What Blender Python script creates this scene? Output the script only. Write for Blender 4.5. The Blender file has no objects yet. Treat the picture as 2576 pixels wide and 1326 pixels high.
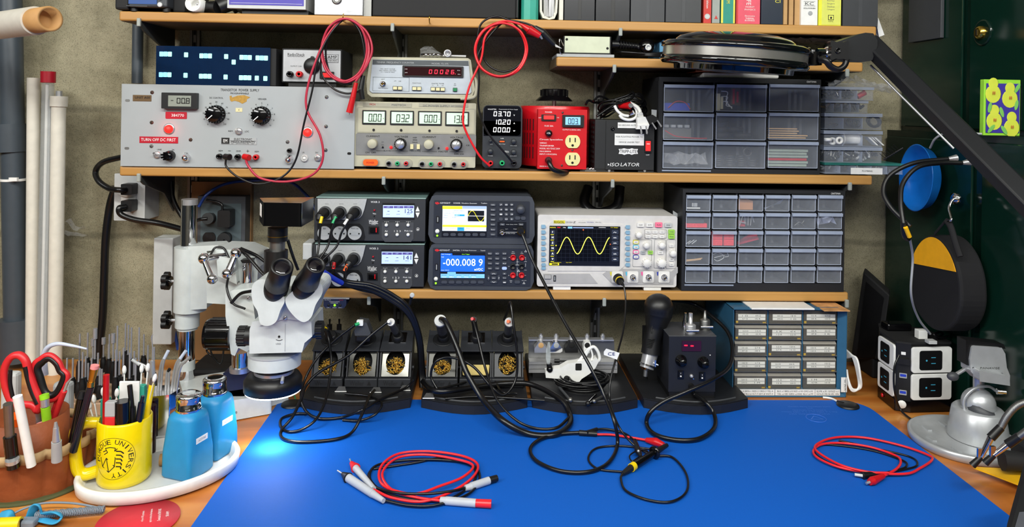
import bpy,math,random
from mathutils import Vector,Matrix
from math import sin,cos,pi,atan,sqrt
D = bpy.data; SC = bpy.context.scene; COL = SC.collection
random.seed(7)
# ---------------------------------------------------------------- camera
F = 1850.0; H = 0.614; ROLL = 0.016; PSI = atan(69/1850)
FW = Vector((sin(PSI),cos(PSI),0)); R0 = Vector((cos(PSI),-sin(PSI),0))
RT = Vector((R0.x*cos(ROLL),R0.y*cos(ROLL),sin(ROLL)))
UP = Vector((-R0.x*sin(ROLL),-R0.y*sin(ROLL),cos(ROLL)))
cd = D.cameras.new('camera'); cam = D.objects.new('camera',cd); COL.objects.link(cam)
cd.sensor_width = 36; cd.lens = F/2576*36; cd.shift_y = -388/2576; cd.clip_start = 0.02
m = Matrix((RT,UP,-FW)).transposed().to_4x4(); m.translation = Vector((0,0,H)); cam.matrix_world = m
SC.camera = cam
SC.view_settings.view_transform = 'Standard'; SC.view_settings.look = 'None'; SC.view_settings.gamma = 1
SC.view_settings.exposure = -0.16
# ---------------------------------------------------------------- world and lights
w = D.worlds.new('world'); SC.world = w; w.use_nodes = True
w.node_tree.nodes['Background'].inputs[0].default_value = (0.55,0.6,0.62,1)
w.node_tree.nodes['Background'].inputs[1].default_value = 0.05
def area(name,loc,aim,sx,sy,power,col=(1,1,1)):
    l = D.lights.new(name,'AREA'); l.shape = 'RECTANGLE'; l.size = sx; l.size_y = sy; l.energy = power; l.color = col
    o = D.objects.new(name,l); COL.objects.link(o); o.location = loc
    o.rotation_euler = (Vector(aim)-Vector(loc)).to_track_quat('-Z','Y').to_euler(); return o
area('ceiling_tube_or_fill',(-0.5,0.05,1.6),(-0.2,1.3,0.0),1.2,0.10,27,(1.0,1.0,0.93))
area('ceiling_tube_or_fill',(0.7,-.1,1.6),(0.3,1.3,0.0),1.2,0.10,27,(1.0,1.0,0.93))
area('ceiling_tube_or_fill',(-1.9,-.3,1.5),(.3,1.5,.2),1.2,0.10,27,(.98,1.0,.98))  # unseen fill lamp, added to brighten the left wall and left-facing things by the locker
area('ceiling_panel_light',(0.1,-1.6,1.70),(0.0,-1.2,0),2.4,0.4,46,(1.0,0.99,0.95))
# ---------------------------------------------------------------- projection helpers (photo pixel + real depth -> place)
TR = [0,0,1.0]                                          # reading frame: pixel coordinates may be given inside an enlarged crop
def use(ox=0,oy=0,s=1.0): TR[:] = [ox,oy,1.0/s]
def ray(px,py):
    px = TR[0]+px*TR[2]; py = TR[1]+py*TR[2]; return FW + RT*((px-1288)/F) + UP*((275-py)/F)
def P(px,py,Y):
    d = ray(px,py); t = Y/d.y; return Vector((d.x*t,Y,H+d.z*t))
def G(px,py,z=0.0):
    d = ray(px,py); t = (z-H)/d.z; return Vector((d.x*t,d.y*t,z))
def S(px,py,Y): return TR[2]*Y/ray(px,py).y/F       # metres per pixel
ZA,ZB,ZC,ZD = .812,.4785,.2175,.7310
YS,YW,XL = 1.61,1.80,1.005
# ---------------------------------------------------------------- materials
MT = {}
def lin(c): return tuple((v/255/12.92 if v <= 10 else ((v/255+.055)/1.055)**2.4) for v in c)
def M(name,rgb=None,rough=.5,metal=0,em=0,alpha=1,trans=0,nz=None,bump=None,spec=None,coat=0,ior=None):
    if name in MT: return MT[name]
    mt = D.materials.new(name); mt.use_nodes = True; nt = mt.node_tree; b = nt.nodes['Principled BSDF']
    c = lin(rgb)+(1,); b.inputs['Base Color'].default_value = c
    b.inputs['Roughness'].default_value = rough; b.inputs['Metallic'].default_value = metal
    b.inputs['Alpha'].default_value = alpha; b.inputs['Transmission Weight'].default_value = trans
    if spec is not None: b.inputs['Specular IOR Level'].default_value = spec
    if coat: b.inputs['Coat Weight'].default_value = coat
    if ior: b.inputs['IOR'].default_value = ior
    if em: b.inputs['Emission Color'].default_value = c; b.inputs['Emission Strength'].default_value = em
    tc = nt.nodes.new('ShaderNodeTexCoord'); n = nt.nodes.new('ShaderNodeTexNoise'); nt.links.new(tc.outputs['Object'],n.inputs['Vector'])
    sc,am = nz or (60,.06)
    n.inputs['Scale'].default_value = sc; n.inputs['Detail'].default_value = 3
    if not em:
        mx = nt.nodes.new('ShaderNodeMix'); mx.data_type = 'RGBA'; mx.blend_type = 'MULTIPLY'; mx.inputs[0].default_value = 1
        mr = nt.nodes.new('ShaderNodeMapRange'); mr.inputs['To Min'].default_value = 1-am*2; mr.inputs['To Max'].default_value = 1+am*2
        nt.links.new(n.outputs['Fac'],mr.inputs['Value']); mx.inputs[6].default_value = c
        nt.links.new(mr.outputs[0],mx.inputs[7]); nt.links.new(mx.outputs[2],b.inputs['Base Color'])
    if bump:
        n2 = nt.nodes.new('ShaderNodeTexNoise'); n2.inputs['Scale'].default_value = bump[0]; n2.inputs['Detail'].default_value = 5
        nt.links.new(tc.outputs['Object'],n2.inputs['Vector'])
        bp = nt.nodes.new('ShaderNodeBump'); bp.inputs['Strength'].default_value = bump[1]; bp.inputs['Distance'].default_value = bump[2] if len(bump) > 2 else .002
        nt.links.new(n2.outputs['Fac'],bp.inputs['Height']); nt.links.new(bp.outputs[0],b.inputs['Normal'])
    MT[name] = mt; return mt
def ramp(nt,els):
    r = nt.nodes.new('ShaderNodeValToRGB')
    while len(r.color_ramp.elements) < len(els): r.color_ramp.elements.new(.5)
    for e,(p,c) in zip(r.color_ramp.elements,els): e.position = p; e.color = lin(c)+(1,)
    return r
def concrete():
    mt = M('concrete',(150,142,122),.92,bump=(90,.6,.004)); nt = mt.node_tree; b = nt.nodes['Principled BSDF']
    tc = nt.nodes.new('ShaderNodeTexCoord')
    n = nt.nodes.new('ShaderNodeTexNoise'); n.inputs['Scale'].default_value = 5; n.inputs['Detail'].default_value = 12; n.inputs['Roughness'].default_value = .65
    nt.links.new(tc.outputs['Object'],n.inputs['Vector'])
    r = ramp(nt,[(.3,(100,95,76)),(.47,(138,132,108)),(.58,(156,149,124)),(.72,(124,118,96))])
    nt.links.new(n.outputs['Fac'],r.inputs[0])
    v = nt.nodes.new('ShaderNodeTexNoise'); v.inputs['Scale'].default_value = 420; v.inputs['Detail'].default_value = 2
    nt.links.new(tc.outputs['Object'],v.inputs['Vector'])
    r2 = ramp(nt,[(.0,(110,110,110)),(.36,(190,190,190)),(.46,(255,255,255)),(1,(255,255,255))])
    nt.links.new(v.outputs['Fac'],r2.inputs[0])
    mx = nt.nodes.new('ShaderNodeMix'); mx.data_type = 'RGBA'; mx.blend_type = 'MULTIPLY'; mx.inputs[0].default_value = .7
    nt.links.new(r.outputs[0],mx.inputs[6]); nt.links.new(r2.outputs[0],mx.inputs[7])
    # form-board seams
    wv = nt.nodes.new('ShaderNodeTexWave'); wv.bands_direction = 'Z'; wv.inputs['Scale'].default_value = 1.05; wv.inputs['Distortion'].default_value = .5
    wv.inputs['Detail'].default_value = 3; wv.inputs['Detail Scale'].default_value = 3; nt.links.new(tc.outputs['Object'],wv.inputs['Vector'])
    r3 = ramp(nt,[(0,(175,175,175)),(.012,(255,255,255)),(1,(255,255,255))]); nt.links.new(wv.outputs['Fac'],r3.inputs[0])
    m2 = nt.nodes.new('ShaderNodeMix'); m2.data_type = 'RGBA'; m2.blend_type = 'MULTIPLY'; m2.inputs[0].default_value = .6
    nt.links.new(mx.outputs[2],m2.inputs[6]); nt.links.new(r3.outputs[0],m2.inputs[7])
    nt.links.new(m2.outputs[2],b.inputs['Base Color']); return mt
def wood(name,c1,c2,c3,scale=(1,12,12),rough=.45,dist=3,ws=2.2,coat=0,wf=.4):
    mt = M(name,c2,rough,coat=coat); nt = mt.node_tree; b = nt.nodes['Principled BSDF']
    tc = nt.nodes.new('ShaderNodeTexCoord'); mp = nt.nodes.new('ShaderNodeMapping'); mp.inputs['Scale'].default_value = scale
    nt.links.new(tc.outputs['Object'],mp.inputs[0])
    n = nt.nodes.new('ShaderNodeTexNoise'); n.inputs['Scale'].default_value = ws; n.inputs['Detail'].default_value = 8; n.inputs['Distortion'].default_value = dist*.3
    nt.links.new(mp.outputs[0],n.inputs['Vector'])
    wv = nt.nodes.new('ShaderNodeTexWave'); wv.bands_direction = 'Y'; wv.inputs['Scale'].default_value = ws*.4; wv.inputs['Distortion'].default_value = dist; wv.inputs['Detail'].default_value = 3
    nt.links.new(mp.outputs[0],wv.inputs['Vector'])
    ad = nt.nodes.new('ShaderNodeMix'); ad.data_type = 'RGBA'; ad.inputs[0].default_value = wf
    nt.links.new(n.outputs['Fac'],ad.inputs[6]); nt.links.new(wv.outputs['Fac'],ad.inputs[7])
    r = ramp(nt,[(.25,c1),(.5,c2),(.75,c3)]); nt.links.new(ad.outputs[2],r.inputs[0]); nt.links.new(r.outputs[0],b.inputs['Base Color'])
    return mt
concrete()
wood('shelf_wood',(172,124,62),(198,150,84),(212,168,104),(1,6,14),dist=1.5)
wood('bench_wood',(124,64,20),(180,106,42),(212,148,74),(1.3,8,8),.38,2.2,1.5,coat=.2,wf=.1)
wood('pale_wood',(150,120,95),(178,146,118),(195,165,138),(2,10,10))
wood('plywood',(120,88,55),(150,112,72),(165,128,88),(8,2,1))
M('chrome',(225,225,228),.08,1); M('steel',(200,200,202),.3,.7); M('dull_steel',(140,140,138),.45,1)
M('brass',(205,165,75),.22,1); M('gold',(190,150,60),.3,1)
M('black',(14,14,16),.42); M('black_gloss',(8,8,10),.12); M('black_matte',(20,20,22),.75); M('rubber',(16,16,18),.5)
M('void',(3,3,3),.8); M('charcoal',(44,46,51),.5,bump=(900,.1,.0004)); M('dark_grey',(62,64,68),.5)
M('white',(235,235,232),.4); M('white_gloss',(238,238,236),.15,coat=.3); M('paper',(232,232,230),.8)
M('grey',(128,130,132),.45); M('light_grey',(190,192,192),.45); M('lgrey2',(165,168,170),.4)
M('red',(190,14,22),.35); M('red_wire',(205,28,36),.35); M('black_wire',(12,12,14),.3); M('pink_wire',(190,40,62),.4)
M('cream',(214,205,160),.4); M('yellow',(232,200,10),.4); M('green',(20,120,70),.4); M('orange',(235,95,25),.4)
M('print_white',(235,235,235),.6); M('print_black',(15,15,15),.6); M('print_grey',(95,98,98),.6); M('print_pale',(165,168,170),.6)
M('em_red',(255,25,20),em=3.5); M('em_red_soft',(255,30,30),em=1.3); M('em_white',(255,255,255),em=1.2); M('em_green',(150,255,40),em=1.2)
M('clear_plastic',(215,222,235),.18,alpha=.10,spec=.6); M('clear_edge',(190,202,225),.25,alpha=.5); M('clear_bag',(210,212,215),.12,alpha=.2,spec=.9,bump=(40,1,.01))
M('clear_rim',(205,215,235),.2,alpha=.8)
# ---------------------------------------------------------------- mesh builder
TXT = {}
def text_mesh(s):
    if s not in TXT:
        c = D.curves.new('t','FONT'); c.body = s; c.size = 1; c.resolution_u = 2
        o = D.objects.new('t',c); COL.objects.link(o)
        me = o.to_mesh(); vs = [v.co.copy() for v in me.vertices]; fs = [tuple(p.vertices) for p in me.polygons]
        if vs:
            x0 = min(v.x for v in vs); x1 = max(v.x for v in vs); y0 = min(v.y for v in vs); y1 = max(v.y for v in vs)
        else: x0 = y0 = 0; x1 = y1 = 1
        o.to_mesh_clear(); D.objects.remove(o); D.curves.remove(c)
        TXT[s] = ([((v.x-x0)/max(x1-x0,1e-6),(v.y-y0)/max(y1-y0,1e-6)) for v in vs],fs,(x1-x0)/max(y1-y0,1e-6))
    return TXT[s]
WL = {}
def catmull(p,n=8,closed=False):
    p = [Vector(q) for q in p]; N = len(p)
    if N < 3: return p
    out = []
    for i in range(N if closed else N-1):
        a = p[(i-1) % N] if closed or i > 0 else p[0]*2-p[1]; b = p[i]; c = p[(i+1) % N]
        d = p[(i+2) % N] if closed or i+2 < N else p[-1]*2-p[-2]
        for k in range(n):
            t = k/n; out.append(.5*((2*b)+(c-a)*t+(2*a-5*b+4*c-d)*t*t+(3*b-a-3*c+d)*t**3))
    if not closed: out.append(p[-1])
    return out
def rrect(w,h,r,n=5):
    r = min(r,w/2-1e-6,h/2-1e-6)
    if r <= 0: return [(-w/2,-h/2),(w/2,-h/2),(w/2,h/2),(-w/2,h/2)]
    o = []
    for cx,cy,a in ((w/2-r,-h/2+r,-90),(w/2-r,h/2-r,0),(-w/2+r,h/2-r,90),(-w/2+r,-h/2+r,180)):
        for k in range(n+1):
            t = math.radians(a+90*k/n); o.append((cx+r*cos(t),cy+r*sin(t)))
    return o
class B:
    def __init__(s): s.v = []; s.f = []; s.mi = []; s.sm = []; s.mats = []
    def add(s,vs,fs,mat,smooth=False):
        if mat not in s.mats: s.mats.append(mat)
        k = s.mats.index(mat); n = len(s.v); s.v += [tuple(v) for v in vs]
        for f in fs: s.f.append(tuple(i+n for i in f)); s.mi.append(k); s.sm.append(smooth)
        return s
    def box(s,x0,x1,y0,y1,z0,z1,mat):
        x0,x1 = sorted((x0,x1)); y0,y1 = sorted((y0,y1)); z0,z1 = sorted((z0,z1))
        v = [(x,y,z) for z in (z0,z1) for y in (y0,y1) for x in (x0,x1)]
        return s.add(v,[(0,2,3,1),(4,5,7,6),(0,1,5,4),(2,6,7,3),(0,4,6,2),(1,3,7,5)],mat)
    def prism(s,pts,y0,y1,mat,smooth=False):          # xz outline extruded along y
        a = sum(pts[i][0]*pts[(i+1) % len(pts)][1]-pts[(i+1) % len(pts)][0]*pts[i][1] for i in range(len(pts)))
        if a < 0: pts = pts[::-1]
        y0,y1 = min(y0,y1),max(y0,y1); n = len(pts)
        v = [(x,y0,z) for x,z in pts]+[(x,y1,z) for x,z in pts]
        s.add(v,[tuple(range(n)),tuple(range(2*n-1,n-1,-1))],mat)
        return s.add(v,[(i,i+n,(i+1) % n+n,(i+1) % n) for i in range(n)],mat,smooth)
    def vprism(s,pts,z0,z1,mat,smooth=False):         # xy outline extruded along z
        a = sum(pts[i][0]*pts[(i+1) % len(pts)][1]-pts[(i+1) % len(pts)][0]*pts[i][1] for i in range(len(pts)))
        if a < 0: pts = pts[::-1]
        n = len(pts); v = [(x,y,z0) for x,y in pts]+[(x,y,z1) for x,y in pts]
        s.add(v,[tuple(range(n-1,-1,-1)),tuple(range(n,2*n))],mat)
        return s.add(v,[(i,(i+1) % n,(i+1) % n+n,i+n) for i in range(n)],mat,smooth)
    def pbox(s,a,b,c,d,Y0,Y1,mat,r=0,bw=0):
        Yf = min(Y0,Y1); ce = P((a+c)/2,(b+d)/2,Yf); k = S((a+c)/2,(b+d)/2,Yf); w_ = abs(c-a)*k; h_ = abs(d-b)*k
        if r <= 0: return s.box(ce.x-w_/2,ce.x+w_/2,Y0,Y1,ce.z-h_/2,ce.z+h_/2,mat)
        return s.prism([(ce.x+x,ce.z+z) for x,z in rrect(w_,h_,r*k)],Y0,Y1,mat,True if r > 2 else False)
    def ppoly(s,pts,Y0,Y1,mat):
        Yf = min(Y0,Y1); return s.prism([(q.x,q.z) for q in (P(x,y,Yf) for x,y in pts)],Y0,Y1,mat)
    def cyl(s,a,b,r0,mat,r1=None,n=20,cap=True):
        a = Vector(a); b = Vector(b); r1 = r0 if r1 is None else r1; d = (b-a).normalized()
        u = d.orthogonal().normalized(); w_ = d.cross(u)
        v = [a+(u*cos(2*pi*i/n)+w_*sin(2*pi*i/n))*r0 for i in range(n)]+[b+(u*cos(2*pi*i/n)+w_*sin(2*pi*i/n))*r1 for i in range(n)]
        s.add(v,[(i,(i+1) % n,(i+1) % n+n,i+n) for i in range(n)],mat,True)
        if cap: s.add(v,[tuple(range(n-1,-1,-1)),tuple(range(n,2*n))],mat)
        return s
    def pcyl(s,px,py,rp,Y0,Y1,mat,rp2=None,n=20):  # disc standing off a front face; Y1 is the near end
        c = P(px,py,Y0); k = S(px,py,Y0); return s.cyl(c,(c.x,Y1,c.z),rp*k,mat,(rp2 if rp2 is not None else rp)*k,n)
    def lathe(s,prof,o,mat,ax='Z',n=28,ang=0):
        o = Vector(o); A = Vector(ax) if not isinstance(ax,str) else {'Z': Vector((0,0,1)),'Y': Vector((0,-1,0)),'X': Vector((1,0,0))}[ax]
        A = A.normalized(); u = A.orthogonal().normalized(); w_ = A.cross(u); v = []
        for r,h in prof:
            for i in range(n):
                t = 2*pi*i/n+ang; v.append(o+A*h+(u*cos(t)+w_*sin(t))*r)
        fs = []
        for j in range(len(prof)-1):
            for i in range(n):
                k = (i+1) % n; fs.append((j*n+i,j*n+k,(j+1)*n+k,(j+1)*n+i))
        s.add(v,fs,mat,True)
        if prof[0][0] > 1e-5: s.add(v[:n],[tuple(range(n-1,-1,-1))],mat)
        if prof[-1][0] > 1e-5: s.add(v[-n:],[tuple(range(n))],mat)
        return s
    def plathe(s,prof,px,py,Y,mat,n=24):             # profile (radius px, standoff m) about the y axis
        k = S(px,py,Y); return s.lathe([(r*k,h) for r,h in prof],P(px,py,Y),mat,'Y',n)
    def tube(s,pts,r,mat,n=8,res=8,closed=False,smooth=True,flat=1.0):
        p = catmull(pts,res,closed) if smooth else [Vector(q) for q in pts]; N = len(p); v = []; u = None
        rr = r if callable(r) else (lambda t: r)
        for i in range(N):
            a = p[(i-1) % N] if closed or i > 0 else p[i]; b = p[(i+1) % N] if closed or i < N-1 else p[i]
            d = (b-a); d = d.normalized() if d.length > 1e-9 else Vector((0,0,1))
            u = d.orthogonal().normalized() if u is None else (u-d*u.dot(d)).normalized()
            w_ = d.cross(u); R_ = rr(i/(N-1))
            for k in range(n): v.append(p[i]+(u*cos(2*pi*k/n)+w_*sin(2*pi*k/n)*flat)*R_)
        fs = [(i*n+k,i*n+(k+1) % n,((i+1) % N)*n+(k+1) % n,((i+1) % N)*n+k) for i in range(N if closed else N-1) for k in range(n)]
        s.add(v,fs,mat,True)
        if not closed: s.add(v[:n],[tuple(range(n-1,-1,-1))],mat); s.add(v[-n:],[tuple(range(n))],mat)
        return s
    def sph(s,c,r,mat,sc=(1,1,1),n=16,rot=None):
        c = Vector(c); v = []; m_ = n//2
        for j in range(m_+1):
            a = pi*j/m_
            for i in range(n):
                t = 2*pi*i/n; q = Vector((r*sc[0]*sin(a)*cos(t),r*sc[1]*sin(a)*sin(t),r*sc[2]*cos(a)))
                v.append(c+(rot @ q if rot else q))
        return s.add(v,[(j*n+i,(j+1)*n+i,(j+1)*n+(i+1) % n,j*n+(i+1) % n) for j in range(m_) for i in range(n)],mat,True)
    def text(s,t,o,ux,uy,w_,h_,mat,al='C'):        # o: anchor, ux/uy unit axes; fits width w_ (None = natural) and height h_
        vs,fs,ar = text_mesh(t); w_ = w_ or ar*h_; ux = Vector(ux); uy = Vector(uy); o = Vector(o)
        ax = {'C': -.5,'L': 0,'R': -1}[al]
        return s.add([o+ux*((x+ax)*w_)+uy*((y-.5)*h_) for x,y in vs],fs,mat)
    def ptext(s,t,px,py,hp,Y,mat,wp=None,al='C',it=0):
        k = S(px,py,Y); return s.text(t,P(px,py,Y)-Vector((0,.0006,0)),(1,0,0),(it,0,1),wp*k if wp else None,hp*k,mat,al)
    def seg(s,t,px,py,wp,hp,Y,mat,it=.0,th=.16,gap=.35):  # seven segment digits, px,py = left centre, wp digit width
        k = S(px,py,Y); o = P(px,py,Y)-Vector((0,.0007,0)); w_ = wp*k; h_ = hp*k; t_ = w_*th*1.3; x = 0
        SEG = {'0': 'abcdef','1': 'bc','2': 'abged','3': 'abgcd','4': 'fgbc','5': 'afgcd','6': 'afgedc','7': 'abc','8': 'abcdefg','9': 'abfgcd','-': 'g',' ': ''}
        for ch in t:
            if ch == '.':
                xx = x-w_*gap*.55; s.add([o+Vector((xx-t_*.5,0,-h_/2)),o+Vector((xx+t_*.5,0,-h_/2)),o+Vector((xx+t_*.5,0,-h_/2+t_)),o+Vector((xx-t_*.5,0,-h_/2+t_))],[(0,1,2,3)],mat); continue
            for g in SEG[ch]:
                e = t_*.35
                q = {'a': (e,h_/2-t_,w_-e,h_/2),'d': (e,-h_/2,w_-e,-h_/2+t_),'g': (e,-t_/2,w_-e,t_/2),'f': (0,e*.6,t_,h_/2-e),'b': (w_-t_,e*.6,w_,h_/2-e),
                     'e': (0,-h_/2+e,t_,-e*.6),'c': (w_-t_,-h_/2+e,w_,-e*.6)}[g]
                s.add([o+Vector((x+X+it*Z,0,Z)) for X,Z in ((q[0],q[1]),(q[2],q[1]),(q[2],q[3]),(q[0],q[3]))],[(0,1,2,3)],mat)
            x += w_*(1+gap)
        return s
    def build(s,name,parent=None,bevel=0,label=None,cat=None,group=None,kind=None,org=None,seg=2,sub=0,xf=None):
        me = D.meshes.new(name)
        if xf: s.v = [tuple(xf @ Vector(v)) for v in s.v]
        if parent is not None: o0 = WL[parent.name]
        elif org is not None: o0 = Vector(org)
        else:
            xs,ys,zs = zip(*s.v); o0 = Vector(((min(xs)+max(xs))/2,(min(ys)+max(ys))/2,min(zs)))
        me.from_pydata([(v[0]-o0.x,v[1]-o0.y,v[2]-o0.z) for v in s.v],[],s.f)
        for q in s.mats: me.materials.append(MT[q])
        me.polygons.foreach_set('material_index',s.mi); me.polygons.foreach_set('use_smooth',s.sm); me.update()
        o = D.objects.new(name,me); COL.objects.link(o)
        if parent is not None: o.parent = parent
        else: o.location = o0
        WL[o.name] = o0
        if bevel:
            b = o.modifiers.new('bevel','BEVEL'); b.width = bevel; b.segments = seg; b.limit_method = 'ANGLE'; b.angle_limit = .7
        if sub:
            b = o.modifiers.new('sub','SUBSURF'); b.levels = sub; b.render_levels = sub
        if label: o['label'] = label
        if cat: o['category'] = cat
        if group: o['group'] = group
        if kind: o['kind'] = kind
        return o
def thing(name,label,cat,loc,group=None,rz=0):
    o = D.objects.new(name,None); COL.objects.link(o); o.location = loc; o.empty_display_size = .02; o['label'] = label; o['category'] = cat
    o.rotation_euler = (0,0,rz); WL[o.name] = Vector(loc)
    if group: o['group'] = group
    return o
def base(px,py,Y): return P(px,py,Y)
def copy_tree(r,loc=None,rz=None,label=None):
    c = r.copy(); COL.objects.link(c); WL[c.name] = Vector(loc) if loc is not None else WL[r.name]
    if loc is not None: c.location = loc
    if rz is not None: c.rotation_euler = (0,0,rz)
    if label: c['label'] = label
    for ch in [x for x in r.children]:
        d = ch.copy(); COL.objects.link(d); d.parent = c
        for g in [x for x in ch.children]:
            e = g.copy(); COL.objects.link(e); e.parent = d
    return c
# ---------------------------------------------------------------- the setting
BZ = 0.0
b = B(); b.box(-2.6,2.4,YW,YW+.12,-.9,1.75,'concrete'); b.build('wall_back',kind='structure')
M('floor_paint',(105,105,100),.6,nz=(4,.15)); M('ceiling_paint',(200,198,190),.9)
b = B(); b.box(-2.6,2.4,-2.6,YW+.12,-.95,-.9,'floor_paint'); b.build('floor',kind='structure')
b = B(); b.box(-2.6,2.4,-2.6,YW+.12,1.75,1.8,'ceiling_paint'); b.build('ceiling',kind='structure')
M('far_wall_paint',(150,146,135),.9,nz=(3,.1))
b = B(); b.box(-2.6,2.4,-2.7,-2.6,-.9,1.75,'far_wall_paint'); b.build('wall_far',kind='structure')
# workbench
t = thing('workbench','orange-brown plywood workbench carrying the blue mat and all the tools','workbench',(0,1.3,-.9))
b = B(); b.box(-1.45,.998,.35,YW-.003,-.035,0,'bench_wood'); b.build('benchtop',t,.003)
for x in (-1.38,.92):
    for y in (.42,1.7):
        b = B(); b.box(x-.045,x+.045,y-.045,y+.045,-.9,-.035,'pale_wood'); b.build('leg',t)
# shelves
def shelf(nm,x0,x1,z,label,th=.021,y0=YS):
    t = thing(nm,label,'shelf',((x0+x1)/2,YW-.005,z-th))
    b = B(); b.box(x0,x1,y0+.012,YW-.004,z-th,z,'shelf_board'); b.build('shelf_board',t)
    b = B(); b.box(x0,x1,y0,y0+.0115,z-th,z,'shelf_wood'); b.build('front_edge',t,.004,seg=3,label='rounded maple front edge'); return t
M('shelf_board',(104,88,66),.6,nz=(20,.1))
shelf('wall_shelf',-.788,.872,ZA,'topmost long wooden shelf carrying the binders and books')
shelf('wall_shelf',-.782,.868,ZB,'long wooden shelf under the row of power supplies and the nine-drawer cabinet')
shelf('wall_shelf',P(788,740,YS).x,.8175,ZC,'lowest wooden shelf under the oscilloscope and the thirty-drawer cabinet')
shelf('wall_shelf',P(1400,160,YS).x,.8425,ZD,'short wooden shelf above the red transformer and nine-drawer cabinet')
M('bracket_grey',(58,60,60),.5); M('bracket_tip',(150,155,150),.4)
def bracket(px,z,th,label,L=.178):
    x = P(px,300,YS).x; t = thing('shelf_bracket',label,'bracket',(x,YW-.014,z-th-.05),'steel shelf brackets')
    b = B(); pts = [(YW-.0125,z-th),(YS+.002,z-th),(YS+.002,z-th-.010),(YS+.02,z-th-.02),(YW-.07,z-th-.05),(YW-.0125,z-th-.10)]
    v = [(x-.002,y,zz) for y,zz in pts]+[(x+.002,y,zz) for y,zz in pts]; n = len(pts)
    b.add(v,[tuple(range(n)),tuple(range(2*n-1,n-1,-1))]+[(i,i+n,(i+1) % n+n,(i+1) % n) for i in range(n)],'bracket_grey'); b.build('arm',t)
    b = B(); b.box(x-.004,x+.004,YS-.006,YS+.001,z-th-.012,z-th+.006,'bracket_tip'); b.build('front_lip',t,.0018,label='upturned grey metal front lip')
for px,z,lb in ((347,ZA,'under the topmost shelf at its left end'),(984,ZA,'under the topmost shelf above the frequency counter'),(1557,ZA,'under the topmost shelf above the white box with coiled cord'),
              (353,ZB,'under the power supply shelf by the grey wall outlet box'),(968,ZB,'under the power supply shelf between the two test instrument stacks'),(1543,ZB,'under the power supply shelf above the oscilloscope'),
              (2139,ZB,'under the power supply shelf beside the thirty-drawer cabinet'),(936,ZC,'under the lowest shelf above the left soldering stands'),(1527,ZC,'under the lowest shelf above the rack of nozzles'),
              (2136,ZC,'under the lowest shelf by the blue drawer cabinet'),(1543,ZD,'under the short upper shelf above the black isolation box'),(2128,ZD,'under the short upper shelf above the clear boxes')):
    bracket(px,z,.021,'grey steel bracket '+lb)
def track(px,py,z0,z1,label):
    x = P(px,py,YW).x; b = B(); b.box(x-.0035,x+.0035,YW-.011,YW-.002,z0,z1,'dull_steel')
    for s_ in (-1,1): b.box(x+s_*.0085-.003,x+s_*.0085+.003,YW-.012,YW-.002,z0,z1,'dull_steel')
    z = z0+.01
    while z < z1-.03: b.box(x-.0025,x+.0025,YW-.0125,YW-.011,z,z+.012,'void'); z += .03
    b.build('shelf_standard',label=label,cat='shelf track',group='slotted steel wall tracks')
track(492,250,.2,.98,'slotted steel wall track rising behind the chrome microscope post'); track(1012,250,.02,.98,'slotted steel wall track behind the frequency counter and soldering stands')
track(1504,250,.02,.98,'slotted steel wall track behind the red transformer and oscilloscope'); track(2080,250,.02,.98,'slotted steel wall track behind the clear drawer cabinets')
# lockers on the right
M('locker_green',(9,32,25),.14,spec=.5,nz=(2,.05)); M('locker_green2',(11,40,31),.12,spec=.5)
t = thing('locker','tall dark green glossy metal locker along the right side of the bench','locker',(XL+.3,1.3,-.9))
zl = P(2420,336,1.52).z
b = B(); b.box(XL,XL+.6,.35,YW-.002,-.9,zl,'locker_green'); b.box(XL+.035,XL+.6,.35,YW-.002,zl,1.72,'locker_green'); b.build('locker_body',t)
def lpanel(y0,y1,z0,z1,X,nm='door'):
    b = B(); b.box(X-.006,X-.0005,y0,y1,z0,z1,'locker_green2'); return b.build(nm,t,.002)
lpanel(1.47,1.79,-.85,zl-.015,XL); lpanel(.95,1.44,-.85,zl-.015,XL); lpanel(1.56,1.79,zl+.01,1.7,XL+.035)
d = lpanel(1.1,1.535,zl+.01,1.7,XL+.035)
c = P(2474,82,1.5); k = (XL+.029)/c.x; c = Vector((XL+.029,1.5*k,H+(c.z-H)*k))
M('lock_brass',(215,180,80),.2,1)
b = B(); b.lathe([(.027,.0),(.027,.003),(.024,.004)],c,'locker_green',(-1,0,0)); b.lathe([(.014,.003),(.013,.012),(.009,.014)],c,'lock_brass',(-1,0,0))
b.box(c.x-.016,c.x-.012,c.y-.0015,c.y+.0015,c.z-.006,c.z+.006,'black'); b.build('lock',d,label='round brass key lock')
# grey locker note pad / magnet pocket high up
LX = lambda px,py,X=XL-.006: (lambda d: Vector((0,0,H))+d*(X/d.x))(ray(px,py))
# ================================================================ shelf B : power supplies
def screw(t,px,py,r,Y,mat='steel'):
    b = B(); k = S(px,py,Y); b.plathe([(r,0),(r*.95,.0012),(r*.4,.002)],px,py,Y,mat,12); c = P(px,py,Y)
    d = r*k; b.add([c+Vector((-d*.7,-.0022,-d*.5)),c+Vector((-d*.5,-.0022,-d*.7)),c+Vector((d*.7,-.0022,d*.5)),c+Vector((d*.5,-.0022,d*.7))],[(0,1,2,3)],'void'); return b.build('screw',t)
def jack(t,px,py,r,Y,col,h=.008,rim=None,label=None):
    b = B()
    if rim: b.plathe([(r*1.35,0),(r*1.35,.0015),(r*1.1,.003)],px,py,Y,rim)
    b.plathe([(r,0),(r,h),(r*.8,h+.001),(r*.45,h+.001),(r*.45,h-.003)],px,py,Y,col); b.plathe([(r*.45,h-.003),(0,h-.003)],px,py,Y,'void'); return b.build('jack',t,label=label)
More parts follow.
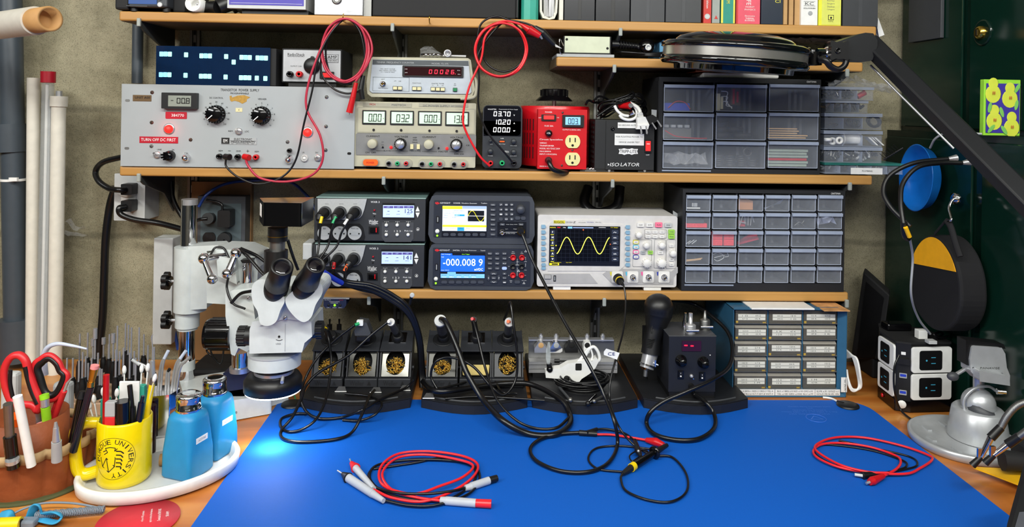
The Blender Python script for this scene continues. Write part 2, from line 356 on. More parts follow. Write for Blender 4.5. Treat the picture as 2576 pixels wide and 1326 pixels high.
def toggle(t,px,py,r,Y,ang=.5):
    b = B(); b.plathe([(r,0),(r,.003),(r*.6,.004)],px,py,Y,'steel'); k = S(px,py,Y); c = P(px,py,Y)
    b.cyl(c+Vector((0,-.003,0)),c+Vector((-r*k*.4*ang,-.014,r*k*.9*ang)),r*k*.22,'chrome',r*k*.32,10); return b.build('toggle_switch',t)
def knob(t,px,py,r,Y,h,mat,top=None,mark=None,ang=0,n=28,skirt=0,name='knob',flutes=0):
    b = B(); b.plathe([(r*(1+skirt),0),(r*(1+skirt),.002),(r,.003),(r*.94,h),(r*.86,h+.001)]+([] if top else [(0,h+.0012)]),px,py,Y,mat,n)
    if top: b.plathe([(r*.83,h+.001),(r*.82,h+.0014),(0,h+.0015)],px,py,Y,top,n)
    if flutes:
        k = S(px,py,Y); c = P(px,py,Y)
        for i in range(flutes):
            a = 2*pi*i/flutes; p_ = c+Vector((cos(a)*r*k*.97,0,sin(a)*r*k*.97)); b.cyl(p_,p_+Vector((0,-h*.95,0)),r*k*.11,mat,n=6)
    if mark:
        k = S(px,py,Y); c = P(px,py,Y)+Vector((0,-h-.0018,0)); d = Vector((cos(ang),0,sin(ang)))*r*k; e = Vector((-sin(ang),0,cos(ang)))*r*k*.05
        b.add([c+d*.15-e,c+d*.95-e,c+d*.95+e,c+d*.15+e],[(0,1,2,3)],mark)
    return b.build(name,t)
def led(t,px,py,r,Y,mat,h=.004,name='indicator_light',rim=None):
    b = B(); b.plathe([(r,0),(r*.9,h*.7),(r*.5,h),(0,h*1.1)],px,py,Y,mat,16)
    if rim: b.plathe([(r*1.3,0),(r*1.3,.001),(r,.0015)],px,py,Y,rim,16)
    return b.build(name,t)
def lamp(px,py,Y,off,power,col=(1,.1,.08),r=.006):
    l = D.lights.new('indicator_glow','POINT'); l.energy = power; l.color = col; l.shadow_soft_size = r; o = D.objects.new('indicator_glow',l); COL.objects.link(o); o.location = P(px,py,Y)+Vector((0,-off,0))
# ---- transistor power supply ------------------------------------------------
use(300,80,3.49)
M('psu_grey',(158,163,166),.5,nz=(30,.02)); M('lcd_grey',(132,138,128),.5); M('brown_screw',(110,85,75),.35,.8)
Y = 1.606; c = P(1047,838,Y); wd = 2023*S(1047,838,Y); zt = P(1047,474,Y).z
t = thing('bench_power_supply','wide light grey rack-panel power supply with two black dials and red lamps','power supply',(c.x,1.7,ZB))
b = B(); b.box(c.x-wd/2,c.x+wd/2,Y,Y+.004,ZB+.0005,zt,'psu_grey')
b.ptext('TRANSISTOR  POWER  SUPPLY',1060,512,22,Y,'print_black',335); b.ptext('PROGRAMMABLE',1057,541,15,Y,'print_black',158)
b.ptext('DC CONTROL',853,580,14,Y,'print_black',118); b.ptext('VERNIER',1255,591,14,Y,'print_black',76)
for cx,cy,nums in ((853,728,['0','10','20','30','40','50','60','70','80','90','100']),(1252,738,list('0123456789')+['10'])):
    for i,q in enumerate(nums):
        a = math.radians(228-276*i/10); b.ptext(q,cx+112*cos(a),cy-112*sin(a),13,Y,'print_black')
        p1 = P(cx+84*cos(a),cy-84*sin(a),Y); p2 = P(cx+99*cos(a),cy-99*sin(a),Y); n_ = (p2-p1).normalized().cross(Vector((0,1,0)))*.0002; o_ = Vector((0,-.0005,0))
        b.add([p1-n_+o_,p2-n_+o_,p2+n_+o_,p1+n_+o_],[(0,1,2,3)],'print_black')
b.ptext('REM',978,872,13,Y,'print_black',38); b.ptext('LOC',1121,875,13,Y,'print_black',36)
for s_,x,y in (('LINE',353,1034),('5A',474,1036),('CAL',591,1066),('REM',891,1045),('GND',1048,1047),('REM',1208,1052),('NULL',1497,1083),('1A',1617,1059),('DC',1736,1061)): b.ptext(s_,x,y,13,Y,'print_black')
b.pbox(955,1044,979,1047,Y-.0006,Y,'print_black'); b.pbox(1116,1046,1140,1049,Y-.0006,Y,'print_black'); b.pbox(1126,1036,1129,1060,Y-.0006,Y,'print_black')
b.build('front_panel',t,.0008)
b = B(); b.box(c.x-wd/2+.02,c.x+wd/2-.02,Y+.0045,YW-.02,ZB+.001,zt-.004,'psu_grey'); b.build('case',t)
for x,y in ((72,603),(66,1023)): B().pbox(x-20,y-11,x+20,y+11,Y-.0004,Y,'dull_steel',10).build('mounting_slot',t)
B().pbox(2002,1058,2036,1080,Y-.0004,Y,'void',10).build('mounting_slot',t)
M('brown_tape',(96,72,40),.6); M('label_red',(172,18,40),.4); M('glue',(170,130,50),.5,nz=(200,.2))
B().pbox(120,555,280,610,Y-.0008,Y,'brown_tape').ptext('UNIT A00',205,577,20,Y-.0008,'print_black',130).build('name_tape',t,label='dark brown engraved tape')
b = B(); b.ppoly([(968,565),(985,560),(990,578),(1040,560),(1098,556),(1150,575),(1120,592),(1118,612),(1080,632),(1050,615),(1010,605),(985,614),(972,600)],Y-.0005,Y,'glue'); b.build('glue_residue',t,label='old yellow glue stain')
B().pbox(1022,669,1080,703,Y-.0007,Y,'cream').ptext('4',1050,686,12,Y-.0007,'print_black').build('paper_tag',t)
b = B(); b.pbox(372,535,677,676,Y-.012,Y,'black',6); b.pbox(430,560,628,656,Y-.0123,Y-.004,'lcd_grey'); b.seg('00.8',505,605,32,50,Y-.0123,'print_black',gap=.25); b.pbox(452,600,474,606,Y-.0128,Y-.0122,'print_black'); b.build('panel_meter',t,.001)
xf = Matrix.Rotation(0,4,'Y')
B().pbox(407,703,592,764,Y-.0008,Y,'label_red',8).ptext('384770',514,734,24,Y-.0008,'print_white',108).build('embossed_label',t)
B().pbox(180,921,513,978,Y-.0008,Y,'label_red').ptext('TURN OFF DC FIRST',345,948,26,Y-.0008,'print_white',300).build('embossed_label',t)
for x,y in ((289,532),(285,796),(283,1004),(627,948),(1821,573),(1816,831),(1813,1039),(1478,967)): screw(t,x,y,16,Y,'brown_screw' if x < 700 and y != 1004 else 'dull_steel')
for x,y in ((438,853),(1654,883)): led(t,x,y,38,Y,'em_red',.009,rim='steel'); lamp(x,y,Y,.02,.018)
for x,y in ((853,725),(1252,735)): knob(t,x,y,72,Y,.018,'black_gloss',None,'print_white',math.radians(222),skirt=.13,flutes=18)
for x,y in ((335,1080),(1051,873),(1745,1107)): toggle(t,x,y,31,Y,.6)
b = B(); b.plathe([(48,0),(44,.008),(40,.014),(20,.016)],447,1088,Y,'black_gloss',20); c_ = P(430,1088,Y)
for i in range(7):
    a = i*2*pi/7; k = S(430,1088,Y); b.cyl(c_+Vector((cos(a)*28*k,0,sin(a)*28*k)),c_+Vector((cos(a)*28*k,-.018,sin(a)*28*k)),9*k,'black_gloss',n=8)
b.build('fuse_knob',t)
for x,y in ((591,1106),(1492,1121)): B().plathe([(38,0),(36,.003),(30,.004),(28,.010),(15,.014),(0,.015)],x,y,Y,'chrome').build('cap',t)
B().plathe([(32,0),(30,.004),(22,.005),(21,.004),(0,.004)],1628,1110,Y,'light_grey').plathe([(14,.0042),(12,.006),(0,.006)],1628,1110,Y,'white').build('fuse_holder',t)
for x,y,m_ in ((887,1093,'black_gloss'),(967,1094,'black_gloss'),(1048,1097,'black_gloss'),(1128,1098,'red'),(1207,1100,'red'),(1500,1042,'black_gloss')): jack(t,x,y,24 if x < 1400 else 19,Y,m_,.010)
B().pbox(897,930,1204,990,Y-.001,Y,'lgrey2').pbox(897,930,967,984,Y-.0012,Y-.001,'print_black').ptext('EM',932,957,28,Y-.0013,'print_white',34).pbox(975,957,1198,960,Y-.0013,Y-.001,'print_black').ptext('ELECTRONIC',1088,943,17,Y-.001,'print_black',155).ptext('MEASUREMENTS',1086,968,17,Y-.001,'print_black',205).ptext('CO.     EATONTOWN, N.J.     INC.',1084,983,9,Y-.001,'print_black',200).build('maker_plate',t)
# ---- blue pixel display ------------------------------------------------------
M('navy_glass',(9,32,62),.1,coat=.5); M('em_cyan',(150,235,220),em=1.0); M('em_blue',(130,205,250),em=1.0)
Y = 1.63; c = P(825,295,Y); k = S(825,295,Y); t = thing('pixel_display','glossy dark blue display box with glowing pale blue squares on the grey power supply','display',(c.x,Y+.04,zt),rz=0.0)
b = B(); b.box(c.x-494*k,c.x+494*k,Y,Y+.004,zt+.001,P(825,131,Y).z,'navy_glass')
for x,y in ((352,195),(353+35,195),(425,196),(568,202),(703,211),(740,211),(777,212),(920,217),(986,266),(1055,224),(1091,225),(1127,226),(1196,229),(1233,230),(1269,231),
             (347,376),(384,376),(421,377),(563,382),(699,390),(736,390),(773,391),(915,397),(1050,403),(1087,403),(1123,404),(1189,407),(1264,410)):
    b.pbox(x+1,y-21,x+35,y+21,Y-.001,Y,'em_blue' if x in (352,388,347,384,740,1091,1233) else 'em_cyan',5)
b.build('glass_front',t); b = B(); b.box(c.x-490*k,c.x+494*k+.012,Y+.0045,Y+.075,zt+.001,P(825,131,Y).z-.001,'black_matte'); b.build('case',t,.002)
# ---- small silver supply -----------------------------------------------------
Y = 1.635; M('silver_face',(178,180,184),.4,.2); k = S(1690,300,Y)
t = thing('small_power_supply','small silver-faced black power supply with round socket behind a hanging red cable coil','power supply',(P(1690,300,Y).x,Y+.05,zt))
b = B(); b.pbox(1432,150,1950,446,Y+.001,YW-.03,'black_matte',10); b.build('case',t,.001)
b = B(); b.pbox(1442,162,1940,438,Y-.002,Y+.0005,'silver_face',6)
b.ptext('RadioShack',1554,199,24,Y-.002,'print_black',148); b.ptext('REGULATED POWER SUPPLY',1553,217,8,Y-.002,'print_black',145)
b.ptext('3',1806,236,40,Y-.002,'print_black',26); b.ptext('AMP',1870,222,26,Y-.002,'print_black',82); b.ptext('13.8 VDC',1872,253,14,Y-.002,'print_black',82)
b.pbox(1780,199,1924,201,Y-.0025,Y-.002,'print_black'); b.pbox(1780,268,1924,271,Y-.0025,Y-.002,'print_black'); b.pbox(1921,199,1924,271,Y-.0025,Y-.002,'print_black'); b.pbox(1830,238,1918,240,Y-.0025,Y-.002,'print_black')
b.ptext('OUTPUT 13.8V',1553,302,11,Y-.002,'print_grey',100); b.build('front_panel',t)
b = B(); b.plathe([(72,0),(72,.004),(64,.007),(0,.008)],1694,300,Y-.002,'black'); b.pbox(1678,214,1710,245,Y-.008,Y-.002,'black',12); b.build('socket_cover',t)
jack(t,1508,374,27,Y-.002,'black_gloss',.014); jack(t,1590,374,27,Y-.002,'red',.014)
B().pbox(1760,350,1884,414,Y-.006,Y-.002,'black',4).pbox(1780,362,1866,400,Y-.0075,Y-.006,'em_red_soft',3).build('rocker_switch',t)
b = B(); b.box(P(1480,460,Y).x,P(1900,460,Y).x,Y+.005,Y+.1,zt+.0005,P(1690,446,Y).z,'rubber'); b.build('foot_bar',t)
# ---- beige twin power supply -------------------------------------------------
use(860,0,2.883)
M('beige',(176,172,150),.5); M('beige_panel',(120,120,120),.5); M('lcd_green',(176,205,178),.4,em=.75); M('beige_frame',(158,155,138),.5); M('green_jack',(20,160,95),.4)
Y = 1.612; c = P(530,995,Y); k = S(530,995,Y); zt2 = P(530,742,Y).z
t = thing('twin_power_supply','beige twin power supply with four green number displays and orange button','power supply',(c.x,1.7,ZB))
b = B(); b.prism([(c.x+x,(ZB+.006+zt2)/2+z) for x,z in rrect(880*k,zt2-ZB-.006,10*k)],Y,YW-.02,'beige'); b.build('case',t,.001)
b = B(); b.pbox(112,782,968,970,Y-.0015,Y,'beige_frame',10); b.pbox(122,790,958,962,Y-.002,Y-.0015,'beige',6); b.pbox(105,972,972,1130,Y-.0015,Y,'beige_panel',10)
for x0,x1 in ((155,505),(560,915)): b.pbox(x0,748,x1,776,Y-.001,Y,'beige_frame')
b.ptext('MASTECH',412,761,13,Y-.001,'print_grey',100); b.ptext('DC POWER SUPPLY HY3005D',735,768,13,Y-.001,'print_grey',290); b.ptext('MCH',222,757,14,Y-.001,'label_red',40)
for s_,x,y,ww in (('CURRENT',226,988,98),('VOLTAGE',430,991,98),('CURRENT',634,994,98),('VOLTAGE',833,997,96),('SLAVE',328,1093,48),('MASTER',735,1099,68),('TRACKING',530,1095,82),('ON  OFF',208,1106,76),('C.V.',297,1030,16),('C.C.',297,1050,16),('INDEP',530,998,28),('SERIES',530,1015,32),('PARALLEL',530,1032,40),('CE',913,1054,24),('0-30V 0-5A',850,1117,70)):
    b.ptext(s_,x,y,12 if ww > 60 else 9,Y-.0015,'print_black',ww)
for x0,x1,yy in ((250,305,1093),(350,480,1094),(580,690,1098),(780,880,1100)): b.pbox(x0,yy,x1,yy+1.5,Y-.002,Y-.0015,'print_black')
b.build('face_panel',t,.0004)
for i,(cx,cy,s_) in enumerate(((234,851,'0.00'),(436,855,'03.2'),(638,858,'0.00'),(836,862,'13.8'))):
    b = B(); b.pbox(cx-86,cy-52,cx+86,cy+52,Y-.004,Y-.002,'black',5); b.pbox(cx-76,cy-42,cx+76,cy+40,Y-.0045,Y-.004,'lcd_green'); b.seg(s_,cx-40,cy+2,26,56,Y-.0045,'print_black',gap=.28,it=.05); b.ptext('A' if i % 2 == 0 else 'V',cx+68,cy+8,9,Y-.0045,'print_black'); b.build('number_display',t)
for x,y in ((231,942),(430,944),(636,948),(833,951)): B().pcyl(x,y,9,Y-.002,Y-.004,'black').build('trim_screw',t)
for x,y in ((226,1042),(632,1047)): knob(t,x,y,36,Y-.0015,.016,'beige',None,None)
for x,y in ((427,1044),(831,1050)): knob(t,x,y,40,Y-.0015,.016,'black_gloss','steel','print_black',1.2,flutes=16,skirt=.08)
for x,y,m_ in ((297,1068,'black'),(357,1069,'em_red_soft'),(702,1074,'black'),(762,1077,'em_red_soft')): led(t,x,y,11 if m_ != 'black' else 7,Y-.0015,m_)
for x in (506,553): B().pbox(x-10,1046,x+12,1082,Y-.007,Y-.0015,'cream',2).build('push_button',t,.0005)
B().pbox(147,1150,268,1208,Y-.003,Y,'beige_frame',24).pbox(154,1156,261,1202,Y-.006,Y-.003,'orange',20).ptext('POWER',207,1180,14,Y-.006,'red',55).build('power_button',t,label='orange oval power button')
for x0,x1,y,js in ((312,510,1184,((342,'black_gloss'),(405,'green_jack'),(468,'red'))),(553,746,1188,((583,'black_gloss'),(648,'green_jack'),(712,'red'))),(785,915,1190,((815,'black_gloss'),(881,'red')))):
    B().pbox(x0,y-34,x1,y+34,Y-.002,Y,'beige_frame',32).build('jack_plate',t)
    for x,m_ in js: jack(t,x,y,15,Y-.002,m_,.01,rim='lgrey2')
for x in (130,930):
    q = P(x,1245,Y); B().box(q.x-.012,q.x+.012,Y+.01,Y+.03,ZB,ZB+.006,'rubber').build('foot',t)
# ---- frequency counter -------------------------------------------------------
M('counter_face',(176,184,192),.45); M('dark_red_glass',(38,6,12),.15); M('em_digit',(255,25,60),em=1.3); M('hdr',(70,76,80),.5)
Y = 1.617; zc = zt2+.003; c = P(565,565,Y); k = S(565,565,Y)
t = thing('frequency_counter','beige frequency counter with red glowing digits on top of the beige power supply','frequency counter',(c.x,1.68,zc))
b = B(); poly = [(205,425),(225,413),(915,422),(935,435),(965,650),(945,700),(905,716),(215,703),(185,680),(178,600)]
b.ppoly(poly,Y,YW-.03,'beige'); b.build('case',t,.004)
b = B(); b.ppoly([(222,430),(918,440),(940,668),(925,682),(218,672),(200,655)],Y-.003,Y,'counter_face'); b.ppoly([(224,432),(916,442),(920,478),(222,468)],Y-.0035,Y-.003,'hdr')
b.ptext('TENMA  FREQUENCY COUNTER',388,455,14,Y-.0035,'print_pale',270); b.ptext('MODEL 72-375',712,463,12,Y-.0035,'print_pale',120)
for s_,x,y,ww in (('MAX. INPUT VOLTAGE',333,500,105),('5Hz~100MHz 150V MAX',333,512,122),('0.1~1GHz 3V MAX',333,523,100),('INPUT',299,575,26),('FREQ 5~100MHz',300,641,70),('ATT',387,588,18),('LPF',421,590,18),('ON',820,608,14),('OFF',820,620,18),('0.1',660,618,12),('1',695,618,5),('10',730,620,12),('FUNCTION',543,603,60),('GATE TIME',695,606,90)):
    b.ptext(s_,x,y,7.5,Y-.003,'print_grey',ww)
for x,y,ww,hh in ((224,560,264,2),(224,660,264,2),(224,560,2,100),(487,562,2,100)): b.pbox(x,y,x+ww,y+hh,Y-.0034,Y-.003,'hdr')
b.build('front_panel',t)
b = B(); b.pbox(440,478,882,560,Y-.006,Y-.003,'black',6); b.pbox(455,488,868,550,Y-.0062,Y-.006,'dark_red_glass'); b.seg('00026.',632,520,22,31,Y-.0062,'em_digit',gap=.82,it=.1)
for s_,x,y in (('OVER',466,501),('GATE',466,527),('Hz',848,511),('MHz',850,539)): b.ptext(s_,x,y,5,Y-.0063,'print_white',20)
b.build('digit_window',t)
b = B(); b.plathe([(21,0),(21,.003),(15,.003),(14,.012),(10,.012),(10,.006),(0,.006)],298,609,Y-.003,'chrome',16); b.plathe([(3,.006),(2,.01),(0,.01)],298,609,Y-.003,'gold',8); b.build('input_jack',t)
for x,y in ((386,640),(421,641),(526,643),(560,644),(661,647),(696,648),(731,649)): B().pbox(x-17,y-16,x+17,y+14,Y-.005,Y-.003,'hdr',2).pbox(x-14,y-12,x+14,y+10,Y-.009,Y-.005,'cream',2).build('push_button',t)
B().pbox(805,636,837,664,Y-.005,Y-.003,'hdr',2).pbox(808,640,834,661,Y-.008,Y-.005,'green',2).build('power_button',t,label='small green power button')
b = B(); b.tube([P(948,560,Y+.06),P(948,560,Y+.02),P(975,590,Y+.005),P(968,690,Y+.002),P(925,712,Y),P(860,715,Y)],.004,'beige',8); b.build('carry_handle',t)
# ---- bag with fittings on the counter ----------------------------------------
zf = P(700,421,Y+.02).z+.001
b = B(); pts = [(565,410),(580,320),(600,312),(640,305),(700,330),(780,370),(850,392),(910,410)]
vs = []; fs = []; N = 16
random.seed(3)
for j in range(9):
    for i in range(N+1):
        t_ = i/N; px = 565+345*t_; hgt = (60+45*math.exp(-((t_-.22)/.2)**2)*1.1-70*t_)*sin(pi*min(1,max(0,(j+.0)/8)))+random.uniform(-9,9)
        q = P(px,418,Y+.02+.012*j); vs.append((q.x+random.uniform(-.002,.002),q.y,max(zf,zf+hgt*k)))
fs = [(j*(N+1)+i,j*(N+1)+i+1,(j+1)*(N+1)+i+1,(j+1)*(N+1)+i) for j in range(8) for i in range(N)]
b.add(vs,fs,'clear_bag',False); b.build('plastic_bag',label='crumpled clear plastic bag lying on the frequency counter',cat='bag')
b = B(); q = P(768,403,Y+.012); b.lathe([(.0085,0),(.0085,.012),(.005,.012),(.005,.004),(0,.004)],(q.x,q.y,zf+.0085),'steel','Y',20); b.tube([(q.x-.03,q.y+.006,zf+.004),(q.x+.04,q.y+.008,zf+.004)],.003,'steel',8,smooth=False); b.build('connector_fitting',label='round silver connector fitting lying in front of the clear bag',cat='fitting')
b = B(); q = P(630,405,Y+.01)
for i in range(5): b.cyl((q.x+.009*i-.015,q.y+.002*(i % 3),zf+.004),(q.x+.009*i-.008,q.y+.008,zf+.005),.004,'chrome',n=10)
b.build('loose_fittings',label='small heap of shiny fittings on the left top of the frequency counter',cat='fittings',kind='stuff')
# ---- black programmable supply -----------------------------------------------
use(1160,180,4.735)
M('wanptek',(40,44,50),.5); M('display_black',(6,9,20),.1)
Y = 1.622; c = P(490,800,Y); k = S(490,800,Y); zt3 = P(490,402,Y).z; zb3 = ZB+.005
t = thing('programmable_power_supply','upright black power supply with white digits 03.70 beside the red transformer','power supply',(c.x,1.7,ZB))
b = B(); b.prism([(c.x+x,(zb3+zt3)/2+z) for x,z in rrect(470*k,zt3-zb3,60*k,7)],Y,YW-.03,'wanptek',True); b.build('case',t,.0015)
b = B(); b.pbox(270,410,712,762,Y-.001,Y,'display_black',45); b.pbox(270,590,712,768,Y-.001,Y,'display_black')
b.seg('03.70',388,503,38,58,Y-.001,'em_white',it=.08,gap=.42); b.seg('10.20',388,600,38,58,Y-.001,'em_white',it=.08,gap=.42); b.seg('000.0',383,693,38,58,Y-.001,'em_white',it=.08,gap=.42)
b.ptext('WANPTEK',369,450,15,Y-.001,'print_white',104); b.ptext('Programmable DC Power Supply',563,452,12,Y-.001,'print_white',225)
for s_,y in (('V',521),('A',616),('W',708)): b.ptext(s_,632,y,16,Y-.001,'em_white')
b.build('display_panel',t)
b = B()
for s_,x,y,ww in (('USB',489,797,36),('Quick Charge',488,864,78),('LOCK',361,866,32),('VOLTAGE',624,884,78),('Push/Rotate',535,948,60),('OUTPUT',537,962,70),('POWER',349,1004,58),('CURRENT',622,1006,78)): b.ptext(s_,x,y,11,Y,'print_white',ww)
b.build('panel_lettering',t)
for x,y,r in ((352,826,22),(349,948,32),(626,832,32),(625,957,32)): knob(t,x,y,r,Y,.013,'wanptek')
B().pbox(452,818,523,850,Y-.001,Y,'black').pbox(458,826,518,842,Y-.0015,Y-.001,'orange').build('usb_port',t)
for x,y,m_ in ((351,1088,'red'),(487,1087,'green_jack'),(626,1087,'black_gloss')): jack(t,x,y,31,Y,m_,.014)
for x in (330,640):
    q = P(x,1245,Y); B().box(q.x-.01,q.x+.01,Y+.01,Y+.12,ZB,zb3,'rubber').build('foot',t)
# ---- red variable transformer ------------------------------------------------
M('variac_red',(196,12,26),.35,coat=.2); M('lcd_blue',(120,175,215),em=.8); M('outlet_ivory',(222,214,150),.45)
Y = 1.628; cz = P(1155,780,Y); k = S(1155,780,Y); R_ = 437*k; cy_ = Y+.004+.083; ztop = P(1155,412,Y+.01).z; zb4 = ZB+.008
t = thing('variable_transformer','round red variable transformer with black dial on top and two ivory sockets','transformer',(cz.x,cy_,ZB))
b = B(); b.lathe([(R_*.97,zb4),(R_,zb4+.003),(R_,ztop-.006),(R_*.97,ztop)],(cz.x,cy_+.0,0),'variac_red','Z',48)
b.v = [(x,cy_+(y-cy_)*.95,z) for x,y,z in b.v]; b.build('round_case',t)
for row,(y0,y1) in enumerate(((565,705),(735,875),(905,1045))):
    z1 = P(800,y0,Y).z; z0 = P(800,y1,Y).z
    for s_ in (-1,1):
        b = B()
        for i in range(6):
            a = math.radians(-90+s_*(41+i*6.5)); rr = R_*1.003; x = cz.x+rr*cos(a); y = cy_+rr*sin(a)*.95; tx,ty = -sin(a)*.0013,cos(a)*.0013
            b.add([(x-tx,y-ty,z0),(x+tx,y+ty,z0),(x+tx,y+ty,z1),(x-tx,y-ty,z1)],[(0,1,2,3)],'void')
        b.build('vent_slots',t)
b = B(); Yf = Y-.012; b.pbox(912,452,1497,1162,Yf,Y+.05,'variac_red')
for s_,x,y,ww,h_ in (('POWER',1043,484,82,17),('OFF',939,551,36,12),('ON',1152,549,26,12),('FUSE 20A',1046,648,104,17),('OUTPUT 0-130VAC 60Hz',1316,694,216,15)): b.ptext(s_,x,y,h_,Yf,'print_white',ww)
for s_,y,ww,h_ in (('Circuit Specialists',810,276,23),('VARIAC',850,86,17),('TRANSFORMER',883,172,17),('MODEL NO:TDGC-2KM',916,240,17),('MAX:2000VA',950,136,17),('INPUT:110VAC60Hz',983,205,17),('MADE IN CHINA',1128,150,14)): b.ptext(s_,935,y,h_,Yf,'print_white',ww,'L')
b.build('control_box',t,.0012)
B().pbox(957,512,1132,588,Yf-.003,Yf,'black',6).pbox(985,524,1108,570,Yf-.006,Yf-.003,'em_red_soft',4).build('rocker_switch',t)
b = B(); b.pbox(1207,518,1466,660,Yf-.006,Yf,'black',6); b.pbox(1242,542,1422,636,Yf-.0064,Yf-.006,'lcd_blue'); b.seg('003.',1275,592,32,68,Yf-.0064,'print_black',gap=.3); b.build('voltmeter',t,.001)
b = B(); b.plathe([(44,0),(42,.006),(34,.008),(32,.012),(0,.012)],1043,735,Yf,'black_gloss'); b.ptext('FUSE',1043,737,14,Yf-.012,'print_white',44); b.build('fuse_holder',t)
for x,y in ((1209,489),(1200,1119),(1325,937)): screw(t,x,y,13,Yf,'dull_steel')
def outlet(t,cx,cy,r,Y,mat,dark='void',nm='outlet'):
    b = B(); b.prism([(P(cx,cy,Y).x+r*S(cx,cy,Y)*x,P(cx,cy,Y).z+r*S(cx,cy,Y)*z) for x,z in [(cos(a)*1.0 if abs(cos(a)) < 2 else 0,max(-.85,min(.85,sin(a)*1.0))) for a in [2*pi*i/32 for i in range(32)]]],Y-.003,Y,mat)
    b.pbox(cx-r*.42,cy-r*.5,cx-r*.28,cy+r*.08,Y-.0034,Y-.0029,dark); b.pbox(cx+r*.28,cy-r*.5,cx+r*.42,cy+r*.08,Y-.0034,Y-.0029,dark); b.pcyl(cx,cy+r*.5,r*.17,Y-.0029,Y-.0034,dark,n=10); return b.build(nm,t)
outlet(t,1328,835,90,Yf,'outlet_ivory'); outlet(t,1326,1042,90,Yf,'outlet_ivory')
b = B(); b.plathe([(42,0),(40,.008),(30,.012)],1040,1056,Yf,'black'); b.tube([P(1040,1056,Yf-.01),P(1052,1090,Yf-.022),P(1090,1160,Yf-.026),P(1180,1195,Yf-.02),P(1260,1205,Yf-.002),P(1310,1200,Yf+.02)],.0055,'black_wire',10)
b.build('power_cord',t)
dz = P(1145,350,cy_); b = B(); kk = S(1145,280,cy_-.03)
zd0 = P(1145,352,cy_-.03).z; zd1 = P(1145,206,cy_-.03).z
b.lathe([(225*kk,zd0),(222*kk,zd0+.002),(170*kk,zd0+.011),(158*kk,zd0+.013),(156*kk,zd1-.002),(150*kk,zd1),(0,zd1)],(cz.x-.002,cy_,0),'black_gloss','Z',40)
for i in range(14):
    a = 2*pi*i/14; b.box(cz.x-.002+cos(a)*160*kk-.002,cz.x-.002+cos(a)*160*kk+.002,cy_+sin(a)*160*kk-.002,cy_+sin(a)*160*kk+.002,zd0+.012,zd1-.002,'black_gloss')
b.build('dial',t); B().cyl((cz.x-.002,cy_,ztop),(cz.x-.002,cy_,zd0),.005,'steel').build('dial_shaft',t)
B().lathe([(R_*.8,ZB),(R_*.8,zb4)],(cz.x,cy_,0),'rubber').build('base_ring',t)
# ---- black isolation transformer ---------------------------------------------
use(1470,220,5.767)
Y = 1.618; k = S(660,850,Y); c = P(665,850,Y); zt5 = P(665,488,Y).z; zb5 = P(665,1196,Y).z
t = thing('isolation_transformer','black metal isolation box with white label strips and red rocker switch','transformer',(c.x-.01,1.7,ZB))
M('iso_black',(24,25,27),.55)
b = B(); b.box(c.x-355*k,c.x+350*k,Y,Y+.003,zb5,zt5,'iso_black')
for s_,x,y,ww,h_ in (('OFF',918,980,52,17),): b.ptext(s_,x,y,h_,Y,'print_white',ww)
b.ppoly([(497,893),(540,893),(575,882),(620,893),(655,893),(690,882),(725,893),(779,893),(765,925),(779,964),(725,966),(690,978),(655,966),(620,966),(580,980),(545,966),(497,964),(512,925)],Y-.0005,Y,'print_white')
b.ptext('TRIPP-LITE',636,928,46,Y-.0005,'print_black',245)
b.ptext('ISO',440,1119,50,Y,'print_white',130,it=.25); b.ptext('LATOR',665,1119,50,Y,'print_white',275,it=.25); b.ppoly([(340,1105),(368,1119),(340,1135)],Y-.0005,Y,'print_white'); b.build('front_panel',t,.001)
b = B(); b.box(c.x-355*k-.024,c.x+343*k,Y+.0035,YW-.02,zb5,zt5+.002,'iso_black')
for i in range(9): b.box(c.x-355*k-.0255,c.x-355*k-.023,Y+.02,Y+.06,zb5+.012+i*.011,zb5+.018+i*.011,'void')
b.build('case',t,.001)
B().box(c.x-355*k-.02,c.x-355*k+.02,Y+.004,YW-.03,ZB,zb5,'iso_black').build('foot',t); B().box(c.x+355*k-.035,c.x+355*k,Y+.004,YW-.03,ZB,zb5,'iso_black').build('foot',t)
for q in ((484,510,775,590,'NO GROUND OUTPUT',548,290),(440,673,868,754,'FOR FLOATING POWER TO',716,390),(438,755,866,840,'DEVICE UNDER TEST',795,305)):
    B().pbox(q[0],q[1],q[2],q[3],Y-.0006,Y,'paper').ptext(q[4],(q[0]+q[2])/2+(8 if q[6] < 300 else 0),q[5],22,Y-.0006,'print_grey',q[6] if q[6] > 300 or True else None).build('label_strip',t)
B().plathe([(28,0),(26,.003),(12,.005),(10,.003),(0,.003)],410,600,Y,'black_gloss').build('breaker_button',t)
B().pbox(880,752,975,945,Y-.004,Y,'black',6).pbox(893,780,962,922,Y-.007,Y-.004,'em_red_soft',4).pbox(905,815,950,825,Y-.0075,Y-.007,'print_white').build('rocker_switch',t)
B().pcyl(358,1206,18,Y+.004,Y+.001,'steel').build('screw',t); B().pcyl(872,1208,18,Y+.004,Y+.001,'steel').build('screw',t)
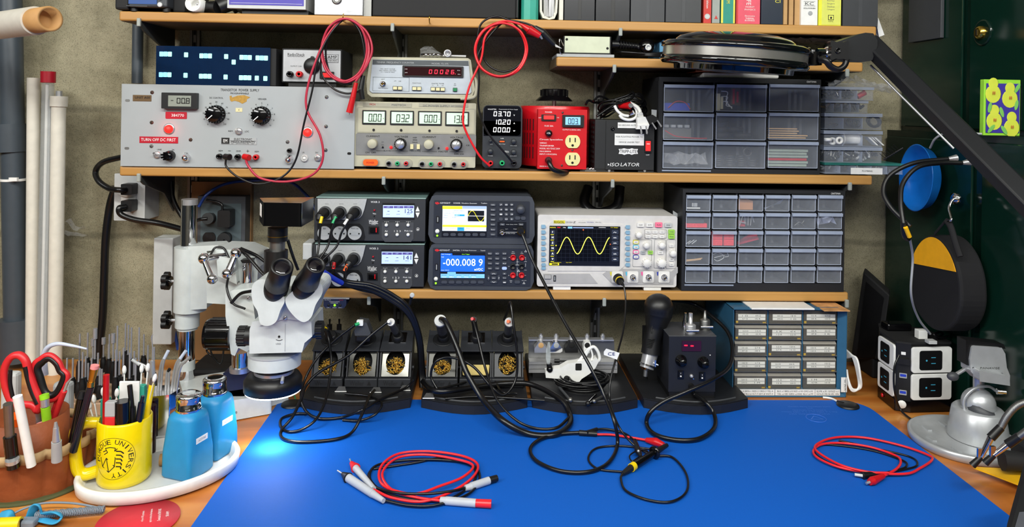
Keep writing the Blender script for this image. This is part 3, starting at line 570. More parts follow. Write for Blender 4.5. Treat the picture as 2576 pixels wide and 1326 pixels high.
# cords heaped on the isolation box
zi = zt5+.002
def wire(pts,r,mat,name,label,cat='cable',group=None,closed=False,n=8,res=10,parent=None,extra=None):
    b = B(); b.tube([P(*p_) if len(p_) == 3 and p_[2] > 1.0 else Vector(p_) for p_ in pts],r,mat,n,res,closed)
    if extra: extra(b)
    return b.build(name,parent,label=label,cat=cat,group=group)
b = B(); random.seed(5)
for i in range(7):
    ph = random.random(); q = P(560+random.uniform(-20,20),190,Y+.06)
    b.tube([(q.x+(.048+.006*random.random())*cos(a+ph),q.y+.035*sin(a+ph),zi+.022+.012*sin(a*2+ph)+.003*i+.012*cos(a)) for a in [2*pi*j/9 for j in range(9)]],.0022,'black_wire',7,6,True)
b.tube([P(20,250,1.64),P(60,190,1.65),P(140,215,1.66),P(250,215,1.68),P(460,170,1.68),P(640,110,1.67),P(700,70,1.66),P(715,120,1.65),P(620,200,1.64),P(420,260,1.63),P(180,420,1.62)],.0028,'black_wire')
b.tube([P(130,200,1.64),P(210,130,1.65),P(300,150,1.66),P(380,200,1.68)],.0025,'black_wire')
b.build('cord_coil',label='tangled coil of black cord heaped on the black isolation box',cat='cable')
b = B(); b.tube([P(440,265,1.625),P(480,340,1.622),P(560,400,1.62),P(640,415,1.62)],.0034,'white'); b.tube([P(510,400,1.62),P(560,450,1.617),P(660,470,1.616),P(750,430,1.618),P(760,340,1.625),P(720,270,1.63),P(670,232,1.64)],.0034,'white')
b.tube([P(670,232,1.64),P(760,280,1.62),P(800,330,1.612),P(812,370,1.608)],.0042,'white')
for i in range(4): b.pbox(768+i*4,366+i*16,848+i*4,378+i*16,1.601,1.611,'white',4)
b.ppoly([(765,432),(885,425),(945,545),(925,605),(760,605),(770,540)],1.598,1.612,'white'); 
for x in (812,892): b.ppoly([(x-8,560),(x+12,560),(x+30,655),(x+22,680),(x+6,672)],1.5935,1.5955,'steel')
b.ppoly([(775,545),(940,540),(925,606),(758,606)],1.594,1.599,'white')
b.build('appliance_cord',label='white cord whose two-pin plug hangs over the front of the isolation box',cat='cable')
b = B(); b.ppoly([(890,430),(990,395),(1060,440),(1085,480),(1000,520),(960,545),(900,480)],1.603,1.616,'black'); b.tube([P(900,420,1.61),P(850,350,1.63),P(770,290,1.66)],.003,'black_wire')
for x,y in ((975,515),(1050,480)): b.ppoly([(x,y),(x+16,y-8),(x+78,y+82),(x+62,y+98)],1.6005,1.602,'steel')
b.ppoly([(975,320),(1050,328),(1046,445),(975,400)],1.609,1.610,'lgrey2')
b.build('black_plug',label='black two-pin plug sticking out beside the white plug',cat='plug')
b = B(); q0 = P(480,280,1.65); q1 = P(660,262,1.625); b.cyl(q0,q1,.004,'red',.0085); b.cyl(q1,P(676,262,1.62),.005,'steel'); b.build('red_clip',label='red clip boot lying in the black cord heap',cat='clip')
b = B(); q = P(672,385,1.622); b.cyl(q,q+Vector((.006,-.004,.004)),.005,'chrome'); b.cyl(q+Vector((0,0,-.004)),q+Vector((-.006,.004,-.004)),.003,'chrome'); b.build('coax_adapter',label='tiny chrome adapter on the isolation box behind the white plug',cat='adapter')
b = B(); q = P(90,1225,1.635)
b.box(q.x-.025,q.x+.035,q.y-.012,q.y+.04,ZB+.0005,ZB+.004,'clear_bag')
for i in range(3): b.cyl((q.x-.012+.008*i,q.y-.006+.002*i,ZB+.005),(q.x-.006+.008*i,q.y-.004,ZB+.007),.0025,'chrome',n=8)
b.build('screw_bag',label='small clear bag of screws between red transformer and black isolation box',cat='bag')
# ---- drawer cabinets (shared builder) ----------------------------------------
M('cab_black',(26,27,30),.5); M('cab_front',(34,35,38),.42)
def drawer(t,x0,x1,z0,z1,Yf,dep,lip=.0055,contents=None):
    dr = B(); dr.box(x0,x1,Yf,Yf+.0014,z0,z1,'clear_plastic'); dr.box(x0,x1,Yf-.006,Yf+.0005,z1-lip,z1-.0008,'clear_edge'); dr.box(x0,x1,Yf-.006,Yf-.0045,z1-lip-.002,z1-lip,'clear_edge')
    e = .0009; dr.box(x0,x1,Yf-.0004,Yf,z0,z0+e,'clear_rim'); dr.box(x0,x0+e,Yf-.0004,Yf,z0,z1,'clear_rim'); dr.box(x1-e,x1,Yf-.0004,Yf,z0,z1,'clear_rim')
    dr.box(x0,x0+.001,Yf+.002,Yf+dep,z0,z1-lip,'clear_plastic'); dr.box(x1-.001,x1,Yf+.002,Yf+dep,z0,z1-lip,'clear_plastic'); dr.box(x0,x1,Yf+.002,Yf+dep,z0,z0+.001,'clear_plastic'); dr.box(x0,x1,Yf+dep,Yf+dep+.001,z0,z1-lip,'clear_plastic')
    for i in range(3 if x1-x0 > .1 else 1): dr.cyl((x1-.018-(x1-x0)*.12*i,Yf+.05,z0+.001),(x1-.018-(x1-x0)*.12*i,Yf+.05,z1-lip-.004),.0035,'clear_plastic',n=8)
    return dr.build('drawer',t)
def cabinet(nm,label,px0,px1,pyt,zb,Y,nc,nr,cell,left_side=True):
    """cell(c, r) -> photo-px rectangle of the drawer front"""
    c = P((px0+px1)/2,pyt,Y); k = S((px0+px1)/2,pyt,Y); x0 = c.x-(px1-px0)/2*k; x1 = c.x+(px1-px0)/2*k; z1 = c.z
    t = thing(nm,label,'drawer cabinet',((x0+x1)/2,Y+.09,zb)); rects = {}
    for i in range(nc):
        for j in range(nr):
            a,b_,c_,d_ = cell(i,j); q = P((a+c_)/2,(b_+d_)/2,Y); kk = S(a,b_,Y); rects[i,j] = (q.x-(c_-a)/2*kk,q.x+(c_-a)/2*kk,q.z-(d_-b_)/2*kk,q.z+(d_-b_)/2*kk)
    xs0 = min(r[0] for r in rects.values())-.001; xs1 = max(r[1] for r in rects.values())+.001; zs0 = min(r[2] for r in rects.values())-.001; zs1 = max(r[3] for r in rects.values())+.001
    b = B(); b.box(x0,xs0,Y,YW-.015,zb,z1,'cab_front'); b.box(xs1,x1,Y,YW-.015,zb,z1,'cab_front'); b.box(xs0,xs1,Y,YW-.015,zs1,z1,'cab_front'); b.box(xs0,xs1,Y,YW-.015,zb,zs0,'cab_front'); b.box(xs0,xs1,YW-.02,YW-.015,zs0,zs1,'cab_black')
    for i in range(nc-1): xm = (rects[i,nr//2][1]+rects[i+1,nr//2][0])/2; b.box(xm-.002,xm+.002,Y+.004,YW-.02,zs0,zs1,'cab_black')
    for j in range(nr-1): zm = (rects[nc//2,j][2]+rects[nc//2,j+1][3])/2; b.box(xs0,xs1,Y+.004,YW-.02,zm-.0015,zm+.0015,'cab_black')
    b.box(xs0,xs0+(x1-x0)*.3,Y-.002,Y,zs0-.006,zs0-.003,'clear_edge'); b.ptext('CRAFTSMAN',px1-28,pyt+9,4.5,Y,'print_white',24); b.build('cabinet_frame',t,.0006)
    for (i,j),r in sorted(rects.items()): drawer(t,r[0],r[1],r[2],r[3],Y-.003,.14)
    return t,rects
use()
Yc = 1.615
t9,R9 = cabinet('nine_drawer_cabinet','black cabinet with nine large clear drawers, three columns of three',1657,2069,197,ZB+.0005,Yc,3,3,lambda i,j: (1669+132*i-1.5*j,213+71.7*j-.4*i,1795+132*i-1.5*j,281+71.2*j-.4*i))
b = B(); q = P(1657,320,Yc); b.box(q.x-.0015,q.x-.0005,Yc+.002,YW-.015,ZB+.001,P(1642,200,Yc).z-.002,'cab_black'); b.build('side_panel',t9)
# contents of the nine drawers
M('blue_wire',(30,60,190),.5); M('pale_foam',(150,165,150),.7); M('tape_black',(18,18,20),.6); M('bamboo',(196,156,104),.6)
def inb(r,u0,u1,h0,h1,mat,y0=.01,y1=.05):
    x0,x1,z0,z1 = r; w_ = x1-x0; h_ = z1-z0; return (x0+w_*u0,x0+w_*u1,Yc+y0,Yc+y1,z0+.002+h_*h0,z0+.002+h_*h1,mat)
r = R9[0,0]; b = B(); b.box(*inb(r,.04,.55,0,.28,'blue_wire')); b.build('blue_bundle',label='blue cable bundle in the upper left clear drawer',cat='cable',org=None)
b = B(); b.tube([(r[0]+.012,Yc+.008,r[2]+.008),(r[0]+.03,Yc+.008,r[2]+.022),(r[0]+.05,Yc+.008,r[2]+.02),(r[0]+.062,Yc+.008,r[2]+.006)],.0009,'red_wire',6); b.build('thin_wire',label='thin red wire arched over the blue bundle in the upper left drawer',cat='wire')
r = R9[1,0]; b = B(); b.box(*inb(r,.02,.1,.0,.62,'cream',.006,.02)); b.box(*inb(r,.11,.16,.05,.5,'cream',.006,.02))
for i in range(3): b.tube([(r[0]+.014,Yc+.01,r[2]+.045-.012*i),(r[0]+.028,Yc+.008,r[2]+.042-.01*i),(r[0]+.026,Yc+.01,r[2]+.025-.006*i),(r[0]+.04,Yc+.012,r[2]+.006+.002*i)],.0009,'white',6)
b.build('wired_connector',label='cream plug with white wires in the upper middle drawer',cat='connector')
b = B(); q = inb(r,.33,.52,.2,.85,'brown_tape'); b.box(*q); b.box(*inb(r,.36,.4,.25,.8,'red',.0085,.01)); b.box(*inb(r,.44,.48,.3,.7,'red',.0085,.01)); b.build('circuit_board',label='brown circuit board upright in the upper middle drawer',cat='circuit board')
r = R9[0,1]; b = B(); b.box(*inb(r,.03,.62,.02,.4,'dull_steel',.02,.06))
for i in range(4): b.box(*inb(r,.06+.14*i,.15+.14*i,.42,.52,'lgrey2',.015,.03))
b.build('module_board',label='grey module board in the middle left drawer',cat='circuit board')
b = B(); b.tube([(r[0]+.006,Yc+.006,r[2]+.02),(r[0]+.03,Yc+.006,r[2]+.008),(r[0]+.07,Yc+.006,r[2]+.004),(r[0]+.1,Yc+.006,r[2]+.004)],.0011,'red_wire',6); b.build('thin_wire',label='thin red wire along the bottom of the middle left drawer',cat='wire')
r = R9[1,1]
for (u,h,rr,lb) in ((.2,.02,.024,'bottom left roll'),(.18,.22,.020,'second roll of the left stack'),(.17,.42,.018,'small top roll of the left stack'),(.66,.02,.022,'bottom right roll'),(.5,.24,.018,'tilted roll in the middle')):
    b = B(); xx = r[0]+.002+(r[1]-r[0]-.004)*u; xx = max(xx,r[0]+rr+.002); b.lathe([(rr*.6,0),(rr,0),(rr,.011),(rr*.6,.011),(rr*.6,0)],(xx,Yc+.035,r[2]+.0022+(r[3]-r[2])*h),'tape_black'); b.build('tape_roll',label='black tape roll in the centre drawer, '+lb,cat='tape roll')
r = R9[2,1]; b = B()
for i in range(5): b.box(r[0]+.003+.001*i,r[0]+(.09 if i < 2 else .07)+.004*(i % 2),Yc+.01,Yc+.03,r[2]+.0025+.005*i,r[2]+.005+.005*i,'bamboo')
b.build('wood_strips',label='stack of pale wooden strips in the middle right drawer',cat='wood strips')
r = R9[0,2]; b = B(); random.seed(2); vs = [(r[0]+.006+.012*i+random.uniform(-.003,.003),Yc+.008+.006*j,r[2]+.004+.016*(1+sin(i*1.3+j*2))*.9+random.uniform(0,.004)) for j in range(4) for i in range(9)]
b.add(vs,[(j*9+i,j*9+i+1,j*9+i+10,j*9+i+9) for j in range(3) for i in range(8)],'clear_bag'); b.build('plastic_bag',label='crinkled clear plastic bag in the lower left drawer',cat='bag')
r = R9[1,2]
for i in range(4):
    b = B()
    for j in range(5 if i < 3 else 3): b.lathe([(.010,0),(.012,.002),(.010,.004)],(r[0]+.015+.026*i,Yc+.022,r[2]+.003+.005*j+.0001*i),'black','Z',16)
    b.build('rubber_bushings',label='pile of ribbed black bushings in the lower middle drawer',cat='bushings',group='bushing piles in the lower middle drawer')
b = B(); b.lathe([(.0115,0),(.0115,.01),(.007,.01),(.007,0)],(r[0]+.075,Yc+.012,r[2]+.036),'black','Y',20); b.build('rubber_ring',label='black ring standing upright in the lower middle drawer',cat='ring')
r = R9[2,2]; b = B()
for i,m_ in enumerate(('pale_foam','pale_foam','label_red','pale_foam','pale_foam','pale_foam')): b.box(r[0]+.004,r[0]+.092+.003*(i % 2),Yc+.008,Yc+.06,r[2]+.003+.0065*i,r[2]+.008+.0065*i,m_ if m_ != 'label_red' else 'red')
b.build('foam_sheets',label='stack of grey and red foam sheets in the lower right drawer',cat='sheets')
# envelopes on top
zt9 = P(1863,197,Yc).z
def slab(pts,Y0,Y1,z0,z1,mat,b=None):
    b = b or B(); b.box(P(pts[0],0+200,Y0).x,P(pts[1],200,Y0).x,Y0,Y1,z0,z1,mat); return b
slab((1768,1960),1.625,1.72,zt9+.001,zt9+.012,'white').build('envelope_stack',bevel=.004,label='stack of white envelopes on the nine-drawer cabinet',cat='envelopes',seg=3)
b = B(); q0 = P(1935,195,1.63); q1 = P(2012,183,1.63); M('bubble_bag',(170,178,205),.3)
b.add([(q0.x,1.63,q0.z),(q0.x,1.70,q0.z),(q1.x-.03,1.70,q1.z-.003),(q1.x-.03,1.63,q1.z-.003),(q1.x,1.64,q1.z),(q1.x,1.68,q1.z)],[(0,3,2,1),(3,4,5,2)],'bubble_bag'); b.build('grey_bag',label='flat bluish grey bag corner sticking out of the envelopes',cat='bag')
M('salmon',(225,120,80),.6); b = B(); q = P(1750,184,1.625); q1 = P(1932,178,1.625); b.add([(q.x,1.625,zt9+.0135),(q1.x,1.625,zt9+.017),(q1.x,1.70,zt9+.0165),(q.x,1.70,zt9+.0135),(q.x,1.625,zt9+.0150),(q1.x,1.625,zt9+.0185),(q1.x,1.70,zt9+.018),(q.x,1.70,zt9+.015)],[(0,3,2,1),(4,5,6,7),(0,1,5,4),(1,2,6,5),(2,3,7,6),(3,0,4,7)],'salmon'); b.build('folder',label='salmon orange folder on top of the white envelopes',cat='folder')
# ---- clear organizer boxes ---------------------------------------------------
use(1600,160,3.788)
M('teal_lid',(60,150,140),.4,alpha=.45)
def cbox(x0,x1,y0,y1,label,Y0=1.615,dep=.10,lid=None,cells=3,group=None):
    q = P((x0+x1)/2,y1,Y0); k = S((x0+x1)/2,y1,Y0); X0 = q.x-(x1-x0)/2*k; X1 = q.x+(x1-x0)/2*k; Z0 = q.z+.0006; Z1 = P((x0+x1)/2,y0,Y0).z; lh = min(.012,(Z1-Z0)*.28)
    t = thing('organizer_box',label,'organizer box',((X0+X1)/2,Y0+dep/2,Z0)); b = B(); e = .0015
    b.box(X0+e,X1-e,Y0,Y0+e,Z0,Z1-lh,'clear_plastic'); b.box(X0+e,X1-e,Y0+dep-e,Y0+dep,Z0,Z1-lh,'clear_plastic'); b.box(X0,X0+e,Y0,Y0+dep,Z0,Z1-lh,'clear_plastic'); b.box(X1-e,X1,Y0,Y0+dep,Z0,Z1-lh,'clear_plastic'); b.box(X0,X1,Y0,Y0+dep,Z0,Z0+e*.5,'clear_edge')
    for i in range(1,cells): xx = X0+(X1-X0)*i/cells; b.box(xx-.0006,xx+.0006,Y0+e,Y0+dep-e,Z0+e,Z1-lh,'clear_edge')
    b.build('tray',t); b = B(); b.box(X0-.001,X1+.001,Y0-.002,Y0+dep+.001,Z1-lh*.8,Z1,lid or 'clear_edge'); b.build('lid',t,.0008); return t,(X0,X1,Y0,Z0,Z1)
zb = 0
tp,rp = cbox(1790,2548,948,1055,'wide flat clear box with a PLUMBING label at the bottom of the stack',1.612,.13,'teal_lid',5)
WL[tp.name] = WL[tp.name]; B().pbox(2045,995,2352,1056,1.6105,1.6118,'white').ptext('PLUMBING',2202,1024,14,1.6105,'print_black',100).build('label_strip',tp)
t2,r2 = cbox(1785,2345,795,948,'pale green-lidded clear box of dark fittings, second from the bottom of the clear stack',1.62,.12)
t3,r3 = cbox(1785,2348,640,793,'clear box holding white spools and parts, in the middle of the clear stack',1.62,.12)
t4,r4 = cbox(1790,2345,474,630,'clear box holding black rubber rings, above the box of white parts',1.62,.12)
t5,r5 = cbox(1800,2210,352,470,'narrow clear box with dark bits and thin dividers under the top box',1.63,.10,cells=5)
t6,r6 = cbox(1800,2265,222,350,'clear three-cell box with one red item, topmost in the clear stack',1.625,.10)
def bits(r,u0,u1,n,mats,s_,name,label,cat,fill=.5,seed=1):
    random.seed(seed); b = B(); X0,X1,Y0,Z0,Z1 = r
    for i in range(n):
        x = X0+(X1-X0)*random.uniform(u0,u1); y = Y0+random.uniform(.008,.04); z = Z0+.003+s_+(Z1-Z0)*random.uniform(0,fill); a = random.uniform(0,3); d = Vector((cos(a),.3,sin(a)))*s_
        b.cyl(Vector((x,y,z))-d,Vector((x,y,z))+d,s_*.5,random.choice(mats),n=7)
    b.build(name,label=label,cat=cat,kind='stuff')
bits(rp,.05,.95,30,['black','dark_grey','lgrey2'],.004,'small_fittings','small loose fittings inside the flat PLUMBING box','fittings',.3)
bits(r2,.06,.94,80,['black','dark_grey','black','light_grey','dull_steel'],.0055,'dark_fittings','dark loose fittings inside the second box from the bottom','fittings',.45,2)
bits(r5,.06,.94,26,['brown_tape','dark_grey','black'],.006,'dark_bits','dark brown bits inside the narrow clear box','fittings',.4,4)
bits(r6,.03,.30,24,['navy_glass','black'],.006,'dark_blue_bits','dark blue bits in the left cell of the top clear box','fittings',.5,5)
bits(r6,.38,.62,22,['black','dark_grey'],.006,'black_bits','black bits in the middle cell of the top clear box','fittings',.5,6)
b = B(); X0,X1,Y0,Z0,Z1 = r6; b.cyl((X0+(X1-X0)*.76,Y0+.02,Z0+.008),(X0+(X1-X0)*.92,Y0+.02,Z0+.018),.006,'red'); b.build('red_part',label='red part in the right cell of the top clear box',cat='part')
X0,X1,Y0,Z0,Z1 = r3
b = B(); b.lathe([(.014,0),(.014,.003),(.011,.003),(.011,.038),(.014,.038),(.014,.041)],(X0+.05,Y0+.02,Z0+.0165),'white','X'); b.build('white_spool',label='white spool in the middle cell of the clear box',cat='spool')
for i in range(3):
    b = B(); b.lathe([(.004,0),(.0085,0),(.0085,.007),(.004,.007),(.004,0)],(X0+.012+.012*i,Y0+.006+.008*(i % 2),Z0+.011+.002*(i == 2)),'white','Y' if i else 'Z',16); b.build('white_bushing',label='white plastic bushing in the left cell of the box of white parts',cat='bushing',group='white bushings')
for i in range(3):
    b = B(); b.add([(X0+.105+.006*i,Y0+.01,Z1-.014),(X0+.112+.006*i,Y0+.01,Z1-.014),(X0+.136+.004*i,Y0+.01,Z0+.003),(X0+.126+.004*i,Y0+.01,Z0+.003),(X0+.105+.006*i,Y0+.03,Z1-.014),(X0+.112+.006*i,Y0+.03,Z1-.014),(X0+.136+.004*i,Y0+.03,Z0+.003),(X0+.126+.004*i,Y0+.03,Z0+.003)],[(0,3,2,1),(4,5,6,7),(0,1,5,4),(1,2,6,5),(2,3,7,6),(3,0,4,7)],'white'); b.build('white_strip',label='slanting white plastic strip in the right cell of the box of white parts',cat='strip',group='slanting white strips')
X0,X1,Y0,Z0,Z1 = r4; b = B(); random.seed(9)
for cx_,rr,n_ in ((.06,.005,5),(.073,.009,12),(.122,.013,8)):
    for i in range(n_):
        q = Vector((X0+cx_+random.uniform(-.008,.008)*(rr < .012)-.03*(rr < .006),Y0+.014+random.uniform(-.004,.01),Z0+.003+rr+random.uniform(0,.004))); a0 = random.uniform(-.5,.5)
        b.tube([q+Vector((rr*cos(a),.3*rr*sin(a+a0),rr*sin(a)*(.9 if rr > .006 else .4))) for a in [2*pi*j/10 for j in range(10)]],.0011,'black',6,2,True)
b.build('rubber_rings',label='heap of black rubber rings inside the clear box',cat='rings',kind='stuff')
use(2060,0,2.55)
b = B(); random.seed(12)
def sheet(b,row,n,mat,jit=.003,seed=1):
    random.seed(seed); m_ = len(row); rows = []
    for j in range(n):
        rows += [(p_[0]+random.uniform(-jit,jit),p_[1]+.012*j,p_[2]+random.uniform(-jit,jit)+(.006*sin(j*1.7))) for p_ in row]
    b.add(rows,[(j*m_+i,j*m_+i+1,(j+1)*m_+i+1,(j+1)*m_+i) for j in range(n-1) for i in range(m_-1)],mat)
sheet(b,[P(110+20*i,545-(30 if 2 < i < 9 else 8)*abs(sin(i*1.1))*1.4-(12 if i < 12 else -30*(i-11)/8),1.615) for i in range(21)],6,'clear_bag',.0035,4)
sheet(b,[P(120+20*i,548+(0 if i < 12 else 30*(i-11)/8),1.615) for i in range(21)],6,'clear_bag',.0015,5)
b.build('plastic_bag',label='clear plastic bag draped over the top of the clear box stack',cat='bag')
use()
# ================================================================ hooks and hanging leads
def hook(px,py,label):
    b = B(); q = P(px,py,YS); b.tube([(q.x,YS-.0005,q.z),(q.x,YS-.008,q.z-.002),(q.x,YS-.020,q.z),(q.x,YS-.024,q.z+.009),(q.x,YS-.018,q.z+.014)],.0013,'brass',7); b.build('cup_hook',label=label,cat='hook',group='brass cup hooks')
hook(868,54,'brass cup hook holding the left coil of test leads'); hook(1082,58,'empty brass cup hook above the frequency counter'); hook(1272,62,'brass cup hook holding the bright red and black lead coil')
def path(*pts): return [P(*q) for q in pts]
def loops(b,cx,top,hw,hh,n,r,mat,Y,seed=0,tail0=None,tail1=None,n_=7):
    random.seed(seed); pts = list(tail0 or [])
    for i in range(n):
        w_ = hw*(1-.07*random.random()); h_ = hh*(1-.05*random.random()); ox = random.uniform(-.05,.05)*hw
        for j in range(8):
            a = pi/2-2*pi*j/8; pts.append(P(cx+ox*(1-sin(a))+w_*cos(a),top+h_-h_*sin(a),Y-.002*i+.003*sin(a*2+i)))
    pts += list(tail1 or []); b.tube(pts,r,mat,n_,7); return b
M('lead_pink',(176,38,62),.35); M('lead_red',(222,34,42),.3)
Yh = 1.59
t = thing('test_lead','dark pink test lead coil hung from the left hook with a red clip dangling','test lead',P(868,60,Yh))
b = loops(B(),868,47,60,82,3,.0026,'lead_pink',Yh,1,path((618,398,1.592),(625,418,1.582),(655,448,1.58),(720,457,1.582),(785,440,1.583),(812,400,1.583),(805,340,1.585),(772,275,1.585),(775,215,1.586),(800,140,1.586),(830,80,1.588)),path((868,47,1.584),(918,75,1.584),(936,120,1.583),(925,160,1.582),(895,205,1.583)))
b.build('cable',t); b = B(); b.cyl(P(896,208,1.583),P(888,245,1.584),.0042,'red',.006); b.cyl(P(888,245,1.584),P(879,283,1.586),.006,'red',.0075); b.cyl(P(879,283,1.586),P(877,289,1.586),.0015,'steel'); b.build('clip_boot',t)
b = B(); b.cyl(P(614,394,1.594),P(627,397,1.586),.0065,'red'); b.build('banana_plug',t)
t = thing('test_lead','black test lead coil hung from the left hook, running to the grey power supply','test lead',P(868,60,Yh+.004))
b = loops(B(),872,48,54,86,1,.0022,'black_wire',Yh+.006,2,path((568,400,1.592),(570,420,1.582),(600,446,1.58),(650,463,1.58),(710,445,1.582),(745,400,1.583),(765,310,1.584),(785,230,1.584),(800,150,1.585),(835,80,1.586)),path((872,48,1.588),(905,80,1.588),(918,150,1.589),(908,195,1.59)))
b.tube(path((812,100,1.592),(808,180,1.592),(835,220,1.592),(870,235,1.592),(905,230,1.592)),.0022,'black_wire'); b.build('cable',t)
b = B(); b.cyl(P(914,190,1.59),P(908,225,1.59),.0045,'black',.006); b.cyl(P(908,225,1.59),P(912,250,1.592),.006,'black',.0055); b.build('clip_boot',t)
B().cyl(P(566,394,1.594),P(578,396,1.586),.0065,'black').build('banana_plug',t)
t = thing('test_lead','bright red test lead coil on the right hook with a red clip boot','test lead',P(1272,66,1.588))
b = loops(B(),1262,58,66,70,3,.0025,'lead_red',1.588,3,path((1232,418,1.605),(1205,390,1.596),(1172,330,1.59),(1165,290,1.588),(1180,220,1.588),(1210,150,1.588),(1222,90,1.587)),path((1262,54,1.582),(1300,58,1.58),(1318,66,1.58)))
b.build('cable',t); b = B(); b.cyl(P(1312,62,1.58),P(1330,74,1.58),.0035,'red',.008,12); b.cyl(P(1330,74,1.58),P(1358,90,1.582),.010,'red',.007,14); b.cyl(P(1358,90,1.582),P(1364,98,1.584),.0035,'steel',.002); b.build('clip_boot',t)
t = thing('test_lead','black test lead coil hung with the bright red one, black clip gripping the white box','test lead',P(1272,66,1.594))
b = loops(B(),1268,55,58,63,1,.0022,'black_wire',1.594,4,path((1290,410,1.606),(1270,385,1.6),(1225,330,1.595),(1204,270,1.593),(1205,200,1.592),(1206,130,1.592)),None)
b.tube(path((1203,180,1.592),(1201,100,1.592),(1212,58,1.59),(1248,41,1.588),(1280,50,1.586),(1320,58,1.584),(1352,70,1.584)),.0022,'black_wire'); b.build('cable',t)
b = B(); b.cyl(P(1345,68,1.586),P(1365,82,1.588),.0045,'black',.0085); b.cyl(P(1365,82,1.588),P(1395,112,1.592),.0085,'black',.006); b.ppoly([(1393,108),(1414,122),(1398,118)],1.592,1.598,'steel'); b.build('clip_boot',t)
# ================================================================ topmost shelf
def put(a,b_,c_,d_,Y,dep,mat,zb,bev=0,r=0):
    """box standing on a shelf: photo x range a..c_, top edge b_, real base height zb"""
    q = P((a+c_)/2,d_,Y); k = S((a+c_)/2,d_,Y); w_ = (c_-a)*k/2; bb = B(); bb.box(q.x-w_,q.x+w_,Y,Y+dep,zb,zb+b_,mat); return bb,q.x,w_
M('bench_dark',(50,54,60),.45); M('em_lcd_navy',(22,62,120),em=.5); M('violet_label',(72,62,165),.45); M('foil',(196,198,202),.35,.6,bump=(25,.3,.003))
x0 = P(290,20,1.6).x; x1 = P(420,20,1.6).x
t = thing('bench_meter','dark bench instrument with a blue screen at the left end of the topmost shelf','instrument',((x0+x1)/2,1.68,ZA))
b = B(); b.box(x0+.026,x1,1.60,1.76,ZA+.008,ZA+.13,'bench_dark'); b.box(x1-.001,x1+.026,1.63,1.77,ZA+.002,ZA+.12,'black_matte'); b.build('case',t,.004)
b = B(); b.box(x0-.003,x0+.0255,1.602,1.75,ZA-.010+.012,ZA+.14,'black_matte'); b.build('side_bumper',t,.005)
b = B(); b.pbox(324,-40,394,10,1.5985,1.6,'em_lcd_navy'); b.pbox(318,14,370,16,1.5992,1.6,'dark_grey'); b.build('screen',t)
for y in (12,-6): B().plathe([(6,0),(6,.003),(4.6,.003)],403,y,1.6,'light_grey',16).plathe([(4.4,0),(4.2,.0026),(0,.0026)],403,y,1.6,'bench_dark',16).pbox(401,y-2.5,405.5,y+2.5,1.5966,1.5975,'white').build('round_button',t)
for x in (336,417): B().cyl(Vector((P(x,20,1.61).x,1.615,ZA)),Vector((P(x,20,1.61).x,1.615,ZA+.008)),.008,'rubber').build('foot',t)
t = thing('pipe_adapter','black angled pipe adapter with a white round mouth on the topmost shelf','pipe adapter',P(500,26,1.62))
b = B(); q = P(485,8,1.60); b.lathe([(.0165,0),(.0165,.04),(.0135,.04),(.0135,.012),(0,.010)],(q.x,1.64,ZA+.0175),'white','Y'); b.build('cup',t)
b = B(); q = P(520,4,1.61); b.cyl((q.x-.018,1.645,ZA+.016),(q.x+.02,1.625,ZA+.014),.012,'black',.015); b.cyl((q.x+.02,1.625,ZA+.014),(q.x+.075,1.65,ZA+.045),.017,'black',.02); b.cyl((q.x+.04,1.635,ZA+.02),(q.x+.046,1.637,ZA+.024),.0215,'black',.0215); b.sph((q.x-.022,1.618,ZA+.018),.005,'chrome'); b.build('body',t)
for a,h,c_,Yd,dep,mat,zb,nm,lb,ct in ((610,.010,775,1.62,.12,'black',ZA,'metal_stand','low black stand under the violet-labelled box','stand'),):
    b,_,_ = put(a,h,c_,20,Yd,dep,mat,zb); b.build(nm,label=lb,cat=ct)
b,xc,w_ = put(573,.08,768,12,1.607,.15,'light_grey',ZA+.0105); b.box(xc-w_+.004,xc+w_-.004,1.6062,1.607,ZA+.018,ZA+.088,'violet_label'); b.box(xc-w_+.007,xc+w_-.007,1.6056,1.6062,ZA+.0215,ZA+.0222,'print_white'); b.build('parts_box',bevel=.001,label='white-edged box with a violet-blue front on the topmost shelf',cat='box')
b,xc,w_ = put(791,.085,912,30,1.61,.14,'foil',ZA+.0003); b.lathe([(.011,0),(.010,.003),(.006,.004),(.006,.001),(0,.001)],(xc-.004,1.61,ZA+.034),'dull_steel','Y'); b.build('metal_box',bevel=.003,label='dented silver metal box near the violet box on the topmost shelf',cat='box')
b,xc,w_ = put(915,.1,934,30,1.62,.12,'dull_steel',ZA+.0003); b.build('grey_divider',label='narrow grey panel between the silver box and the big black case',cat='panel')
b,xc,w_ = put(938,.11,1298,40,1.612,.165,'black_matte',ZA+.0004); b.box(xc+w_+.0004,xc+w_+.006,1.614,1.77,ZA+.001,ZA+.10,'black'); b.build('equipment_case',bevel=.003,label='large plain black case on the topmost shelf',cat='case')
M('teal',(52,158,138),.4); M('kraft',(190,150,100),.8); M('book_red',(196,52,44),.5); M('book_grey',(150,156,152),.5); M('book_teal',(34,140,124),.5); M('book_yellow',(222,214,80),.5); M('book_pink',(222,84,104),.5); M('book_navy',(20,34,52),.4); M('book_lemon',(230,228,60),.5); M('binder_black',(26,28,34),.3); M('binder_grey',(56,58,62),.5); M('offwhite',(210,208,196),.6)
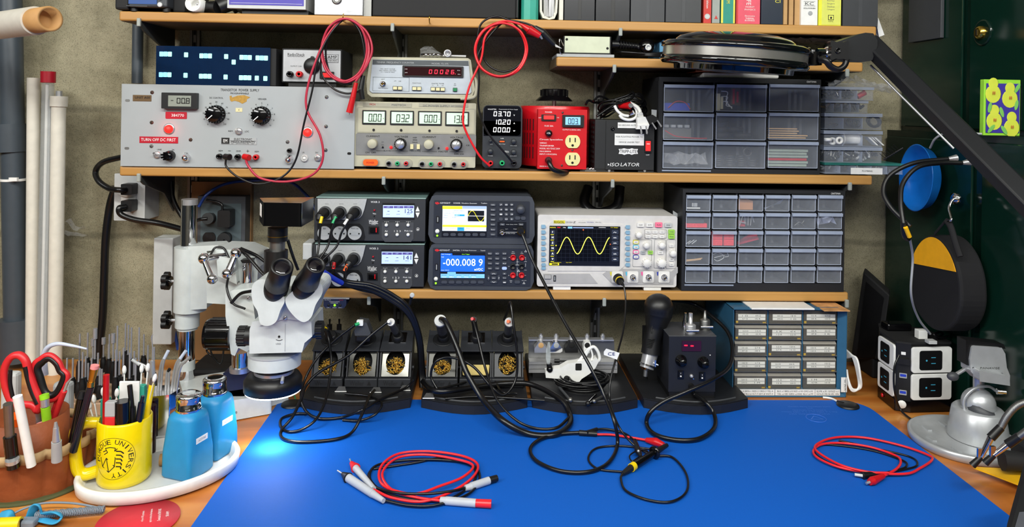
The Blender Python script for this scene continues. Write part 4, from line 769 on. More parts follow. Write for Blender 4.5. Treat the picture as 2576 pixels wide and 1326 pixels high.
def book(a,c_,mat,label,name='book',cat='book',h=.24,Y=1.615,dep=.16,deco=None,rnd=0,grp='books and binders on the topmost shelf'):
    q = P((a+c_)/2,55,Y); k = S((a+c_)/2,55,Y); w_ = (c_-a)*k/2-.0003
    t = thing(name,label,cat,(q.x,Y+dep/2,ZA),grp)
    b = B(); 
    if rnd: b.vprism([(q.x-w_,Y+.012),(q.x-w_*.7,Y+.004),(q.x,Y),(q.x+w_*.7,Y+.004),(q.x+w_,Y+.012),(q.x+w_,Y+dep),(q.x-w_,Y+dep)],ZA+.0004,ZA+h,mat)
    else: b.box(q.x-w_,q.x+w_,Y,Y+dep,ZA+.0004,ZA+h,mat)
    if deco: deco(b,q.x,w_,Y)
    b.build('cover',t,.0008); 
    if name == 'book': B().box(q.x-w_+.0015,q.x+w_-.0015,Y+dep-.002,Y+dep+.001,ZA+.004,ZA+h-.004,'paper').build('pages',t)
    return t
book(1311,1355,'teal','teal round-spined binder beside the large black case','binder','binder',rnd=1)
q = P(1381,45,1.62); t = thing('file_holder','cream file holder stuffed with upright papers','file holder',(q.x,1.69,ZA),'books and binders on the topmost shelf')
b = B(); k = S(1381,45,1.62); b.prism([(q.x+x*k,ZA+.001+z*k) for x,z in ((-24,60),(-23,20),(-16,4),(0,0),(14,3),(20,18),(22,60),(17,60),(15,20),(10,8),(0,5),(-12,9),(-18,22),(-19,60))],1.618,1.77,'offwhite'); b.build('shell',t)
b = B(); random.seed(4)
for i in range(7): x = q.x+(-12+4*i)*k; b.add([(x,1.63,ZA+.009),(x+.002,1.63,ZA+.009),(x+.002+random.uniform(-.003,.003),1.625,ZA+.14),(x+random.uniform(-.003,.003),1.625,ZA+.14),(x,1.76,ZA+.009),(x+.002,1.76,ZA+.009),(x+.002,1.76,ZA+.14),(x,1.76,ZA+.14)],[(0,1,2,3),(0,3,7,4),(1,5,6,2)],'paper')
b.build('papers',t)
def blk(c2): return lambda b,x,w_,Y: b.box(x-w_*.1,x+w_*.12,Y-.0006,Y,ZA+.001,ZA+.23,c2)
book(1406,1417,'offwhite','thin white booklet between the file holder and the black binders')
book(1419,1496,'binder_black','glossy black binder, leftmost of the dark binders','binder','binder',deco=blk('black'))
book(1498,1584,'binder_black','glossy black binder, second of the dark binders','binder','binder',deco=blk('black'))
book(1586,1672,'binder_grey','dark grey binder, third of the dark binders','binder','binder',deco=blk('dark_grey'))
book(1674,1764,'binder_grey','dark grey binder beside the thin red book','binder','binder',deco=blk('dark_grey'),Y=1.611)
def d_red(b,x,w_,Y): b.text('2nd Edition',(x,Y-.0006,ZA+.05),(0,0,-1),(1,0,0),.034,.005,'print_white'); b.lathe([(.006,.0),(.006,.0005),(0,.0005)],(x,Y,ZA+.015),'light_grey','Y')
book(1769,1789,'book_red','thin red book with white spine writing',deco=d_red)
def d_g(b,x,w_,Y): b.add([(x-.004,Y-.0006,ZA+.01),(x+.004,Y-.0006,ZA+.01),(x,Y-.0006,ZA+.018)],[(0,1,2)],'book_red')
book(1791,1811,'book_grey','thin grey book with a small red triangle on its spine',deco=d_g)
def d_t(b,x,w_,Y): b.box(x-w_,x-w_*.7,Y-.0006,Y,ZA+.001,ZA+.23,'book_yellow'); b.box(x+w_*.75,x+w_,Y-.0006,Y,ZA+.001,ZA+.23,'book_yellow'); b.text('OHM',(x,Y-.0006,ZA+.055),(0,0,-1),(1,0,0),.02,.008,'book_yellow')
book(1813,1849,'book_teal','teal book with yellow spine edges',deco=d_t)
def d_p(b,x,w_,Y):
    b.box(x-w_,x-w_*.86,Y-.0006,Y,ZA+.001,ZA+.23,'book_red')
    for s_,z,ww in (('HORST',.038,.02),('PHYSICS',.032,.024),('Electronics',.018,.022),('THERMAL',.0125,.02),('BUSINESS',.008,.022)): b.text(s_,(x+.004,Y-.0007,ZA+z),(1,0,0),(0,0,1),ww,.0035,'print_white')
    b.text('LIFE',(x+.001,Y-.0007,ZA+.052),(0,0,-1),(1,0,0),.02,.010,'print_white')
book(1851,1912,'book_pink','wide pink book with white spine lettering',deco=d_p)
book(1914,1970,'book_navy','dark navy blue book beside the pink book',deco=lambda b,x,w_,Y: b.text('CI',(x+.012,Y-.0007,ZA+.052),(1,0,0),(0,0,1),.012,.007,'book_yellow'))
for i,(a,c_) in enumerate(((1971,1981),(1984,1996),(1998,2012))): book(a,c_,'kraft',('tan paper folder touching the navy book','middle tan paper folder','tan paper folder touching the white binder')[i],'folder','folder',Y=1.612+.005*i)
def d_w(b,x,w_,Y): b.text('KOLLMORGEN',(x,Y-.0007,ZA+.038),(1,0,0),(0,0,1),.026,.003,'print_black'); b.box(x-.013,x+.013,Y-.0006,Y,ZA+.043,ZA+.0436,'print_black'); b.box(x-.013,x+.013,Y-.0006,Y,ZA+.053,ZA+.0536,'print_black'); b.text('KC',(x,Y-.0007,ZA+.0483),(1,0,0),(0,0,1),.02,.007,'print_grey'); b.lathe([(.005,0),(.005,.001),(.003,.001)],(x+.002,Y,ZA+.027),'lgrey2','Y',14)
book(2014,2057,'white','white binder with a small black outlined emblem','binder','binder',deco=d_w)
def d_y(b,x,w_,Y):
    b.box(x-w_+.007,x+w_-.001,Y-.0006,Y,ZA+.002,ZA+.23,'book_lemon2')
    for i,s_ in enumerate(('Cullen','Earley','Sargent','Sheehan','Caloggero')): b.text(s_,(x+.002,Y-.0008,ZA+.062-.0065*i),(1,0,0),(0,0,1),.017 if i else .012,.004,'print_grey')
    b.box(x-.004,x+.009,Y-.001,Y-.0006,ZA+.0125,ZA+.024,'print_black'); b.box(x-.0028,x+.0078,Y-.0013,Y-.001,ZA+.0137,ZA+.0228,'book_lemon2'); b.text('NFPA',(x+.0025,Y-.0008,ZA+.0095),(1,0,0),(0,0,1),.011,.0028,'print_black'); b.sph((x+.0025,Y-.001,ZA+.0175),.003,'print_black',(1,.2,1),8)
M('book_lemon2',(218,222,104),.5); book(2058,2116,'book_lemon','bright yellow book with a column of author names',deco=d_y)
book(2119,2209,'binder_grey','dark grey binder at the right end of the topmost shelf','binder','binder',deco=blk('dark_grey'))
b = B(); sheet(b,[P(2207+5*i,44+(14*i),1.63) for i in range(4)]+[P(2225,92,1.63)],3,'bubble_bag',.001,3); sheet(b,[P(2207,44,1.63),P(2205,70,1.63),P(2205,92,1.63)],3,'bubble_bag',.001,3)
b.add([P(2209,44,1.629),P(2225,88,1.629),P(2211,93,1.629),P(2207,70,1.629),P(2209,44,1.631),P(2225,88,1.631),P(2211,93,1.631),P(2207,70,1.631)],[(0,3,2,1),(4,5,6,7),(0,1,5,4),(1,2,6,5),(2,3,7,6)],'paper'); b.build('plastic_bag',label='white plastic bag hanging off the right end of the topmost shelf',cat='bag')
# ================================================================ short shelf
use(1360,0,2.862)
M('pale_green_grey',(196,202,176),.5)
Y = 1.62; b = B(); q = P(322,392,Y); k = S(322,392,Y); b.box(q.x-208*k,q.x+208*k,Y-.004,Y+.11,ZD+.0005,ZD+.0075,'lgrey2'); b.build('flat_case',bevel=.001,label='flat pale grey slab under the greenish white box on the short shelf',cat='case')
t = thing('control_box','greenish white control box with black end plates on the short shelf','box',(P(330,330,Y).x,Y+.04,ZD+.008))
q = P(336,316,Y); b = B(); b.box(q.x-164*k,q.x+164*k,Y,Y+.09,ZD+.0105,ZD+.047,'pale_green_grey'); b.build('housing',t,.001)
b = B(); b.box(q.x-170*k,q.x-165*k,Y-.001,Y+.09,ZD+.0085,ZD+.047,'black'); b.box(q.x+165*k,q.x+170*k,Y-.001,Y+.09,ZD+.0085,ZD+.047,'black'); b.box(q.x-165*k,q.x+165*k,Y+.001,Y+.088,ZD+.0085,ZD+.0102,'black'); b.build('end_plates',t)
for x,y in ((188,283),(481,348)): screw(t,x,y,9,Y,'black')
b = B(); b.tube([P(165,330,Y-.002),P(140,280,Y-.004),P(135,300,Y-.006),P(138,370,Y-.006),P(160,400,Y-.002)],.0013,'chrome',6); b.build('wire_bail',t)
b = B(); b.cyl(P(512,318,Y+.02),P(560,320,Y+.02),.009,'black',.0085)
for i in range(7): b.cyl(P(568+20*i,322+i*2,Y+.02),P(580+20*i,323+i*2,Y+.02),.0105-.0006*i,'black',.0095-.0006*i,12)
b.cyl(P(560,322,Y+.02),P(720,335,Y+.02),.0055,'black'); q = P(765,333,Y+.015); b.cyl(P(700,340,Y+.02),q,.007,'black',.011); b.sph(q,.019,'black_gloss',(1,.8,.9)); b.lathe([(.007,.014),(.007,.0165),(.004,.0165),(.004,.015),(0,.015)],q+Vector((0,0,-.004)),'light_grey','Y',14)
b.build('coiled_lead',label='black ribbed strain relief and knob lying beside the greenish white box',cat='lead')
b = B(); 
for i in range(4): b.tube([P(540,372,Y+.03),P(600,375+8*i,Y+.01+.01*i),P(760,385+5*i,Y+.01),P(880,380+8*i,Y+.02),P(960,372,Y+.05)],.0024,'black_wire')
b.build('black_cables',label='black cables lying flat along the short shelf behind the magnifier',cat='cable')
M('blue_clear',(110,175,220),.3,alpha=.75)
q = P(1045,330,1.66); k = S(1045,330,1.66); t = thing('parts_box','translucent blue box with a pale lid behind the round magnifier','box',(q.x,1.7,ZD))
b = B(); b.box(q.x-190*k,q.x+188*k,1.66,1.78,ZD+.0005,ZD+.041,'blue_clear'); b.build('tray',t,.001); b = B(); b.box(q.x-172*k,q.x+192*k,1.655,1.782,ZD+.0412,ZD+.046,'blue_clear'); b.build('lid',t,.001)
for i in range(2): b = B(); q = P(1033+18*i,300,1.64); b.cyl(q,q+Vector((0,0,.008)),.0022,'light_grey'); b.cyl(q+Vector((0,0,.008)),q+Vector((0,0,.014)),.0035,'red'); b.cyl((q.x,q.y,ZD),q,.002,'lgrey2'); b.build('red_terminal',label='small red-topped terminal poking up behind the magnifier',cat='terminal',group='red-topped terminals')
b = B(); sheet(b,[P(1545+30*i,262+10*abs(sin(i*.9))+i*.8,1.63) for i in range(22)],8,'silver_bag',.0025,8); M('silver_bag',(120,118,122),.25,.7)
b.build('antistatic_bag',label='crinkled silvery bag lying on the short shelf behind the magnifier',cat='bag')
# ================================================================ magnifier lamp
M('mag_black',(10,10,12),.08,coat=.4); M('brushed',(196,192,186),.26,.85)
M('glass',(230,240,240),.02,alpha=.2)
cm = P(1390,395,1.45); km = S(1390,395,1.45); tl = Matrix.Translation(cm) @ Matrix.Rotation(.055,4,'Y') @ Matrix.Rotation(.05,4,'X') @ Matrix.Translation(-cm)
t = thing('magnifier_lamp','round black magnifier lamp with brushed metal band on a thick black arm','lamp',cm)
A = 515*km
def ell(b,prof,mat,n=56):
    b.lathe(prof,cm,mat,'Z',n); return b
b = ell(B(),[(A*.5,-.034),(A*.80,-.034),(A*.81,-.025),(A*.97,-.024),(A*1.0,-.019),(A*1.0,-.009),(A*.975,-.0085)],'mag_black'); b.build('lower_ring',t,xf=tl)
b = ell(B(),[(A*.975,-.0085),(A*.975,.0085)],'brushed'); b.build('metal_band',t,xf=tl)
b = ell(B(),[(A*.975,.0085),(A*1.0,.009),(A*1.0,.016),(A*.95,.021),(A*.82,.022),(A*.81,.026),(A*.76,.032),(A*.6,.039),(A*.5,.041),(A*.5,-.034)],'mag_black'); b.build('upper_ring',t,xf=tl)
b = ell(B(),[(A*.5,-.03),(A*.3,-.034),(0,-.036)],'glass'); b.build('lens',t,xf=tl)
Ym = 1.45; c2 = P(1975,410,Ym)
b = B(); b.cyl(P(1895,385,Ym),P(1935,385,Ym),.012,'mag_black'); b.pbox(1890,330,1925,470,Ym-.012,Ym+.012,'mag_black',8); b.cyl(P(1968,375,Ym),P(1968,470,Ym),.015,'mag_black'); b.cyl(P(1945,360,Ym),P(1945,470,Ym),.008,'steel'); b.cyl(P(1990,385,Ym),P(2080,385,Ym),.010,'chrome'); b.sph(P(2075,385,Ym),.014,'chrome'); b.build('swivel_joint',t)
b = B(); ctr = P(2140,365,Ym-.03); kk = S(2140,365,Ym)
pts = []
for i in range(48):
    a = 2*pi*i/48; r_ = (62+30*max(0,cos(4*(a-pi/4)))**1.5)*kk; pts.append((ctr.x+r_*cos(a),ctr.z+r_*sin(a)))
b.prism(pts,Ym-.038,Ym-.024,'black',True); b.plathe([(22,0),(22,.002),(18,.002),(0,.001)],2140,366,Ym-.038,'black_gloss'); b.build('clamp_knob',t,.002)
b = B(); b.tube([P(2010,430,Ym-.02),P(2055,440,Ym-.03),P(2090,480,Ym-.03),P(2140,500,Ym-.03),P(2185,475,Ym-.03),P(2200,430,Ym-.03),P(2170,405,Ym-.03),P(2120,410,Ym-.03),P(2070,440,Ym-.03)],.0058,'black',10,flat=1.3); b.build('grip_loop',t)
M('arm_black',(22,23,26),.45)
b = B(); b.ppoly([(2140,300),(2230,268),(2340,235),(2395,240),(2425,290),(2425,330),(2390,430),(2370,440),(2240,432),(2160,400),(2120,365)],Ym-.022,Ym+.02,'arm_black'); b.build('arm_head',t,.006,seg=3)
b = B(); q0 = P(2400,345,Ym); q1 = P(2400+1340,345+1345,Ym-.35); d = (q1-q0).normalized(); u = Vector((0,1,0)); u = (u-d*u.dot(d)).normalized(); w_ = d.cross(u); hw = 62*kk
vs = [q+w_*a*hw+u*c_*.014 for q in (q0-d*.02,q1) for a,c_ in ((-1,-1),(1,-1),(1,1),(-1,1))]; b.add(vs,[(0,1,2,3),(7,6,5,4)]+[(i,i+4,(i+1) % 4+4,(i+1) % 4) for i in range(4)],'arm_black'); b.build('lower_arm',t,.004,seg=3)
b = B(); b.cyl(P(2375,470,Ym+.022),P(2375+600,470+600,Ym-.10),.0022,'steel'); b.build('tension_rod',t)
use()
# ================================================================ lowest shelf
M('weller_top',(112,140,138),.35); M('weller_face',(44,46,50),.5); M('silver_panel',(170,172,174),.5,nz=(300,.05)); M('em_lcd',(170,190,235),em=.85); M('lcd_ink',(50,60,120),.6); M('lcd_violet',(90,80,160),.6)
def weller(dx,dy,zb,zt,num,subs,top,label):
    use(760-dx/4.42,460+dy/4.42,4.42); Y = 1.612
    c = P(740,400,Y); k = S(740,400,Y); x0 = c.x-598*k; x1 = c.x+628*k
    t = thing('soldering_station',label,'soldering station',(c.x,1.69,zb))
    b = B(); b.box(x0,x1,Y+.003,YW-.06,zb+.003,zt,'black_matte'); b.box(x0+.002,x1+.001,Y+.003,YW-.058,zt,zt+.003,'weller_top'); b.build('case',t,.002)
    b = B(); b.box(x0,x1,Y-.001,Y+.003,zb+.006,zt,'weller_face'); b.ppoly([(885,440),(1240,440),(1240,620),(1210,658),(920,658),(885,610)],Y-.002,Y,'dark_grey')
    b.ptext('WXR 3',812,213,22,Y-.001,'print_white',98); b.ptext('Weller',793,430,38,Y-.001,'print_white',105,it=.15); b.pbox(745,452,845,456,Y-.0016,Y-.001,'print_white'); b.pbox(770,463,818,466,Y-.0016,Y-.001,'print_white'); b.ptext('Vac',804,342,16,Y-.001,'print_white',38)
    for i,s_ in enumerate('123'): x = 938+121*i; b.ptext(s_,x,437,18,Y-.002,'print_white'); b.pbox(x-24,430,x-12,433,Y-.0025,Y-.002,'print_white'); b.pbox(x+12,430,x+24,433,Y-.0025,Y-.002,'print_white')
    b.ptext('Air',937,536,19,Y-.002,'print_white',34); b.ptext('1 2 3',1060,537,19,Y-.002,'print_white',72); b.ptext('Pick Up',1183,536,19,Y-.002,'print_white',88)
    b.plathe([(18,0),(18,.0006),(15,.0006),(15,0)],1287,516,Y-.001,'print_white',16); b.ppoly([(1276,524),(1298,524),(1287,506)],Y-.0016,Y-.001,'print_white'); b.build('front_panel',t,.0006)
    b = B(); b.ppoly([(172,178),(720,178),(690,300),(668,360),(640,392),(600,410),(172,410)],Y-.004,Y-.001,'silver_panel'); b.ppoly([(170,455),(640,455),(680,500),(700,600),(690,640),(170,640)],Y-.002,Y-.001,'black')
    for x in (275,435,590): b.pbox(x-22,233,x+22,236,Y-.0046,Y-.004,'print_grey')
    b.build('socket_plate',t,.0005)
    for x,y in ((245,330),(412,330),(580,328)):
        b = B(); b.plathe([(72,0),(70,.006),(60,.010),(58,.004)],x+12,y,Y-.004,'dark_grey'); q = P(x+5,y-5,Y-.008); b.cyl(q,q+Vector((-.006,-.022,-.008)),58*k,'rubber',48*k); b.cyl(q+Vector((-.006,-.022,-.008)),q+Vector((-.008,-.030,-.013)),46*k,'rubber',20*k); b.build('cable_plug',t)
    for i,(x,s_) in enumerate(((249,'Air'),(419,'Vac'),(586,'Pick Up'))):
        b = B(); b.plathe([(77,0),(76,.002)],x,558,Y-.002,'silver_panel',28); b.pbox(x-68,540,x+68,588,Y-.0045,Y-.004,'lgrey2')
        b.ptext(s_,x,508,17,Y-.004,'print_black',80 if i > 1 else 34); b.pcyl(x-50,566,9,Y-.0045,Y-.005,'void',n=10); b.pcyl(x+46,566,9,Y-.0045,Y-.005,'void',n=10); b.build('air_port',t)
    b = B(); b.pbox(893,226,1248,404,Y-.003,Y-.001,'black',4); b.pbox(900,250,1244,384,Y-.0034,Y-.003,'em_lcd')
    for i in range(3): b.pbox(906+113*i,258,1012+113*i,282,Y-.0037,Y-.0034,'lcd_violet'); b.ptext('OFF',958+113*i,270,12,Y-.0038,'em_lcd',32)
    b.ptext('-',960,315,5,Y-.0034,'lcd_ink',24); b.ptext('-',1073,315,5,Y-.0034,'lcd_ink',24); b.ptext(num,1186,314,46,Y-.0034,'lcd_ink',84)
    for i,s_ in enumerate(subs): b.ptext(s_,955+113*i,350,9,Y-.0034,'lcd_violet',40)
    b.build('screen',t)
    for y,s_ in ((290,1),(360,-1)): b = B(); b.ppoly([(1260,y+28*s_),(1308,y+28*s_),(1284,y-28*s_)],Y-.003,Y-.001,'white'); b.build('arrow_button',t)
    for y in (470,577):
        for i in range(3): B().plathe([(19,0),(18,.003),(12,.005),(0,.0055)],937+121*i,y,Y-.002,'white',16).build('round_button',t)
    B().pbox(740,486,855,570,Y-.002,Y-.001,'black').pbox(755,500,838,556,Y-.005,Y-.002,'black_gloss',3).pbox(818,502,830,552,Y-.006,Y-.005,'red').build('rocker_switch',t)
    led(t,805,305,11,Y-.001,'label_red'); led(t,803,370,7,Y-.001,'black')
    for x in (x0+.03,x1-.03): B().cyl((x,Y+.02,zb),(x,Y+.02,zb+.004),.008,'rubber').build('foot',t)
    return t
use(); zt_w = P(930,497,1.612).z; zm_w = P(930,613,1.612).z
weller(15,517,ZC,zm_w-.003,'141',('TEMP 300','OFF','TEMP 20'),1,'lower of the two black soldering stations, its screen reading 141')
weller(0,0,zm_w+.0005,zt_w-.003,'125',('WXP','OFF','WXP'),1,'upper of the two black soldering stations, its screen reading 125')
# ---- twin bumpered instruments ------------------------------------------------
M('bumper',(58,62,70),.5,bump=(700,.15,.0004)); M('ks_face',(38,42,52),.4); M('key',(62,66,76),.45); M('em_pale',(205,222,248),em=.9); M('em_yellow',(250,232,30),em=.9); M('em_lav',(140,160,215),em=.8); M('em_blue2',(18,90,215),em=.9); M('em_paleblue',(110,170,245),em=.9); M('em_teal',(30,140,190),em=.8); M('scr_black',(18,20,28),.3)
def bumpered(x0,y0,x1,y1,zb,zt,label,name,cat):
    Y = 1.612; c = P((x0+x1)/2,(y0+y1)/2,Y); k = S((x0+x1)/2,(y0+y1)/2,Y); cz = (zb+zt)/2; w_ = (x1-x0)*k/2; h_ = (zt-zb)/2
    t = thing(name,label,cat,(c.x,1.69,zb))
    b = B(); out = [(c.x+x,cz+z) for x,z in ((-w_,-h_*.62),(-w_*.95,-h_*.9),(-w_*.86,-h_),(w_*.86,-h_),(w_*.95,-h_*.9),(w_,-h_*.62),(w_*.985,h_*.72),(w_*.94,h_*.95),(w_*.88,h_),(-w_*.88,h_),(-w_*.94,h_*.95),(-w_*.985,h_*.72))]
    b.prism(out,Y-.004,YW-.04,'bumper'); b.build('rubber_bumper',t,.005,seg=3); return t,Y-.0045
use(1060,460,4.735)
zm_k = P(720,727,1.612).z; zt_k = P(720,150,1.612).z
t,Y = bumpered(82,727,1342,1310,ZC+.0005,zm_k-.0005,'lower grey-bumpered multimeter showing -000.008 9 on a bright blue screen','bench_multimeter','multimeter')
b = B(); b.pbox(140,780,1300,1228,Y-.001,Y,'ks_face',8)
b.ptext('KEYSIGHT',280,803,17,Y-.001,'print_white',118); b.ptext('34470A',416,804,15,Y-.001,'print_white',82); b.ptext('7 1/2 Digit Multimeter',566,806,13,Y-.001,'print_white',185); b.ptext('Truevolt',733,806,13,Y-.001,'print_white',58)
def spark(b,x,y): 
    pts = [P(x+dx,y+dy,Y-.001)-Vector((0,.0006,0)) for dx,dy in ((-25,2),(-18,-10),(-12,14),(-3,-16),(4,16),(11,-10),(17,8),(25,-2))]; b.tube(pts,.0003,'em_red',4,smooth=False)
spark(b,188,803)
for s_,x,y in (('Sense',1093,820),('2W/4W',1093,840),('Input',1197,825),('V Ohm',1197,842),('HI',1048,888),('LO',1042,995),('3A',1042,1102),('1000V',1240,938),('500Vpk',1240,1040),('200Vpk',1148,941),('Front',1068,1165),('Rear',1068,1182),('CAT II (300V)',1224,1164),('Hz',1238,888),('HI',1238,995),('LO',1238,1102)): b.ptext(s_,x,y,9,Y-.001,'print_white')
for x,y in ((1242,812),(1158,1046),(1222,1192)): b.ppoly([(x-15,y+13),(x+15,y+13),(x,y-13)],Y-.0016,Y-.001,'print_white'); b.ppoly([(x-9,y+9),(x+9,y+9),(x,y-7)],Y-.0019,Y-.0016,'ks_face')
for a in ((1140,905,1143,980),(1115,978,1172,981),(1140,1010,1143,1110),(1240,895,1243,925),(1240,960,1243,990)): b.pbox(*a,Y-.0015,Y-.001,'print_white')
b.build('front_panel',t)
b = B(); b.pbox(222,828,758,1140,Y-.002,Y-.001,'scr_black',3); b.pbox(230,866,755,1058,Y-.0023,Y-.002,'em_blue2',8); b.pbox(230,840,368,870,Y-.0023,Y-.002,'em_blue2',6); b.pbox(230,1086,752,1134,Y-.0023,Y-.002,'em_paleblue'); b.pbox(310,1062,410,1088,Y-.0023,Y-.002,'em_paleblue',6)
b.ptext('DC Voltage',296,853,13,Y-.0023,'em_pale',105); b.ptext('Null',254,883,12,Y-.0023,'em_pale'); b.ptext('Auto 100mV',284,1040,11,Y-.0023,'em_pale',92); b.ptext('Auto Trigger',530,851,11,Y-.002,'em_green',96)
b.ptext('-000.008 9',495,947,84,Y-.0023,'em_white',470); b.ptext('mVDC',683,1032,30,Y-.0023,'em_white',100)
for i,s_ in enumerate(('Range','Aperture','Auto Zero','Input Z','DCV Ratio')): b.ptext(s_,272+88*i,1102,9,Y-.0023,'lcd_ink',60); b.ptext(('Auto','NPLC','Off On','10M Auto','Off On')[i],272+88*i,1122,9,Y-.0023,'em_white',50)
b.build('screen',t)
def keyb(t,x,y,w_,h_,s_='',mat='key',r=None,em=0):
    b = B(); b.pbox(x-w_/2,y-h_/2,x+w_/2,y+h_/2,Y-.004,Y-.001,mat,r or h_*.45)
    if s_: b.ptext(s_,x,y,h_*.36,Y-.004,'print_white',w_*.62)
    b.build('key',t)
for i in range(6): keyb(t,272+87*i,1185,70,34)
for j,row in enumerate((('DCV','ACV','Ohm 2W'),('Freq','Cont','Temp'),('Run Stop','Single','Null'),('Display','Acquire',''))):
    for i,s_ in enumerate(row): keyb(t,817+86*i,843+59*j,58,32,s_,'em_lav' if (i,j) == (2,3) else 'key')
for x,y,w_,h_,s_ in ((862,1083,80,26,'^'),(862,1183,80,26,'v'),(800,1133,24,60,'<'),(923,1133,24,60,'>'),(862,1134,56,30,'Select'),(990,1083,50,28,'+'),(990,1134,52,28,'Range'),(990,1186,50,28,'-')): keyb(t,x,y,w_,h_,s_,r=12)
for x,y,m_ in ((1092,890,'red'),(1197,890,'red'),(1090,996,'black'),(1193,996,'black'),(1090,1100,'red'),(1193,1100,'red')): B().plathe([(34,0),(34,.004),(24,.005),(22,.001),(0,.001)],x,y,Y-.001,m_).build('input_jack',t)
keyb(t,1143,1183,66,36); B().pbox(165,965,196,1045,Y-.002,Y-.001,'black').pbox(175,975,186,1035,Y-.0024,Y-.002,'lgrey2').build('usb_port',t)
B().plathe([(24,0),(22,.003),(0,.004)],173,1144,Y-.001,'white').build('power_button',t); led(t,172,1196,12,Y-.001,'em_green')
for q_ in (0,):
    t,Y = bumpered(88,150,1352,727,zm_k+.0005,zt_k,'upper grey-bumpered waveform generator with a yellow and white screen','waveform_generator','signal generator')
b = B(); b.pbox(150,215,1288,650,Y-.001,Y,'ks_face',8); b.pbox(905,465,1250,642,Y-.0014,Y-.001,'scr_black',3)
b.ptext('KEYSIGHT',287,240,17,Y-.001,'print_white',120); b.ptext('33500B',421,241,15,Y-.001,'print_white',82); b.ptext('Waveform Generator',570,243,13,Y-.001,'print_white',186); b.ptext('Trueform',747,243,13,Y-.001,'print_white',72); spark(b,190,242)
for s_,x,y,ww in (('Sync',1017,551,30),('Output',1118,551,44),('Setup',1078,496,38),('50 Ohm 10 Vpk',1062,604,110)): b.ptext(s_,x,y,10,Y-.0014,'print_white',ww)
b.pbox(1010,495,1050,497,Y-.0018,Y-.0014,'print_white'); b.pbox(1105,495,1145,497,Y-.0018,Y-.0014,'print_white'); b.pbox(1000,588,1145,591,Y-.0018,Y-.0014,'print_white'); b.build('front_panel',t)
b = B(); b.pbox(245,270,780,645,Y-.002,Y-.001,'scr_black',3); b.pbox(252,277,775,574,Y-.0023,Y-.002,'em_pale'); b.pbox(252,277,488,314,Y-.0026,Y-.0023,'em_yellow'); b.pbox(488,277,775,310,Y-.0026,Y-.0023,'em_lav'); b.pbox(252,502,775,528,Y-.0026,Y-.0023,'em_yellow'); b.pbox(428,530,510,572,Y-.0026,Y-.0023,'em_teal'); b.pbox(392,376,515,397,Y-.0026,Y-.0023,'em_teal')
b.pbox(554,332,748,460,Y-.0026,Y-.0023,'scr_black'); b.pbox(554,394,748,398,Y-.0029,Y-.0026,'em_white')
b.tube([P(554+202*i/24,396-62*sin(2*pi*i/24),Y-.003) for i in range(25)],.0005,'em_yellow',5)
for s_,x,y,ww in (('Frequency',303,335,86),('Amplitude',303,360,84),('Offset',289,385,56),('Phase',286,411,52),('1.000,000,000kHz',443,333,146),('256.6mVpp',415,359,92),('0.000 V',425,386,60),('0.00°',396,411,54),('Sine,ON,50Ω',303,292,84),('Parameters',305,515,92),('Frequency',296,540,74),('Amplitude',381,540,72),('Offset',468,540,48),('Phase',556,541,42)): b.ptext(s_,x,y,10,Y-.0026,'em_white' if s_ in ('0.000 V',) else 'lcd_ink',ww)
b.build('screen',t)
for i in range(6): keyb(t,291+87.5*i,617,66,34)
for i,s_ in enumerate(('Waveforms','Parameters','Units','Modulate','Sweep','Burst','System')): keyb(t,852,262+59*i,66,30,s_)
for j in range(4):
    for i in range(3): keyb(t,948+64*i,261+57*j,46,38,'789456123 0+'[j*3+i].strip(),r=18)
knob(t,1182,313,52,Y-.001,.012,'dark_grey','key'); keyb(t,1148,420,62,40,r=18); keyb(t,1214,422,58,40,r=18); keyb(t,965,496,62,28,'Trigger','key'); keyb(t,1187,496,62,28,'Channel','key')
def bnc(t,x,y,r,Y,ring='chrome',lab=None):
    b = B(); b.plathe([(r*1.15,0),(r*1.15,.002),(r,.002),(r,.005),(r*.72,.006),(r*.72,.014),(r*.5,.014),(r*.5,.008),(0,.008)],x,y,Y,ring,20); b.plathe([(r*.16,.008),(r*.12,.012),(0,.012)],x,y,Y,'gold',8)
    k = S(x,y,Y); c = P(x,y,Y); b.cyl(c+Vector((-r*k*.9,-.010,0)),c+Vector((r*k*.9,-.010,0)),r*k*.14,ring,n=8); return b.build('coax_socket',t)
bnc(t,962,588,30,Y-.001); bnc(t,1187,580,42,Y-.001,'gold')
B().pbox(178,398,212,478,Y-.002,Y-.001,'black').pbox(190,410,200,465,Y-.0024,Y-.002,'lgrey2').build('usb_port',t); B().plathe([(26,0),(24,.003),(0,.004)],190,577,Y-.001,'white').build('power_button',t); led(t,189,629,12,Y-.001,'em_green')
# ---- oscilloscope --------------------------------------------------------------
use(1300,460,4.42)
M('scope_white',(208,205,202),.45); M('scope_grey',(172,170,170),.45); M('softkey',(128,165,190),.45); M('em_trace',(250,250,90),em=1.3); M('em_grid',(34,42,60),em=.2); M('key_w',(226,224,220),.45); M('key_pink',(245,120,150),.4,em=0); M('key_green',(150,205,80),.4); M('ch_yellow',(215,205,60),.4); M('ch_cyan',(80,180,215),.4); M('ch_pink',(230,90,150),.4); M('ch_blue',(60,70,160),.4)
Y = 1.612; c = P(1008,755,Y); k = S(1008,755,Y); zs1 = P(1008,362,Y).z; zs0 = ZC+.0085; w_ = 780*k
t = thing('oscilloscope','off-white oscilloscope whose dark screen shows a yellow sine wave','oscilloscope',(c.x,1.69,ZC))
b = B(); b.prism([(c.x+x,(zs0+zs1)/2+z) for x,z in rrect(w_*2,zs1-zs0,28*k)],Y,YW-.05,'scope_white'); b.build('case',t,.004,seg=3)
for x in (503,1512): q = P(x,1165,Y); B().box(q.x-98*k,q.x+98*k,Y+.002,Y+.02,ZC+.0003,zs0+.001,'white').build('foot',t,.001)
